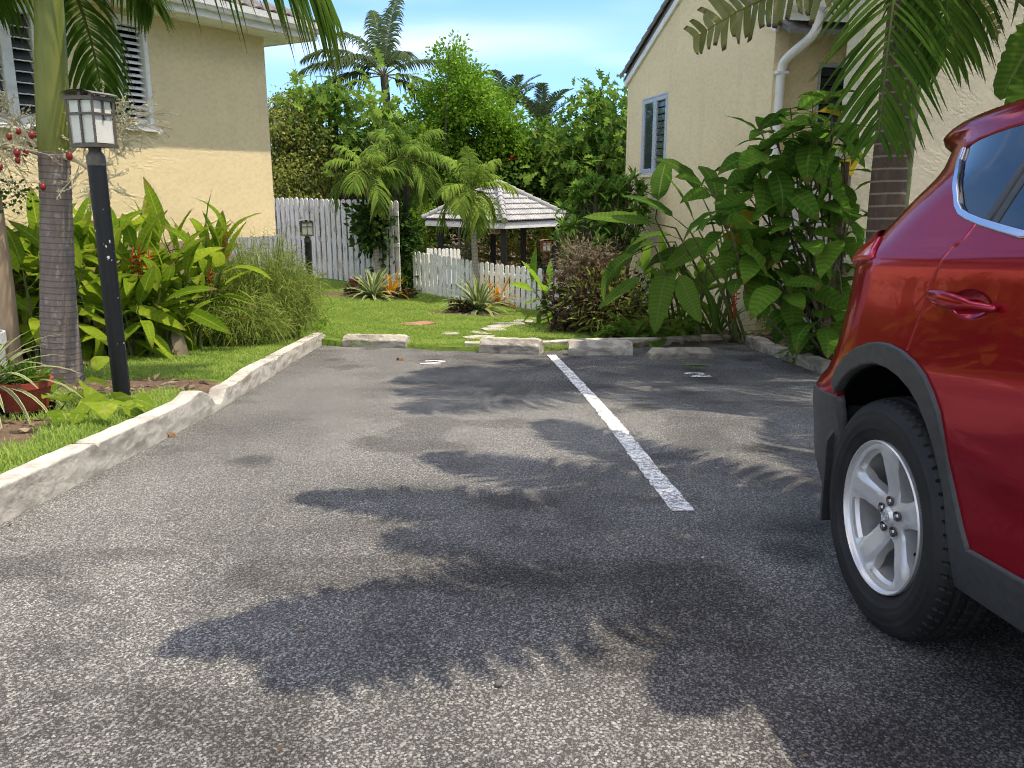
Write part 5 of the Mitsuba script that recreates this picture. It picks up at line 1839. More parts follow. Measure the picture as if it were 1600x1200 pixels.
def crown(blobs, ncl, per, spread, piece, size, seed, droop=.2, up=.5, shell=.45, tone=(.15, .9), flat=.7):
    """leaves in clusters through the volume of some ellipsoids, thicker near the surface"""
    r = np.random.default_rng(seed)
    blobs = np.array(blobs, float)
    vol = blobs[:, 3] * blobs[:, 4] * blobs[:, 5]
    pick = r.choice(len(blobs), ncl, p=vol ** .7 / (vol ** .7).sum())
    d = rows(r.normal(size=(ncl, 3)))
    rad = r.uniform(shell ** 3, 1.0, ncl) ** (1 / 3) * r.uniform(.86, 1.10, ncl)
    ctr = blobs[pick, :3] + d * rad[:, None] * blobs[pick, 3:6]
    k = np.repeat(np.arange(ncl), per)
    o = r.normal(size=(len(k), 3)) * spread * np.array([1, 1, flat])
    pos = ctr[k] + o
    out = rows(o) * .6 + d[k] * .6 + r.normal(size=(len(k), 3)) * .45 + [0, 0, up * .3]
    out[:, 2] -= droop
    zd = rows(d[k] * .35 + r.normal(size=(len(k), 3)) * .45 + np.array([0, 0, up]))
    ctone = r.uniform(*tone, ncl)
    mb = MB()
    tn = np.clip(ctone[k] + r.normal(0, .12, len(k)), 0, 1)
    pieces = piece if isinstance(piece, list) else [piece]
    which = r.integers(0, len(pieces), len(k))
    Ms = frames(pos, out, zd, r.uniform(*size, len(k)))
    for i, pc in enumerate(pieces):
        sel = which == i
        mb.many(pc, Ms[sel], tn[sel])
    return mb, ctr


LEAF4 = (np.array([(0, 0, 0), (.32, .45, .06), (0, .5, 0), (-.32, .45, .06), (0, 1, -.12)]), np.array([(0, 1, 2), (0, 2, 3), (2, 1, 4), (3, 2, 4)]), np.array([(0, 0), (.4, 1), (.5, 0), (.4, -1), (.95, 0)]))
NARROW = (np.array([(0, 0, 0), (.10, .45, .02), (0, .5, 0), (-.10, .45, .02), (0, 1, -.10)]), LEAF4[1], LEAF4[2])


def lumps(bl, k, seed, f=.5):
    """smaller knobs on the surface of each ellipsoid, for an uneven outline"""
    r = np.random.default_rng(seed)
    out = []
    for b in bl:
        b = np.array(b, float)
        out.append(b * np.r_[1, 1, 1, .8, .8, .8])
        for _ in range(k):
            d = nrm(r.normal(size=3) + [0, 0, .25])
            out.append(np.r_[b[:3] + d * b[3:] * .8, b[3:] * f * r.uniform(.6, 1.1)])
    return out


def limbs(mb, base, tops, r0, seed, n=5, bend=.15):
    r = np.random.default_rng(seed)
    for t in tops:
        a, b = np.asarray(base, float), np.asarray(t, float)
        s = np.linspace(0, 1, n)[:, None]
        w = r.normal(size=3) * bend * np.linalg.norm(b - a)
        p = a * (1 - s) + b * s + w * np.sin(s * math.pi) * .6
        mb.tube(p, np.linspace(r0, r0 * .25, n), 6)
    return mb


def tree(name, label, cat, base, blobs, mat_, ncl, per, spread, piece, size, seed, trunk_r=.12, group=None, nl=9, bark='bark_dark', **kw):
    key = uniq(name)
    mb, ctr = crown(lumps(blobs, 8, seed, .62), ncl, per, spread, piece, size, seed, **kw)
    mb.put(f'{key}__crown', mat_)
    r = np.random.default_rng(seed)
    top = np.mean(np.array(blobs)[:, :3], 0)
    t = MB()
    mid = np.array([base[0], base[1], base[2]]) * .45 + np.r_[top[:2], min(b[2] - b[5] for b in blobs)] * .55
    t.tube([np.array(base) - [0, 0, .3], mid, top], [trunk_r, trunk_r * .8, trunk_r * .35], 10)
    t.put(f'{key}__trunk', bark, 40)
    l = limbs(MB(), mid, ctr[r.choice(len(ctr), min(nl, len(ctr)), replace=False)], trunk_r * .45, seed)
    l.put(f'{key}__limbs', bark, 40)
    lab(key, label, cat, group)
    return key


# ---------------------------------------------------------------- palms
def frond(base, az, el, L, arch, npair, ll, lw, seed, hang=.5, vee=.35, t0=.16, swing=0.0, tone=.5, tipt=.35, fwd=.55, rr=.016, ex=1.25):
    """one feather leaf in world space -> (rachis MB, leaflets MB)"""
    r = np.random.default_rng(seed)
    n = 16
    t = np.linspace(0, 1, n + 1)
    a = el - arch * t ** ex
    azs = az + swing * t
    step = L / n
    d = np.stack([np.sin(azs) * np.cos(a), np.cos(azs) * np.cos(a), np.sin(a)], 1)
    P = np.asarray(base, float) + np.vstack([[0, 0, 0], np.cumsum((d[1:] + d[:-1]) / 2 * step, 0)])
    rach = MB().tube(P, np.linspace(rr, rr * .22, n + 1), 6, tone)
    lv = MB()
    ts = np.linspace(t0, .99, npair)
    K, S_ = [], 5
    for side in (-1, 1):
        tt = np.clip(ts + r.normal(0, .004, npair), 0, 1)
        c = np.stack([np.interp(tt, t, P[:, i]) for i in range(3)], 1)
        dd = rows(np.stack([np.interp(tt, t, d[:, i]) for i in range(3)], 1))
        lat = rows(np.cross(dd, [0, 0, 1.0]) + 1e-6)
        upv = np.cross(lat, dd)
        f = (tt - t0) / (1 - t0)
        ln = ll * (np.sin(math.pi * np.clip(.16 + .80 * f, 0, 1)) ** .55) * np.where(f > .9, 1 - (f - .9) * tipt * 10 * .6, 1) * r.uniform(.9, 1.06, npair)
        fw = fwd + .75 * f ** 2 + r.normal(0, .06, npair)
        di = rows(side * lat + dd * fw[:, None] + upv * (vee + r.normal(0, .10, npair))[:, None])
        hg = hang * r.uniform(.75, 1.25, npair)
        s = np.linspace(0, 1, S_)
        pts = c[:, None] + di[:, None] * (ln[:, None] * (s - .22 * np.clip(hg, 0, 2)[:, None] * s ** 2))[:, :, None] + np.array([0, 0, -1.0]) * (hg[:, None] * ln[:, None] * s ** 2.1)[:, :, None]
        tg = rows(np.gradient(pts, axis=1))
        wd = rows(np.cross(tg, upv[:, None] * .8 + lat[:, None] * side * .35 + r.normal(0, .12, (npair, 1, 3))))
        wv = lw * np.array([.45, 1, .95, .62, .04]) / 2
        A, B = pts - wd * wv[None, :, None], pts + wd * wv[None, :, None]
        V = np.stack([A, pts + np.cross(wd, tg) * (wv * .35)[None, :, None], B], 2)      # (pair, S, 3, xyz)
        U = np.zeros((npair, S_, 3, 2))
        U[..., 0] = np.linspace(0, .98, S_)[None, :, None] + np.floor(np.clip(tone + r.normal(0, .14, npair), 0, .99) * 16)[:, None, None]
        U[..., 1] = np.array([-1, 0, 1])
        i_, j_ = np.meshgrid(np.arange(S_ - 1), np.arange(2), indexing='ij')
        q = np.stack([i_ * 3 + j_, i_ * 3 + j_ + 1, (i_ + 1) * 3 + j_ + 1, (i_ + 1) * 3 + j_], -1).reshape(-1, 4)
        F = q[None] + (np.arange(npair) * S_ * 3)[:, None, None]
        lv.add(V.reshape(-1, 3), F.reshape(-1, 4), U.reshape(-1, 2))
    return rach, lv, P


def trunk(key, pts, r, bark, sides=20, ring=0.0, per=.05, swell=0.0):
    pts = np.asarray(pts, float)
    n = 90 if ring else 24
    d = np.r_[0, np.cumsum(np.linalg.norm(np.diff(pts, axis=0), axis=1))]
    s = np.linspace(0, d[-1], n)
    k = min(3, len(pts) - 1)
    from scipy.interpolate import make_interp_spline
    P = make_interp_spline(d, pts, k=k)(s)
    R = np.interp(s, np.linspace(0, d[-1], len(r)), r)
    if ring:
        R = R * (1 + ring * (np.abs((s / per) % 1 - .5) * 2) ** 3)
    v, f, u = tube(P, R, sides)
    u[:, 0] = np.r_[np.repeat(s, sides), s[0], s[-1]]
    put(key, trimesh.Trimesh(v, f, process=False), bark, True, u)
    return P[-1]


def palm(name, label, pts, r, bark, fronds, leafm, shaft=None, seed=0, group=None, ring=0.0, per=.05, cat='palm tree', **kw):
    key = uniq(name)
    top = trunk(f'{key}__trunk', pts, r, bark, ring=ring, per=per)
    if shaft:
        h, ra, rb = shaft
        ax = nrm(np.asarray(pts[-1]) - pts[-2])
        z = np.linspace(0, h, 14)
        MB().tube(top + z[:, None] * ax - ax * .01, ra * 1.06 + (rb - ra) * (z / h) ** 1.5 + .012 * np.sin(np.clip(z / h, 0, 1) * math.pi), 20).put(f'{key}__crownshaft', 'crownshaft', 40)
        top = top + ax * h
    for i, fr in enumerate(fronds):
        args = {**kw, **(fr[4] if len(fr) > 4 else {})}
        rc, lv, P = frond(np.asarray(top) + np.array([math.sin(fr[0]), math.cos(fr[0]), 0]) * .03, fr[0], fr[1], fr[2], fr[3], seed=seed * 100 + i, **args)
        fk = f'{key}__frond' + (f'_{i:03d}' if i else '')
        rc.put(fk, leafm)
        lv.put(f'{fk}__leaflets', leafm)
        stuff(f'{fk}__leaflets')
    lab(key, label, cat, group)
    return key, top


D = math.radians

# ---------------------------------------------------------------- left palm with fruit, beside the lantern
b0 = gnd(100, 596)
P = [b0 - [0, 0, .15], b0 + [0, 0, .02], at(90, 430, b0[1] + .02), at(84, 236, b0[1] + .05)]
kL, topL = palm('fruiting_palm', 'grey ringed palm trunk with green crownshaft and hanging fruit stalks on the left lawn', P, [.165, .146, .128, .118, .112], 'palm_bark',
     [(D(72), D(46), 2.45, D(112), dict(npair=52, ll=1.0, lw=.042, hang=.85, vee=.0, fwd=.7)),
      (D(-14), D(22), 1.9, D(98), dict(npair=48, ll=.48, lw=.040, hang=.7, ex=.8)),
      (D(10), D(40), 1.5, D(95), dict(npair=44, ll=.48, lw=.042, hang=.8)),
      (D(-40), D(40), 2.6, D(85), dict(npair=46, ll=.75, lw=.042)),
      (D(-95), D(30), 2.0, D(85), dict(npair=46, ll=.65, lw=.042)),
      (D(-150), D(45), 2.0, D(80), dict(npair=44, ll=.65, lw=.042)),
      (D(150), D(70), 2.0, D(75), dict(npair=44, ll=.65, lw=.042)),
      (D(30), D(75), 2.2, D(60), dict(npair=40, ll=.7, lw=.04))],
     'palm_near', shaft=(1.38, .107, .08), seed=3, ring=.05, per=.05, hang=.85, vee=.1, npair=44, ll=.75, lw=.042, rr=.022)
sheath = blade(.55, .16, 6, .9, .3, .7, .9, tone=.3)
rngf = np.random.default_rng(77)
base_f = at(84, 236, b0[1] + .05)


def fruit_stalk(key, base, az, el, L, arch, nb, bl, seed, berries, cream, spread=1.0):
    r = np.random.default_rng(seed)
    t = np.linspace(0, 1, 9)
    a = el - arch * t ** 1.3
    d = np.stack([math.sin(az) * np.cos(a), math.cos(az) * np.cos(a), np.sin(a)], 1)
    P = base + np.vstack([[0, 0, 0], np.cumsum(d[1:] * L / 8, 0)])
    mb = MB().tube(P, np.linspace(.020, .007, 9), 7)
    tips = []
    buds = MB()
    ico = trimesh.creation.icosphere(subdivisions=0)
    for k in range(nb):
        tt = r.uniform(.25, 1.0)
        c = np.array([np.interp(tt, t, P[:, i]) for i in range(3)])
        dd = nrm(r.normal(size=3) * .8 * spread + d[-2] * .55 + [0, 0, -.1])
        l = bl * r.uniform(.6, 1.15)
        q = c + np.outer(np.linspace(0, 1, 5), dd) * l + np.outer(np.linspace(0, 1, 5) ** 2, [0, 0, -.18 * l]) + r.normal(0, .008, (5, 3)) * np.linspace(0, 1, 5)[:, None]
        mb.tube(q, [.0045, .004, .0035, .003, .002], 4, cap=False)
        for j in range(4):
            s0 = q[r.integers(1, 4)]
            e = s0 + nrm(dd + r.normal(size=3) * .7) * l * r.uniform(.25, .5)
            mb.tube([s0, (s0 + e) / 2 + r.normal(0, .005, 3), e], [.003, .0025, .0018], 4, cap=False)
            tips.append(e)
            for b in range(7 if cream else 2):
                f_ = r.random()
                p = s0 * (1 - f_) + e * f_ + r.normal(0, .006, 3)
                buds.add(ico.vertices * r.uniform(.005, .008) + p, ico.faces)
        tips.append(q[-1])
    mb.put(key, 'twig_pale')
    buds.put(f'{key}__buds', 'flower_cream')
    stuff(f'{key}__buds')
    bi = trimesh.creation.icosphere(subdivisions=2)
    for k in range(berries):
        p = tips[r.integers(0, len(tips))] + [0, 0, -.02]
        s = r.uniform(.019, .026)
        put(f'{key}__berry' + (f'_{k:03d}' if k else ''), trimesh.Trimesh(bi.vertices * [s, s, s * 1.35] + p, bi.faces), 'berry_red', True)


fruit_stalk(f'{kL}__fruit_stalk', base_f + [-.10, -.05, -.02], D(-128), D(24), .42, D(50), 34, .34, 5, 20, False, 1.3)
fruit_stalk(f'{kL}__fruit_stalk_001', base_f + [-.10, -.06, .02], D(-80), D(60), .40, D(40), 24, .34, 6, 0, True, 1.3)
fruit_stalk(f'{kL}__fruit_stalk_002', base_f + [.08, .10, .0], D(75), D(50), .55, D(45), 44, .36, 7, 0, True, 1.2)
fruit_stalk(f'{kL}__fruit_stalk_003', base_f + [.10, -.04, -.05], D(95), D(-10), .40, D(60), 16, .30, 8, 0, True, 1.0)
mb, _ = crown([(base_f[0] - .30, base_f[1] - .1, base_f[2] - .33, .16, .12, .10)], 16, 9, .05, LEAF4, (.03, .05), 61)
mb.put(f'{kL}__fruit_stalk__green_fruit', 'leaf_dark')
stuff(f'{kL}__fruit_stalk__green_fruit')

# tan smooth column at the left edge of the frame, pots and pot plants beside it
cb = gnd(22, 598)
d_top = at(-12, 300, cb[1])
tan = plain(proc(lambda p, n, uv: mix((.36, .27, .175), (.28, .21, .135), fbm(p.x * 5, p.y * 5, p.z * 1.5, 4))), .5, .35)
put('tan_pipe', (lambda a: trimesh.Trimesh(a[0], a[1], process=False))(tube([cb - [0, 0, .2], cb + [0, 0, .3], cb * .5 + d_top * .5, d_top + [-.02, 0, .5]], [.088, .086, .08, .075], 24)), tan, 40)
lab('tan_pipe', 'smooth tan upright pipe at the left edge behind the red pot', 'pipe')


def pot(key, c, r1, r0, h, m, rim=.018, M=None):
    prof = np.array([(0, .0), (r0, 0), (r0 + (r1 - r0) * .78, h * .78), (r1, h * .78), (r1 + rim * .4, h * .8), (r1 + rim * .4, h), (r1 - .012, h), (r1 - .016, h * .85), (0, h * .85)])
    put(f'{key}__bowl', trimesh.creation.revolve(prof, sections=40), m, 35, None, mat(c))
    put(f'{key}__soil', trimesh.creation.cylinder(r1 - .017, .01, sections=24), 'bark_dark', False, None, mat([c[0], c[1], c[2] + h * .86]))
    prof = np.array([(0, -.012), (r0 * 1.25, -.012), (r0 * 1.4, .025), (r0 * 1.33, .025), (r0 * 1.2, -.002), (0, -.002)])
    put(f'{key}__saucer', trimesh.creation.revolve(prof, sections=40), 'under_black', 35, None, mat(c))


scene['red_pot'] = plain(proc(lambda p, n, uv: mix((.30, .060, .035), (.22, .045, .03), fbm(p.x * 12, p.y * 12, p.z * 12, 3))), .45, .4)
scene['grey_pot'] = plain((.42, .45, .47), .5, .4)
c = gnd(44, 646)
pot('plant_pot', c + [0, 0, .02], .165, .12, .21, 'red_pot')
mb, _ = crown([(c[0], c[1], c[2] + .24, .12, .12, .03)], 26, 9, .03, NARROW, (.05, .11), 12, up=1.2, droop=-.4)
mb.put('plant_pot__seedlings', 'leaf_fern')
stuff('plant_pot__seedlings')
lab('plant_pot', 'red plastic plant pot on a black saucer at the left edge', 'plant pot')
c = gnd(-16, 605)
pot('plant_pot_001', c + [0, 0, .02], .155, .12, .42, 'grey_pot')
lab('plant_pot_001', 'pale grey plastic tub cut off by the left edge of the photo', 'plant pot')


def rosette(name, c, n, L, W, m, label, cat, seed, el=(8, 80), droop=(.5, 1.1), tone=(.2, .9), group=None, fold=.25, nb=8, a=.55, b=.55, part='leaf', az0=0, tw_=0.0):
    key = uniq(name)
    r = np.random.default_rng(seed)
    for i in range(n):
        f = i / n
        e = D(el[0] + (el[1] - el[0]) * f + r.normal(0, 5))
        az = i * 2.399 + r.normal(0, .15) + az0
        l = L * r.uniform(.85, 1.1) * (1 - .15 * f)
        v, fc, u = blade(l, W * r.uniform(.85, 1.1), nb, droop[0] + (droop[1] - droop[0]) * (1 - f) * r.uniform(.7, 1.2), fold, a, b, tone=r.uniform(*tone), m=1, seed=i)
        M = mat(np.asarray(c) + [math.sin(az) * .03, math.cos(az) * .03, .02]) @ rotz(-az) @ rotx(e)
        MB().add(v, fc, u, M).put(f'{key}__{part}' + (f'_{i:03d}' if i else ''), m, True)
    lab(key, label, cat, group)
    return key


c = at(-22, 640, 5.15)
rosette('striped_grass_plant', [c[0], c[1], float(lawn_z(c[0], c[1])) + .12], 60, .66, .036, 'leaf_spider', 'cream striped strap-leaved plant spilling in at the left edge', 'plant', 31, (25, 85), (.7, 1.3))

# heart-leaved climber at the foot of the lantern post
key = uniq('heart_leaf_plant')
heart = [blade(1.0, .95, 7, .55, .12, .55, .8, ripple=.03, seed=s, tone=t_, m=2, petiole=.25) for s, t_ in ((1, .3), (2, .6), (3, .9), (4, .45))]
spots = [(88, 612, 175), (120, 606, 60), (140, 622, 120), (85, 632, 200), (95, 645, 150), (118, 640, 110), (150, 632, 80), (172, 636, 95), (128, 652, 165), (105, 625, 20), (142, 600, 70), (188, 640, 100), (75, 622, 230), (110, 655, 190), (160, 648, 140), (205, 645, 85)]
for i, (px, py, az) in enumerate(spots):
    g = gnd(px, py + 12)
    p = g + [0, 0, .05 + .12 * rngf.random()]
    az = D(az + rngf.normal(0, 12))
    v, f, u = heart[i % 4]
    s = rngf.uniform(.20, .29) if i < 7 else rngf.uniform(.13, .20)
    M = mat(p) @ rotz(-az) @ rotx(D(rngf.uniform(-25, 50))) @ roty(rngf.normal(0, .4))
    M[:3, :3] *= s
    MB().add(v, f, u, M).put(f'{key}__leaf' + (f'_{i:03d}' if i else ''), 'leaf_pothos', True)
st = MB()
for i in range(8):
    a, b = gnd(*np.array(spots[i][:2])) + [0, 0, .02], gnd(spots[i + 1][0], spots[i + 1][1] + 10) + [0, 0, .03]
    st.tube([a, (a + b) / 2 + [0, 0, .06], b], .005, 5)
st.put(f'{key}__stem', 'stem_green', 40)
lab(key, 'yellow-green heart-leaved plant creeping at the foot of the lantern post', 'plant')


# ---------------------------------------------------------------- heliconias along the left house
HEL = [blade(1.0, .24, 9, d, .22, .8, .75, ripple=.02, seed=s, tone=t_, m=2, petiole=.16, torn=tr) for s, d, t_, tr in ((1, .35, .25, 0), (2, .7, .5, .1), (3, .2, .8, 0), (4, .9, .65, .12), (5, .5, .95, .05), (6, .15, .35, 0))]


def heliconia(name, label, cx, cy, rx, ry, nst, h, seed, leafm='leaf_heliconia', pieces=HEL, ls=(.44, .72), flowers=(), per=(6, 10), lean=.30, cat='plant', group=None, el=(-25, 66), dirs=None):
    key = uniq(name)
    r = np.random.default_rng(seed)
    nl = 0
    stems = 0
    for k in range(nst):
        a, q = r.uniform(0, 2 * math.pi), r.uniform(0, 1) ** .5
        x, y = cx + rx * q * math.cos(a), cy + ry * q * math.sin(a)
        z = float(lawn_z(x, y))
        H_ = h * r.uniform(.65, 1.1)
        ln = np.array([math.cos(a), math.sin(a)]) * lean * q * H_ + r.normal(0, .06, 2)
        t = np.linspace(0, 1, 6)
        P = np.stack([x + ln[0] * t ** 1.6, y + ln[1] * t ** 1.6, z + H_ * .8 * t], 1)
        MB().tube(P, np.linspace(.018, .008, 6), 6).put(f'{key}__stem' + (f'_{stems:03d}' if stems else ''), 'stem_green', 40)
        stems += 1
        n = r.integers(*per)
        az0 = r.uniform(0, 2 * math.pi)
        for i in range(n):
            f = .38 + .62 * (i + 1) / n
            p = np.array([np.interp(f, t, P[:, j]) for j in range(3)])
            az = az0 + i * math.pi + r.normal(0, .6)
            e = D(el[0] + (el[1] - el[0]) * (i / max(n - 1, 1)) + r.normal(0, 12))
            v, fc, u = pieces[r.integers(0, len(pieces))]
            M = mat(p) @ rotz(-az) @ rotx(e) @ roty(r.normal(0, .35))
            M[:3, :3] *= r.uniform(*ls)
            MB().add(v, fc, u, M).put(f'{key}__leaf' + (f'_{nl:03d}' if nl else ''), 'leaf_dry' if leafm == 'leaf_heliconia' and i == 0 and r.random() < .3 else leafm, True)
            nl += 1
    for i, (p, L, n) in enumerate(flowers):
        # hanging flower spike: zigzag axis with boat-shaped bracts
        fk = f'{key}__flower' + (f'_{i:03d}' if i else '')
        ax = MB()
        top = np.array(p)
        ax.tube([top + [0, .04, .10], top + [0, .01, .05], top, top - [0, 0, L]], [.006, .006, .005, .003], 6)
        ax.put(fk, 'flower_red', 40)
        for j in range(n):
            s = -1 if j % 2 else 1
            q = top - [0, 0, L * (j + .3) / n]
            br = blade(.085 * (1 - .4 * j / n), .034, 4, -.3, .9, .6, .7, m=1)
            M = mat(q) @ rotz(-(D(90 if s > 0 else -90) + r.normal(0, .5))) @ rotx(D(10))
            MB().add(br[0], br[1], br[2], M).put(f'{fk}__bract' + (f'_{j:03d}' if j else ''), 'flower_red2', True)
    lab(key, label, cat, group)
    return key


scene['flower_red2'] = {'type': 'principledthin', 'base_color': proc(lambda p, n, uv: mix((.50, .012, .015), (.55, .22, .03), smoothstep(.55, .98, uv.x - dr.floor(uv.x)))), 'roughness': .4, 'diff_trans': .5, 'spec_trans': 0.0, 'eta': 1.4}
c1, c2, c3_ = at(20, 470, 8.1), at(215, 470, 8.9), at(345, 470, 9.8)
heliconia('heliconia_clump', 'bright yellow-green broad-leaved clump at the far left behind the palm trunk', c1[0] - .15, c1[1], .9, .55, 23, 1.35, 11)
heliconia('heliconia_clump', 'bright yellow-green broad-leaved clump with a red hanging flower, right of the lantern post', c2[0] - .15, c2[1], .75, .5, 28, 1.35, 12, flowers=[(at(218, 397, 8.35), .32, 9), (at(232, 402, 8.3), .26, 8), (at(207, 402, 8.4), .2, 6)])
heliconia('heliconia_clump', 'upright broad-leaved clump nearest the house corner, tall leaf blades against the sunlit wall', c3_[0] - .30, c3_[1] + .25, .3, .3, 9, 1.5, 13, flowers=[(at(326, 430, 9.2), .2, 6), (at(353, 374, 10.0), .25, 8)], per=(5, 8), el=(5, 80), ls=(.42, .70))
c4 = at(125, 470, 9.2)
heliconia('heliconia_clump', 'yellow-green broad-leaved clump half hidden between the palm trunk and the lantern post', c4[0], c4[1], .6, .4, 18, 1.2, 14)
c5 = at(285, 500, 8.6)
heliconia('heliconia_clump', 'low yellow-green broad-leaved clump in front of the lawn-side bushes', c5[0] - .35, c5[1] + .1, .4, .3, 10, .7, 15, ls=(.45, .7))

# feathery bush
def feathery(name, label, c, R, H, n, seed, m='leaf_feather'):
    key = uniq(name)
    r = np.random.default_rng(seed)
    mb = MB()
    S_ = 5
    az = r.uniform(0, 2 * math.pi, n)
    q = r.uniform(.1, 1, n) ** .6
    h = H * r.uniform(.45, 1.08, n) * (1 - .25 * q ** 2)
    b = np.stack([c[0] + R[0] * .55 * q * np.cos(az), c[1] + R[1] * .55 * q * np.sin(az), np.full(n, c[2])], 1)
    s = np.linspace(0, 1, S_)
    reach = (.25 + .75 * q) * r.uniform(.5, 1.1, n)
    pts = b[:, None] + np.stack([np.cos(az)[:, None] * R[0] * .6 * (reach[:, None] * s ** 1.7), np.sin(az)[:, None] * R[1] * .6 * (reach[:, None] * s ** 1.7), h[:, None] * (1.45 * s - .62 * q[:, None] * s ** 2.6)], -1)
    pts += r.normal(0, .03, pts.shape) * s[None, :, None]
    allp = [pts]
    # side sprays
    k = r.integers(0, n, n * 4)
    at_ = r.uniform(.35, 1.0, n * 4)
    st = np.stack([[np.interp(at_[i], s, pts[k[i], :, j]) for j in range(3)] for i in range(n * 4)])
    dv = rows(r.normal(size=(n * 4, 3)) + np.stack([np.cos(az[k]) * .6, np.sin(az[k]) * .6, np.full(n * 4, -.1)], 1))
    ln = r.uniform(.10, .24, n * 4)
    p2 = st[:, None] + dv[:, None] * (ln[:, None] * s)[:, :, None] + np.array([0, 0, -1.0]) * (ln[:, None] * .55 * s ** 2)[:, :, None]
    for P, w in ((pts, .0055), (p2, .0045)):
        N_ = len(P)
        t = rows(np.gradient(P, axis=1))
        wd = rows(np.cross(t, rows(r.normal(size=(N_, 1, 3)) + [0, 0, .1])))
        wv = w * np.array([1, .9, .8, .6, .2])
        V = np.stack([P - wd * wv[None, :, None], P + wd * wv[None, :, None]], 2)
        U = np.zeros(V.shape[:3] + (2,))
        U[..., 0] = np.linspace(0, .98, S_)[None, :, None] + np.floor(r.uniform(0, .99, N_) * 16)[:, None, None]
        i_ = np.arange(S_ - 1)
        qd = np.stack([i_ * 2, i_ * 2 + 1, i_ * 2 + 3, i_ * 2 + 2], -1)
        F = qd[None] + (np.arange(N_) * S_ * 2)[:, None, None]
        mb.add(V.reshape(-1, 3), F.reshape(-1, 4), U.reshape(-1, 2))
    mb.put(f'{key}__foliage', m)
    stuff(f'{key}__foliage')
    fl = MB()
    for i in range(40):
        j = r.integers(0, n)
        p = pts[j, 3]
        f = trimesh.creation.icosphere(subdivisions=0)
        fl.add(f.vertices * [.007, .007, .018] + p, f.faces)
    fl.put(f'{key}__flowers', 'flower_orange')
    stuff(f'{key}__flowers')
    lab(key, label, 'shrub')
    return key


c = gnd(430, 535)
feathery('feathery_bush', 'billowing fine-leaved feathery bush with tiny orange flowers, left of the lawn opening', (c[0] - .28, c[1] + .45, c[2] - .05), (.85, .7), 1.15, 1800, 41)
c = gnd(345, 545)
feathery('feathery_bush', 'lower fine-leaved feathery bush at the edge of the left lawn behind the notched kerb', (c[0] + .05, c[1] + .35, c[2] - .05), (.7, .45), .6, 900, 42)
for i, (px, py, s) in enumerate([(428, 526, 1.0), (485, 517, .8), (456, 524, .7)]):
    c = gnd(px, py)
    mb, _ = crown([(c[0], c[1], c[2] + .16 * s, .18 * s, .15 * s, .13 * s)], 16, 8, .05, NARROW, (.11, .18), 50 + i, up=.8, droop=-.1)
    key = uniq('young_plant')
    mb.put(f'{key}__leaves', 'leaf_bright')
    MB().tube([c, c + [0, 0, .2 * s]], .006, 5).put(f'{key}__stem', 'stem_green')
    lab(key, ['bright green young plant in front of the feathery bush, leftmost of three', 'bright green young plant by the far end of the left kerb, rightmost of three', 'small bright young plant in front of the feathery bush, middle of three'][i], 'plant', 'young plants at the foot of the feathery bush')

# ---------------------------------------------------------------- back lawn: variegated rosettes, palms on the lawn
c = gnd(583, 466)
rosette('variegated_rosette', c, 64, .80, .075, 'leaf_agave', 'cream-edged spiky rosette at the foot of the left lawn palm', 'plant', 81, (2, 84), (.35, .95))
c = gnd(748, 488)
rosette('variegated_rosette', c, 74, .86, .078, 'leaf_agave', 'large cream-edged spiky rosette in front of the picket fence', 'plant', 82, (2, 84), (.35, .95))
c = gnd(612, 464)
rosette('orange_rosette', c, 18, .62, .07, 'leaf_orange', 'yellow-orange rosette beside the left cream-edged rosette', 'plant', 83, (25, 85), (.2, .8))
c = gnd(779, 480) + [0, .25, 0]
rosette('orange_rosette', c, 24, .80, .075, 'leaf_orange', 'orange rosette leaning out behind the large cream-edged rosette', 'plant', 84, (20, 80), (.2, .8))
for i, (px, py, r_) in enumerate([(560, 462, .25), (722, 488, .33), (625, 466, .3), (800, 480, .3)]):
    c = gnd(px, py)
    key = uniq('low_purple_plant')
    mb, _ = crown([(c[0], c[1] + .1, c[2] + .06, r_, r_ * .7, .09)], 30, 12, .05, LEAF4, (.05, .09), 90 + i)
    mb.put(f'{key}__leaves', 'leaf_purple')
    lab(key, ['low dark purple ground plant left of the first cream-edged rosette', 'low dark purple ground plant left of the large cream-edged rosette', 'low dark purple ground plant right of the yellow-orange rosette', 'low dark purple ground plant right of the large cream-edged rosette'][i], 'plant')


def ring_of_fronds(n, L, seed, lo=-25, hi=82, arch=(45, 95)):
    r = np.random.default_rng(seed)
    out = []
    for i in range(n):
        f = i / (n - 1)
        out.append((i * 2.399 + r.normal(0, .2), D(lo + (hi - lo) * f + r.normal(0, 5)), L * r.uniform(.85, 1.1) * (1 - .12 * f), D(arch[1] + (arch[0] - arch[1]) * f + r.normal(0, 6))))
    return out


# three small palms with drooping crowns
b = gnd(592, 455) + [0, .2, 0]
palm('lawn_palm', 'slender pale-trunked palm behind the left cream-edged rosette', [b - [0, 0, .1], at(588, 390, b[1]), at(576, 300, b[1])], [.075, .06, .05], 'palm_bark_pale',
     ring_of_fronds(12, 1.05, 1, -20, 80, (60, 110)), 'palm_far', shaft=(.40, .05, .035), seed=21, npair=20, ll=.42, lw=.048, hang=.70, vee=.35, rr=.014, tone=.5)
b = gnd(745, 476) + [0, .3, 0]
palm('lawn_palm', 'slender palm with a drooping bright crown, in front of the gazebo roof', [b - [0, 0, .1], at(742, 400, b[1]), at(738, 328, b[1])], [.075, .062, .055], 'palm_bark_pale',
     ring_of_fronds(13, .98, 2, -25, 82, (55, 105)), 'palm_far', shaft=(.38, .055, .04), seed=22, npair=20, ll=.42, lw=.048, hang=.70, vee=.35, rr=.014, tone=.6)
b = at(640, 440, 18.6)
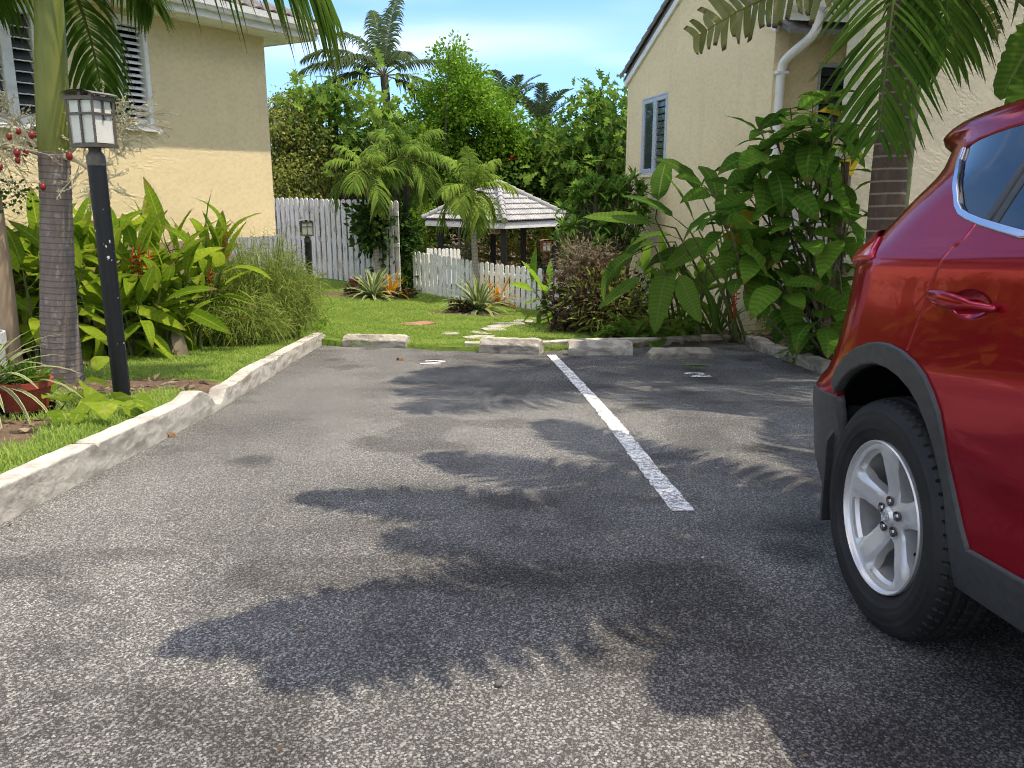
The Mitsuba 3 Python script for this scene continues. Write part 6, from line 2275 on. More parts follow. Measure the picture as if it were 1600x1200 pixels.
palm('lawn_palm', 'taller palm with a dark trunk and full drooping crown, left of the gazebo', [b - [0, 0, .6], at(634, 370, 18.6), at(636, 290, 18.6)], [.09, .08, .07], 'bark_dark',
     ring_of_fronds(13, 1.1, 3, -25, 82, (60, 105)), 'palm_far', shaft=(.55, .07, .05), seed=23, npair=22, ll=.45, lw=.050, hang=.75, vee=.35, rr=.016, tone=.35)
b = at(622, 440, 19.2)
palm('lawn_palm', 'dark thin palm stem close behind the taller lawn palm', [b - [0, 0, .6], at(624, 370, 19.2), at(618, 260, 19.2)], [.07, .06, .05], 'bark_dark',
     ring_of_fronds(7, .9, 4, -10, 80, (60, 100)), 'palm_far', shaft=(.4, .05, .04), seed=24, npair=20, ll=.40, lw=.048, hang=.7, vee=.35, rr=.014, tone=.3)
# tall feather palm behind the trees
t_ = at(600, 118, 31.0)
palm('tall_palm', 'tall blue-green feather palm rising above the trees into the sky', [np.array([t_[0] + .6, 31, -2.3]), np.array([t_[0] + .3, 31, 1.]), t_], [.2, .16, .14], 'bark_dark',
     [(D(-92), D(46), 3.1, D(80)), (D(-80), D(15), 2.9, D(70)), (D(-20), D(74), 3.0, D(40)), (D(20), D(80), 3.2, D(30)), (D(85), D(35), 2.8, D(72)), (D(100), D(5), 2.6, D(60)), (D(150), D(40), 2.6, D(75)), (D(-150), D(35), 2.7, D(75)), (D(-110), D(-8), 2.6, D(45)), (D(60), D(-10), 2.3, D(45)), (D(-60), D(68), 2.8, D(70)), (D(-100), D(28), 3.0, D(60))], 'palm_blue', seed=31, npair=60, ll=.78, lw=.060, hang=.62, vee=.30, rr=.03, tone=.5)
for i, (px, py, n) in enumerate([(792, 185, 9), (845, 205, 10)]):
    t_ = at(px, py, 36.0)
    palm('distant_palm', ['distant palm whose tips show behind the bright green tree', 'distant palm whose tips show above the trees left of the right house'][i], [np.array([t_[0], 36, -2.5]), t_], [.16, .13], 'bark_dark',
         [(k * 2 * math.pi / n, D(62 + (k % 3) * 8), 2.3, D(60)) for k in range(n)], 'palm_blue', seed=41 + i, npair=44, ll=.55, lw=.045, hang=.3, vee=.5, rr=.03, tone=.4)

# ---------------------------------------------------------------- background trees
ZB = -2.0
P = lambda px, py, y: at(px, py, y)


def blobs(y, lst):
    """(px, py, width px, height px, depth m) -> ellipsoids at distance y"""
    out = []
    for px, py, w, h, dpt in lst:
        c = at(px, py, y)
        k = y / FPX * 1.0
        out.append((c[0], c[1], c[2], w / 2 * k, dpt, h / 2 * k))
    return out


tree('vine_tree', 'dense dark tree hung with small leaves, right of the left house', 'tree', P(440, 330, 24) * [1, 1, 0] + [0, 0, ZB],
     blobs(24, [(445, 205, 80, 90, 1.0), (470, 260, 90, 120, 1.0), (430, 270, 70, 120, .9), (450, 320, 110, 80, 1.0)]), 'leaf_olive', 420, 42, .20, LEAF4, (.07, .13), 101, .14, droop=.7, tone=(.0, .75))
lob = [lobed(1.0, .75, 4, seed=s) for s in range(3)]
tree('breadfruit_tree', 'open tree with big lobed leaves standing against the sky behind the lawn palms', 'tree', P(560, 330, 25) * [1, 1, 0] + [0, 0, ZB],
     blobs(25, [(515, 165, 110, 70, 1.1), (575, 180, 130, 100, 1.3), (535, 230, 130, 90, 1.2), (600, 240, 110, 110, 1.2), (490, 210, 60, 70, .7)]), 'leaf_breadfruit', 115, 11, .22, lob, (.28, .46), 102, .13, nl=22, tone=(.1, 1.0), up=.8)
tree('bright_tree', 'bright green dense tree with an upright top, left of centre skyline', 'tree', P(730, 330, 26) * [1, 1, 0] + [0, 0, ZB],
     blobs(26, [(708, 150, 95, 115, 1.2), (740, 200, 120, 120, 1.4), (690, 210, 90, 110, 1.2), (775, 215, 80, 110, 1.2), (715, 265, 150, 100, 1.5), (735, 125, 40, 50, .6), (752, 160, 50, 70, .7)]), 'leaf_bright', 560, 44, .17, LEAF4, (.09, .15), 103, .16, tone=(.05, 1.0))
tree('breadfruit_tree', 'breadfruit tree with lobed leaves rising beside the far corner of the right house', 'tree', P(930, 330, 25) * [1, 1, 0] + [0, 0, ZB],
     blobs(25, [(930, 175, 70, 70, 1.0), (955, 205, 90, 90, 1.1), (890, 215, 100, 80, 1.1), (920, 260, 140, 110, 1.3), (970, 260, 80, 120, 1.0)]), 'leaf_breadfruit', 140, 11, .24, lob, (.26, .44), 104, .13, nl=22, tone=(.0, .9), up=.7)
tree('dense_tree', 'dark green dense tree behind the gazebo roof with a few red blossoms', 'tree', P(840, 330, 27) * [1, 1, 0] + [0, 0, ZB],
     blobs(27, [(830, 250, 120, 90, 1.2), (800, 290, 120, 90, 1.3), (870, 300, 130, 110, 1.3), (920, 320, 120, 100, 1.3), (855, 225, 60, 40, .8)]), 'leaf_mid', 420, 40, .24, LEAF4, (.10, .20), 105, .15, tone=(.0, .8))
tree('dense_tree', 'dark green dense tree behind the lawn palms and the grey fence', 'tree', P(560, 330, 28) * [1, 1, 0] + [0, 0, ZB],
     blobs(28, [(520, 270, 130, 110, 1.3), (600, 270, 140, 130, 1.4), (660, 270, 120, 130, 1.3), (560, 320, 200, 90, 1.3)]), 'leaf_mid', 460, 40, .24, LEAF4, (.10, .18), 106, .15, tone=(.0, .75))
tree('dense_tree', 'dark green tree mass at the back under the skyline, left of the gabled house', 'tree', P(960, 330, 30) * [1, 1, 0] + [0, 0, ZB],
     blobs(30, [(900, 290, 160, 140, 1.5), (980, 300, 140, 160, 1.5), (800, 320, 200, 110, 1.5), (700, 330, 200, 90, 1.5), (480, 330, 160, 120, 1.5)]), 'leaf_dark', 620, 36, .30, LEAF4, (.12, .22), 107, .15, tone=(.0, .9))
r_ = np.random.default_rng(8)
mbf = MB()
for px, py in ((800, 248), (838, 207), (842, 250), (905, 262), (778, 258)):
    c = P(px, py, 25.6)
    for k in range(3):
        f = trimesh.creation.icosphere(subdivisions=1)
        mbf.add(f.vertices * r_.uniform(.03, .055) + c + r_.normal(0, .06, 3), f.faces)
mbf.put('dense_tree__blossoms', 'flower_red')
stuff('dense_tree__blossoms')

# hedge with orange blossom behind the gazebo, shrubs round it
def shrub(name, label, c, r3, m, ncl, per, spread, piece, size, seed, cat='shrub', flowers=None, tw=True, group=None, **kw):
    key = uniq(name)
    mb, ctr = crown([(c[0], c[1], c[2], *r3)], ncl, per, spread, piece, size, seed, **kw)
    mb.put(f'{key}__foliage', m)
    r = np.random.default_rng(seed)
    if tw:
        base = np.array([c[0], c[1], float(c[2] - r3[2])])
        l = MB()
        for k in r.choice(len(ctr), min(14, len(ctr)), replace=False):
            p = ctr[k]
            b = base + np.r_[(p[:2] - base[:2]) * .25, 0]
            l.tube([b, b * .5 + p * .5 + r.normal(0, .05, 3), p], [.016, .011, .005], 5, cap=False)
        l.put(f'{key}__twigs', 'twig')
    if flowers:
        fm_, nf, fs = flowers
        fl = MB()
        for k in r.choice(len(ctr), min(nf, len(ctr)), replace=False):
            mb2 = MB().many(LEAF4, frames(ctr[k] + r.normal(0, .06, (7, 3)), r.normal(size=(7, 3)), r.normal(size=(7, 3)), r.uniform(fs * .6, fs, 7)))
            v, f, u = mb2.arr
            fl.add(v, f, u)
        fl.put(f'{key}__flowers', fm_)
        stuff(f'{key}__flowers')
    lab(key, label, cat, group)
    return key


c = P(815, 395, 25)
shrub('flowering_hedge', 'hedge with orange blossom seen under the gazebo roof', (c[0] + .2, 25.5, c[2] - .2), (2.6, .8, 1.1), 'leaf_olive', 300, 34, .20, LEAF4, (.05, .10), 121, 'hedge', ('flower_orange', 60, .085), tone=(.1, 1.0))
c = P(862, 385, 23.5)
shrub('flowering_shrub', 'small shrub with bright orange blossom beside the right gazebo post', (c[0] + .15, 23.8, c[2]), (.5, .4, .5), 'leaf_bright', 60, 26, .12, LEAF4, (.05, .09), 122, flowers=('flower_orange', 40, .09))
c = P(655, 360, 23)
shrub('green_shrub', 'light green shrub between the grey fence and the gazebo', (c[0], 23.4, c[2]), (.55, .4, .75), 'leaf_bright', 90, 26, .14, LEAF4, (.06, .11), 123)
for i, (px, py, y, rx, rz, m_, l_) in enumerate([(622, 385, 18.2, .28, .75, 'leaf_dark', 'dark shrub filling the gap right of the grey fence'), (630, 435, 18.3, .30, .30, 'leaf_mid', 'dark green shrub at the left end of the picket fence'), (588, 352, 17.8, .24, .42, 'leaf_dark', 'dark broad-leaved climber hanging on the grey fence')]):
    c = P(px, py, y)
    shrub('dark_shrub', l_, c, (rx, .35, rz), m_, 70, 20, .16, LEAF4, (.10, .2), 130 + i, tone=(0, .7))

# ---------------------------------------------------------------- right side: bed along the gabled house
c = P(945, 335, 16.2)
olea = [blade(1.0, .20, 5, .5, .2, .7, .8, tone=.5, m=1, seed=s) for s in range(3)]


def whorled(name, label, blobs_, ntip, per, L, m, seed, base, cat='shrub', el=(-10, 75), pieces=olea, trunk_r=.03):
    key = uniq(name)
    r = np.random.default_rng(seed)
    bl = np.array(blobs_, float)
    vol = bl[:, 3] * bl[:, 4] * bl[:, 5]
    tips = []
    l = MB()
    mb = MB()
    for k in range(ntip):
        b_ = bl[r.choice(len(bl), p=vol / vol.sum())]
        d = nrm(r.normal(size=3))
        p = b_[:3] + d * b_[3:6] * r.uniform(.55, 1) ** .5
        b0_ = np.asarray(base) + np.r_[(p[:2] - np.asarray(base)[:2]) * .2, 0]
        l.tube([b0_, b0_ * .45 + p * .55 + r.normal(0, .06, 3), p], [trunk_r * .5, trunk_r * .35, trunk_r * .2], 5, cap=False)
        n = r.integers(per[0], per[1])
        az = np.arange(n) * 2.399 + r.uniform(0, 6)
        e = np.radians(np.linspace(el[0], el[1], n) + r.normal(0, 8, n))
        yd = np.stack([np.sin(az) * np.cos(e), np.cos(az) * np.cos(e), np.sin(e)], 1) + d * .15
        zd = np.stack([-np.sin(az) * np.sin(e), -np.cos(az) * np.sin(e), np.cos(e)], 1)
        w = r.integers(0, len(pieces))
        mb.many(pieces[w], frames(np.tile(p, (n, 1)), yd, zd, L * r.uniform(.75, 1.15, n)), np.clip(r.uniform(.1, .95) + r.normal(0, .1, n), 0, 1))
    l.put(f'{key}__twigs', 'twig')
    mb.put(f'{key}__foliage', m)
    lab(key, label, cat)
    return key


whorled('whorl_leaved_shrub', 'tall shrub with whorls of narrow shiny leaves between gazebo and right house', [(c[0] - .15, 16.2, c[2] - .15, .75, .5, .85), (c[0] + .35, 16.0, c[2] + .05, .45, .4, .75), (c[0] - .5, 15.6, c[2] - .45, .5, .4, .4)], 120, (14, 22), .30, 'leaf_oleander', 141, [c[0], 16.2, -1.3])
c = P(925, 470, 12.2)
shrub('purple_shrub', 'dry purple-brown shrub at the right edge of the lawn, behind the wheel stops', (c[0], 12.3, c[2] + .0), (.60, .5, .58), 'leaf_purple', 120, 18, .14, LEAF4, (.06, .13), 151, tone=(0, 1))
shrub('speckled_shrub', 'green and bronze mixed shrub in front of the purple-brown shrub', (c[0] + .25, 12.1, c[2] - .1), (.6, .4, .5), 'leaf_olive', 90, 16, .14, NARROW, (.10, .2), 155, tone=(.1, .9))
shrub('dry_shrub', 'pale dry twiggy shrub behind the purple-brown shrub', (c[0] - .05, 12.8, c[2] + .50), (.45, .35, .35), 'leaf_dry', 90, 22, .10, NARROW, (.06, .12), 152)
c = P(868, 455, 13.2)
heliconia('broad_leaf_clump', 'light green broad-leaved plant leaning over the lawn beside the purple shrub', c[0] + .05, 13.2, .15, .15, 5, .75, 153, leafm='leaf_bright', ls=(.40, .6), per=(4, 7))
c = gnd(880, 512)
rosette('strap_leaf_plant', c + [0, .1, .05], 30, .55, .03, 'leaf_spider', 'pale strap-leaved tuft at the lawn edge beside the purple shrub', 'plant', 154, (15, 85), (.6, 1.2))

# broad paddle leaves
BAN = [blade(1.0, .36, 11, d, .14, .72, .62, ripple=.02, seed=s, tone=t_, m=2, petiole=.35, torn=tr) for s, d, t_, tr in ((11, .35, .25, .10), (12, .7, .45, .25), (13, .15, .8, .06), (14, .95, .6, .16), (15, .5, .3, .32), (16, .25, .95, .08))]
c = gnd(1090, 522)
key = uniq('banana_clump')
r = np.random.default_rng(160)
spec = [(1000, 345, -70, 10, .95), (975, 405, -80, -25, .85), (1040, 430, -150, -55, .95), (1075, 325, -40, 55, .85), (1040, 330, -60, 35, .8), (1060, 395, -100, 5, .9), (1030, 300, 20, 60, .8), (1095, 380, -130, -20, .85),
        (1120, 300, -20, 70, .8), (1010, 380, -60, -5, .8), (1065, 440, 170, -35, .8), (1085, 285, -75, 60, .75), (1120, 420, -120, -30, .8), (1150, 360, -160, 0, .8), (1040, 365, -90, 20, .8), (990, 440, -100, -30, .7), (1100, 450, 140, -30, .75)]
for i, (px, py, az, el, s) in enumerate(spec):
    y = 10.9 + r.uniform(-.5, .7)
    tip = at(px, py, y)
    dv = np.array([math.sin(D(az)) * math.cos(D(el)), math.cos(D(az)) * math.cos(D(el)), math.sin(D(el))])
    p = tip - dv * s * .5
    v, f, u = BAN[r.integers(0, 6)]
    M = mat(p) @ rotz(-D(az)) @ rotx(D(el)) @ roty(r.normal(0, .45))
    M[:3, :3] *= s
    MB().add(v, f, u, M).put(f'{key}__leaf' + (f'_{i:03d}' if i else ''), 'leaf_banana', True)
    g = np.array([c[0] + r.uniform(-.35, .45), 11.3 + r.uniform(-.25, .3), -.95])
    MB().tube([g, g * .5 + p * .5 + [0, 0, .15], p], [.022, .018, .010], 6).put(f'{key}__stem' + (f'_{i:03d}' if i else ''), 'stem_green', 40)
for i, (px, py) in enumerate([(1152, 440), (1148, 465)]):
    p = at(px, py, 10.4)
    fk = f'{key}__flower' + (f'_{i:03d}' if i else '')
    MB().tube([p + [0, .1, .15], p, p - [0, 0, .3]], [.006, .005, .003], 5).put(fk, 'flower_red', 40)
    for j in range(9):
        br = blade(.07, .03, 4, -.3, .9, .6, .7, m=1)
        M = mat(p - [0, 0, .033 * j]) @ rotz(-(D(90 if j % 2 else -90) + r.normal(0, .5))) @ rotx(D(10))
        MB().add(br[0], br[1], br[2], M).put(f'{fk}__bract' + (f'_{j:03d}' if j else ''), 'flower_red2', True)
lab(key, 'clump of broad paddle-shaped leaves with a red hanging flower, left of the large shrub', 'plant')
c2_ = gnd(1010, 505)
heliconia('ginger_clump', 'bright green long-leaved clump behind the ferns beside the back kerb', c2_[0] + .2, 12.2, .35, .25, 9, 1.0, 162, leafm='leaf_bright', ls=(.45, .65))

# large-leaved shrub in front of the white door
SHR = [blade(1.0, .52, 8, d, .12, .75, .85, ripple=.03, seed=s, tone=t_, m=2, petiole=.14) for s, d, t_ in ((21, .5, .2), (22, .8, .35), (23, .35, .5), (24, 1.0, .65), (25, .6, .85), (26, .9, .1), (27, .7, .4))]
YEL = blade(1.0, .5, 8, .9, .12, .75, .85, seed=28, tone=.9, m=2, petiole=.14)
leaf_mat('leaf_yellow', (.26, .22, .02), (.36, .28, .03), None, rough=.5)
key = uniq('large_leaf_shrub')
r = np.random.default_rng(170)
root = gnd(1215, 560) * [1, 1, 0] + [.85, .3, -.78]
tips = [(1150, 260), (1180, 235), (1215, 215), (1190, 205), (1240, 200), (1275, 210), (1305, 195), (1320, 240), (1165, 300), (1120, 330), (1140, 350), (1100, 290), (1215, 330), (1190, 400), (1230, 380), (1260, 360), (1300, 350), (1330, 340), (1250, 420), (1285, 410), (1310, 400), (1215, 440), (1260, 460), (1295, 445), (1270, 160), (1300, 165), (1235, 170), (1180, 345), (1140, 280), (1250, 260), (1290, 265), (1325, 300), (1170, 370), (1240, 480), (1280, 500), (1310, 480), (1205, 270), (1150, 420), (1320, 430), (1200, 185)]
nlf = nst = 0
for k, (px, py) in enumerate(tips):
    p = at(px, py, 8.7 + r.uniform(-.75, .75))
    q = root + np.r_[(p[:2] - root[:2]) * .15 + r.normal(0, .12, 2), 0]
    m_ = q * .45 + p * .55 + np.r_[r.normal(0, .12, 2), -.05]
    MB().tube([q, q * .7 + m_ * .3 + r.normal(0, .04, 3), m_, p * .8 + m_ * .2, p], [.016, .014, .012, .009, .006], 6).put(f'{key}__stem' + (f'_{nst:03d}' if nst else ''), 'twig', 40)
    nst += 1
    n = r.integers(6, 9)
    az0 = r.uniform(0, 6)
    for i in range(n):
        az = az0 + i * 2.399
        e = D(45 - 75 * (1 - i / n) + r.normal(0, 12))
        pp_ = p + (m_ - p) * (1 - i / n) * .28
        yl = r.random() < .03
        v, f, u = YEL if yl else SHR[r.integers(0, 7)]
        M = mat(pp_) @ rotz(-az) @ rotx(e) @ roty(r.normal(0, .3))
        M[:3, :3] *= r.uniform(.34, .50)
        if nlf < 299:
            MB().add(v, f, u, M).put(f'{key}__leaf' + (f'_{nlf:03d}' if nlf else ''), 'leaf_yellow' if yl else 'leaf_shrub', True)
        nlf += 1
lab(key, 'large shrub with big drooping green leaves in front of the white door', 'shrub')


# ferns and strap plants in the right bed
def fern(name, c, n, L, seed, label, el=(20, 75), arch=(60, 100), group=None):
    key = uniq(name)
    r = np.random.default_rng(seed)
    for i in range(n):
        az = i * 2.399 + r.normal(0, .2)
        rc, lv, P = frond(np.asarray(c) + [0, 0, .02], az, D(r.uniform(*el)), L * r.uniform(.7, 1.1), D(r.uniform(*arch)), 30, L * .16, .016, seed * 50 + i, hang=.15, vee=.1, t0=.1, tone=r.uniform(.2, .8), fwd=.25, rr=.004)
        v, f, u = rc.arr
        lv.add(v, f, u)
        lv.put(f'{key}__frond' + (f'_{i:03d}' if i else ''), 'leaf_fern')
    lab(key, label, 'fern', group)


for i, (px, py, y, L) in enumerate([(955, 520, 0, .55), (985, 525, 0, .6), (1015, 522, 0, .55), (1045, 524, 0, .6), (1075, 522, 0, .5), (1000, 500, 0, .6), (1040, 500, 0, .6), (965, 500, 0, .6)]):
    c = gnd(px, py + 8)
    fern('fern', [c[0], max(c[1], 11.0), float(lawn_z(c[0], max(c[1], 11.0)))], 13, L, 200 + i, ['leftmost fern of the front row behind the back kerb', 'second fern from the left in the front row behind the back kerb', 'middle fern of the front row behind the back kerb', 'second fern from the right in the front row behind the back kerb', 'rightmost fern of the front row behind the back kerb, beside the dark sword-leaved plant',
        'middle fern of the rear row below the broad paddle leaves', 'rightmost fern of the rear row below the broad paddle leaves', 'leftmost fern of the rear row beside the purple-brown shrub'][i], group='ferns behind the back kerb')
for i, (px, py, L) in enumerate([(1215, 535, .55), (1262, 548, .6), (1238, 560, .5), (1285, 565, .55), (1190, 520, .45)]):
    c = gnd(px, py) + [.18, .1, 0]
    fern('bed_fern', [c[0] if c[0] > 3.4 else 3.4, c[1], -.0875 * c[1] + .08], 12, L, 220 + i, ['arching fern in the right bed, above the far end of the mossy kerb', 'arching fern in the right bed close to the car tail', 'fern hanging over the middle of the mossy kerb', 'fern in the right bed nearest the car bumper', 'small fern at the corner where the two back kerbs meet'][i])
c = gnd(1110, 525)
rosette('strap_leaf_plant', [c[0], 11.5, float(lawn_z(c[0], 11.5))], 26, .75, .05, 'leaf_mid', 'dark sword-leaved plant in the corner behind the back kerb', 'plant', 231, (35, 88), (.1, .4))
c = gnd(1195, 530)
rosette('strap_leaf_plant', [c[0] + .25, c[1], -.0875 * c[1] + .06], 24, .8, .05, 'leaf_mid', 'dark strap-leaved plant in the shaded right bed under the large shrub', 'plant', 232, (30, 85), (.3, .8))

# ---------------------------------------------------------------- right palm in front of the coarse wall
b = np.array([3.40, 7.45, -.62])
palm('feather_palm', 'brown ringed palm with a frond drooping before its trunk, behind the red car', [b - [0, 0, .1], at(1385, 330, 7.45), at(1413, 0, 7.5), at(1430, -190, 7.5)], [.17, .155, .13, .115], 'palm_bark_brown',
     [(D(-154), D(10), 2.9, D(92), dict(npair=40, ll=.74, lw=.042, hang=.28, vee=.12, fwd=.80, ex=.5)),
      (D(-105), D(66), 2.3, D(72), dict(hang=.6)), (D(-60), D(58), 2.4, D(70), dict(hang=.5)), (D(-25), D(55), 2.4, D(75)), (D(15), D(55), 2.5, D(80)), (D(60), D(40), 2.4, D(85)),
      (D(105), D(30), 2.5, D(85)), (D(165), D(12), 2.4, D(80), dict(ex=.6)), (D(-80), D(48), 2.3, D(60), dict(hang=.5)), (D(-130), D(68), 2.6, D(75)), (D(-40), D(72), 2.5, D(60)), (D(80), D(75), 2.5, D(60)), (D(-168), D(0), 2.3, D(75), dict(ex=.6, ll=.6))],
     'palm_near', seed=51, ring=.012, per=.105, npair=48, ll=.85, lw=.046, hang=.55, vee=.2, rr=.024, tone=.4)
# a taller palm beyond the car, whose fronds shade the yard
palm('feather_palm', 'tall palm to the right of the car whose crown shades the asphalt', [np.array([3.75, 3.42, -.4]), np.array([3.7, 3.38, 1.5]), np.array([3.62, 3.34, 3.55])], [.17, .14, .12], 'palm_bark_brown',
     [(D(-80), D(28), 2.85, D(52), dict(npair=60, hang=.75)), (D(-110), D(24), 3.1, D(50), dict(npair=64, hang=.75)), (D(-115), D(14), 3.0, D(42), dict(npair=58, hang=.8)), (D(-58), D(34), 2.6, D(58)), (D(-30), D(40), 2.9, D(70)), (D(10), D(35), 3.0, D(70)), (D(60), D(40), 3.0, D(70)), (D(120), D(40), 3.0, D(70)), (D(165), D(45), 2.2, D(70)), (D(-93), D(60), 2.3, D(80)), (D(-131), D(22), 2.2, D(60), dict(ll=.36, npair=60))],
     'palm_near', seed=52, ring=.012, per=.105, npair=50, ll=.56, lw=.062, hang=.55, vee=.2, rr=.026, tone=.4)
# banana plant behind the palm: withered leaf across the gutter, others hanging at the upper right
key = uniq('banana_plant')
sb = np.array([3.66, 8.05, -.7])
trunk(f'{key}__trunk', [sb, sb + [.02, 0, 1.6], sb + [.05, 0, 3.6]], [.10, .09, .06], 'stem_green')
spec = [((1330, -18), (1082, 62), 8.6, .70, .25, 'leaf_withered', .30), ((1520, -60), (1490, 75), 7.4, .30, .3, 'leaf_banana', .1), ((1640, 20), (1562, 140), 7.0, .36, .5, 'leaf_banana', .2), ((1475, -30), (1560, 55), 7.3, .30, .3, 'leaf_withered', .2), ((1660, 60), (1578, 190), 6.6, .34, .2, 'leaf_banana', .15)]
for i, (a_, b_, y, W, dp, m_, tr) in enumerate(spec):
    pa, pb = at(*a_, y), at(*b_, y - .25)
    L = np.linalg.norm(pb - pa)
    lk = f'{key}__leaf' + (f'_{i:03d}' if i else '')
    if m_ == 'leaf_withered':
        rl = np.random.default_rng(300 + i)
        dd_ = nrm(pb - pa)
        t_s = np.linspace(0, 1, 12)
        rib = pa + (pb - pa) * t_s[:, None] + np.outer(np.sin(t_s * math.pi), [0, 0, .10 * L])
        lv = MB().tube(rib, np.linspace(.02, .004, 12), 6)
        wvec = nrm(np.cross(dd_, [0, 0, 1.0]))
        for sd in (-1, 1):
            n_s = 22
            for k in range(n_s):
                t0_, t1_ = k / n_s, (k + rl.uniform(.80, 1.06)) / n_s
                le = W * .5 * math.sin(math.pi * (.12 + .80 * (k + .5) / n_s)) ** .5 * rl.uniform(.8, 1.1)
                lean_ = wvec * rl.normal(.25 * sd, .14)
                dvec = nrm(np.array([0, 0, 1.0]) * (-1 if sd < 0 else .85) + dd_ * (.55 if sd > 0 else .18) + lean_)
                S_ = np.linspace(0, 1, 5)
                pts0 = np.array([np.interp(t0_, t_s, rib[:, j]) for j in range(3)])
                pts1 = np.array([np.interp(t1_, t_s, rib[:, j]) for j in range(3)])
                curl_ = np.outer(S_ ** 2, wvec * rl.normal(0, .05) + np.array([0, 0, -.06 if sd > 0 else .0]))
                A_ = pts0 + np.outer(S_ * le, dvec) + curl_
                B_ = pts1 + np.outer(S_ * le * rl.uniform(.86, 1.05), dvec) + curl_ - np.outer(S_ ** 3, (pts1 - pts0) * rl.uniform(.2, .75))
                V_ = np.vstack([A_, B_])
                q_ = [[j, j + 1, j + 6, j + 5] for j in range(4)]
                U_ = np.c_[np.tile(S_ * .985, 2) + math.floor(rl.uniform(.1, .95) * 16), np.r_[np.full(5, .3), np.full(5, .9)]]
                lv.add(V_, q_, U_)
        lv.put(lk, m_, True)
    else:
        v, f, u = blade(L, W, 26, dp * .4, .1, .75, .45, ripple=.03, seed=300 + i, tone=.6, m=3, torn=tr, petiole=.0)
        MB().add(v, f, u, along(pa, pb - pa, (0, -.35, 1))).put(lk, m_, True)
    top = sb + [.05, 0, 3.5]
    MB().tube([top, top * .4 + pa * .6 + [0, 0, .25], pa], [.03, .024, .014], 7).put(f'{key}__stalk' + (f'_{i:03d}' if i else ''), 'stem_green', 40)
lab(f'{key}__leaf', 'withered torn leaf with brown edges across the gutter')
lab(key, 'banana plant with a withered torn leaf reaching over the house gutter', 'plant')

# ---------------------------------------------------------------- grass, blade by blade
rg = np.random.default_rng(400)


def grass_patch(n, size, h, w, seed):
    r = np.random.default_rng(seed)
    p = np.c_[r.uniform(-size / 2, size / 2, (n, 2)), np.zeros(n)]
    az = r.uniform(0, 2 * math.pi, n)
    hh = r.uniform(*h, n)
    ln = r.uniform(.2, .9, n) * hh
    dx, dy = np.cos(az), np.sin(az)
    wx, wy = -np.sin(az) * w / 2, np.cos(az) * w / 2
    V = np.zeros((n, 5, 3))
    V[:, 0] = p + np.c_[wx, wy, np.zeros(n) - .01]
    V[:, 1] = p - np.c_[wx, wy, np.zeros(n) + .01]
    V[:, 2] = p + np.c_[dx * ln * .4 - wx * .8, dy * ln * .4 - wy * .8, hh * .65]
    V[:, 3] = p + np.c_[dx * ln * .4 + wx * .8, dy * ln * .4 + wy * .8, hh * .65]
    V[:, 4] = p + np.c_[dx * ln, dy * ln, hh]
    F = np.array([[0, 1, 2], [0, 2, 3], [3, 2, 4]])[None] + (np.arange(n) * 5)[:, None, None]
    U = np.zeros((n, 5, 2))
    U[..., 0] = np.array([0, 0, .6, .6, .98]) + np.floor(np.clip(r.normal(.28 + .22 * (seed % 3), .25, n), 0, .99) * 16)[:, None]
    return V.reshape(-1, 3), F.reshape(-1, 3), U.reshape(-1, 2)


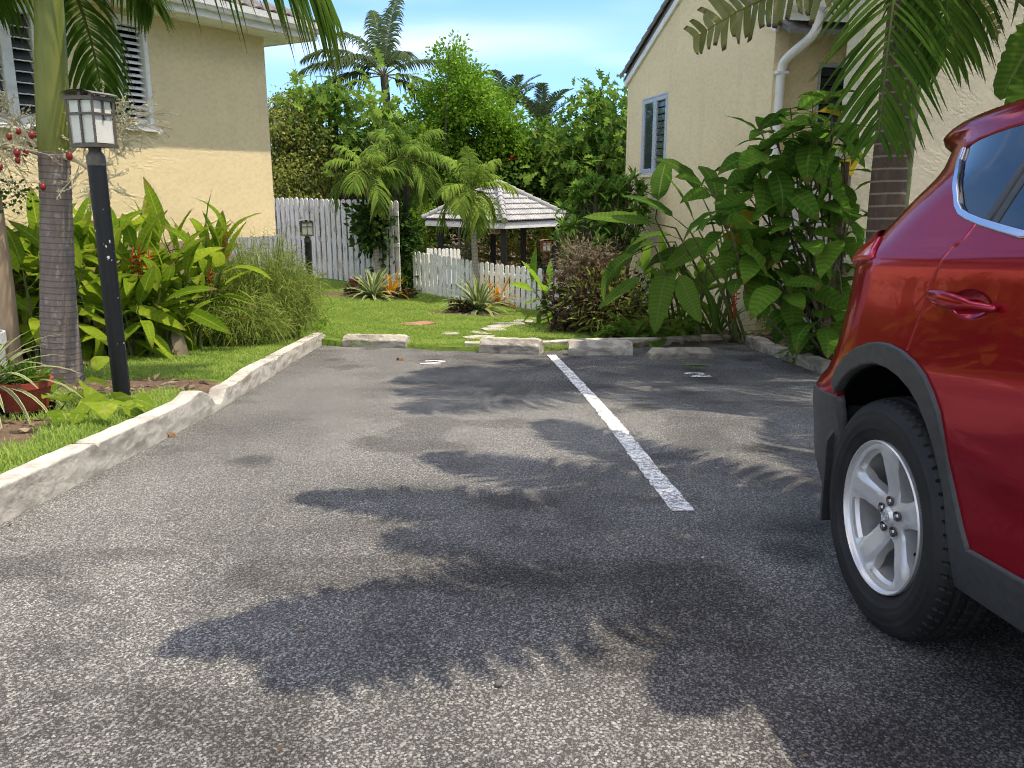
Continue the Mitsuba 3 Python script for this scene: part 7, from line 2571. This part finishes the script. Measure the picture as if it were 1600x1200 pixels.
for i in range(3):
    v, f, u = grass_patch(420, .32, (.018, .055), .005, 410 + i)
    scene[f'grass_patch_near_{i}'] = {'type': 'shapegroup', 'blades': mikit.ply((v, f), 'grass_blade', False, uv=u)}
    v, f, u = grass_patch(330, .36, (.02, .05), .007, 420 + i)
    scene[f'grass_patch_far_{i}'] = {'type': 'shapegroup', 'blades': mikit.ply((v, f), 'grass_blade', False, uv=u)}
ng = 0
cells = [(x, y, 'near', .24) for x in np.arange(-6.2, -2.25, .24) for y in np.arange(2.2, 11.2, .24)] + [(x, y, 'far', .27) for x in np.arange(-6.2, 1.9, .27) for y in np.arange(10.35, 18.2, .27)]
for x, y, kind, st_ in cells:
    x, y = x + rg.uniform(-.08, .08), y + rg.uniform(-.08, .08)
    if kind == 'near' and x > kerb_x(y) - .30: x = float(kerb_x(y)) - .30 + rg.uniform(-.02, .02) if x < kerb_x(y) - .05 else 99
    if x > 90: continue
    if kind == 'far' and (y < edge_y(x) + .04 or (x < -2.3 and y < 11.2)): continue
    if abs(x) > .66 * y + .6: continue
    if float(soil_mask(x, y)) > rg.uniform(.38, .6): continue
    if kind == 'far' and any(math.hypot(x - gnd(px, py)[0], y - gnd(px, py)[1]) < rr_ for px, py, rr_ in ((844, 499, .2), (818, 503, .2), (797, 507, .24), (778, 512, .22), (770, 517, .22), (758, 521, .22), (749, 528, .22), (655, 507, .3), (702, 523, .17))): continue
    z = float(ground_z(x, y))
    gx_ = (float(ground_z(x + .1, y)) - float(ground_z(x - .1, y))) / .2
    gy_ = (float(ground_z(x, y + .1)) - float(ground_z(x, y - .1))) / .2
    M = np.eye(4)
    M[2, 0], M[2, 1] = gx_, gy_
    M[:3, 3] = (x, y, z - .004)
    M = M @ rotz(rg.integers(0, 4) * math.pi / 2)
    ng += 1
    scene[f'lawn_grass__{ng:03d}'] = {'type': 'instance', 'group': {'type': 'ref', 'id': f'grass_patch_{kind}_{rg.integers(0, 3)}'}, 'to_world': T(M.tolist())}
lab('lawn_grass', 'short mown green grass blades of the lawns', 'grass', kind='stuff')
# leaf litter on the bare soil
lm_ = MB()
pos, k = [], 0
while len(pos) < 3200:
    x, y = rg.uniform(-6, 4.6), rg.uniform(3.5, 16)
    if float(soil_mask(x, y)) < .55 or (kerb_x(y) < x < 3.2 and y < edge_y(x)): continue
    pos.append((x, y, float(lawn_z(x, y)) + .012))
pos = np.array(pos)
lm_.many(LEAF4, frames(pos, rg.normal(size=(len(pos), 3)) * [1, 1, .25], np.array([0, 0, 1]) + rg.normal(0, .35, (len(pos), 3)), rg.uniform(.04, .10, len(pos))), rg.uniform(0, 1, len(pos)))
lm_.put('leaf_litter', 'leaf_dry')
lab('leaf_litter', 'dry fallen leaves strewn over the bare soil of the beds', 'leaf litter', kind='stuff')

# a fresh yellow-green strip of leaf by the last wheel stop, a small red pot at the foot of the grey fence
c = gnd(1096, 571, asph)
v, f, u = blade(.42, .06, 8, .1, .2, .6, .6, tone=.8)
MB().add(v, f, u, mat([c[0] - .2, c[1], float(yard_z(c[0], c[1])) + .012]) @ rotz(D(-82))).put(uniq('fallen_leaf'), 'leaf_bright', True)
lab('fallen_leaf_003', 'fresh yellow-green leaf strip on the asphalt in front of the low worn wheel stop', 'leaf')
c = at(553, 443, 17.8)
prof = np.array([(0, 0), (.07, 0), (.10, .14), (.11, .14), (.11, .17), (.09, .17), (.085, .14), (0, .13)])
put('plant_pot_002', trimesh.creation.revolve(prof, sections=20), 'red_pot', 35, None, mat([c[0], c[1], float(lawn_z(c[0], c[1])) - .01]))
lab('plant_pot_002', 'tiny red pot at the foot of the tall grey fence', 'plant pot')
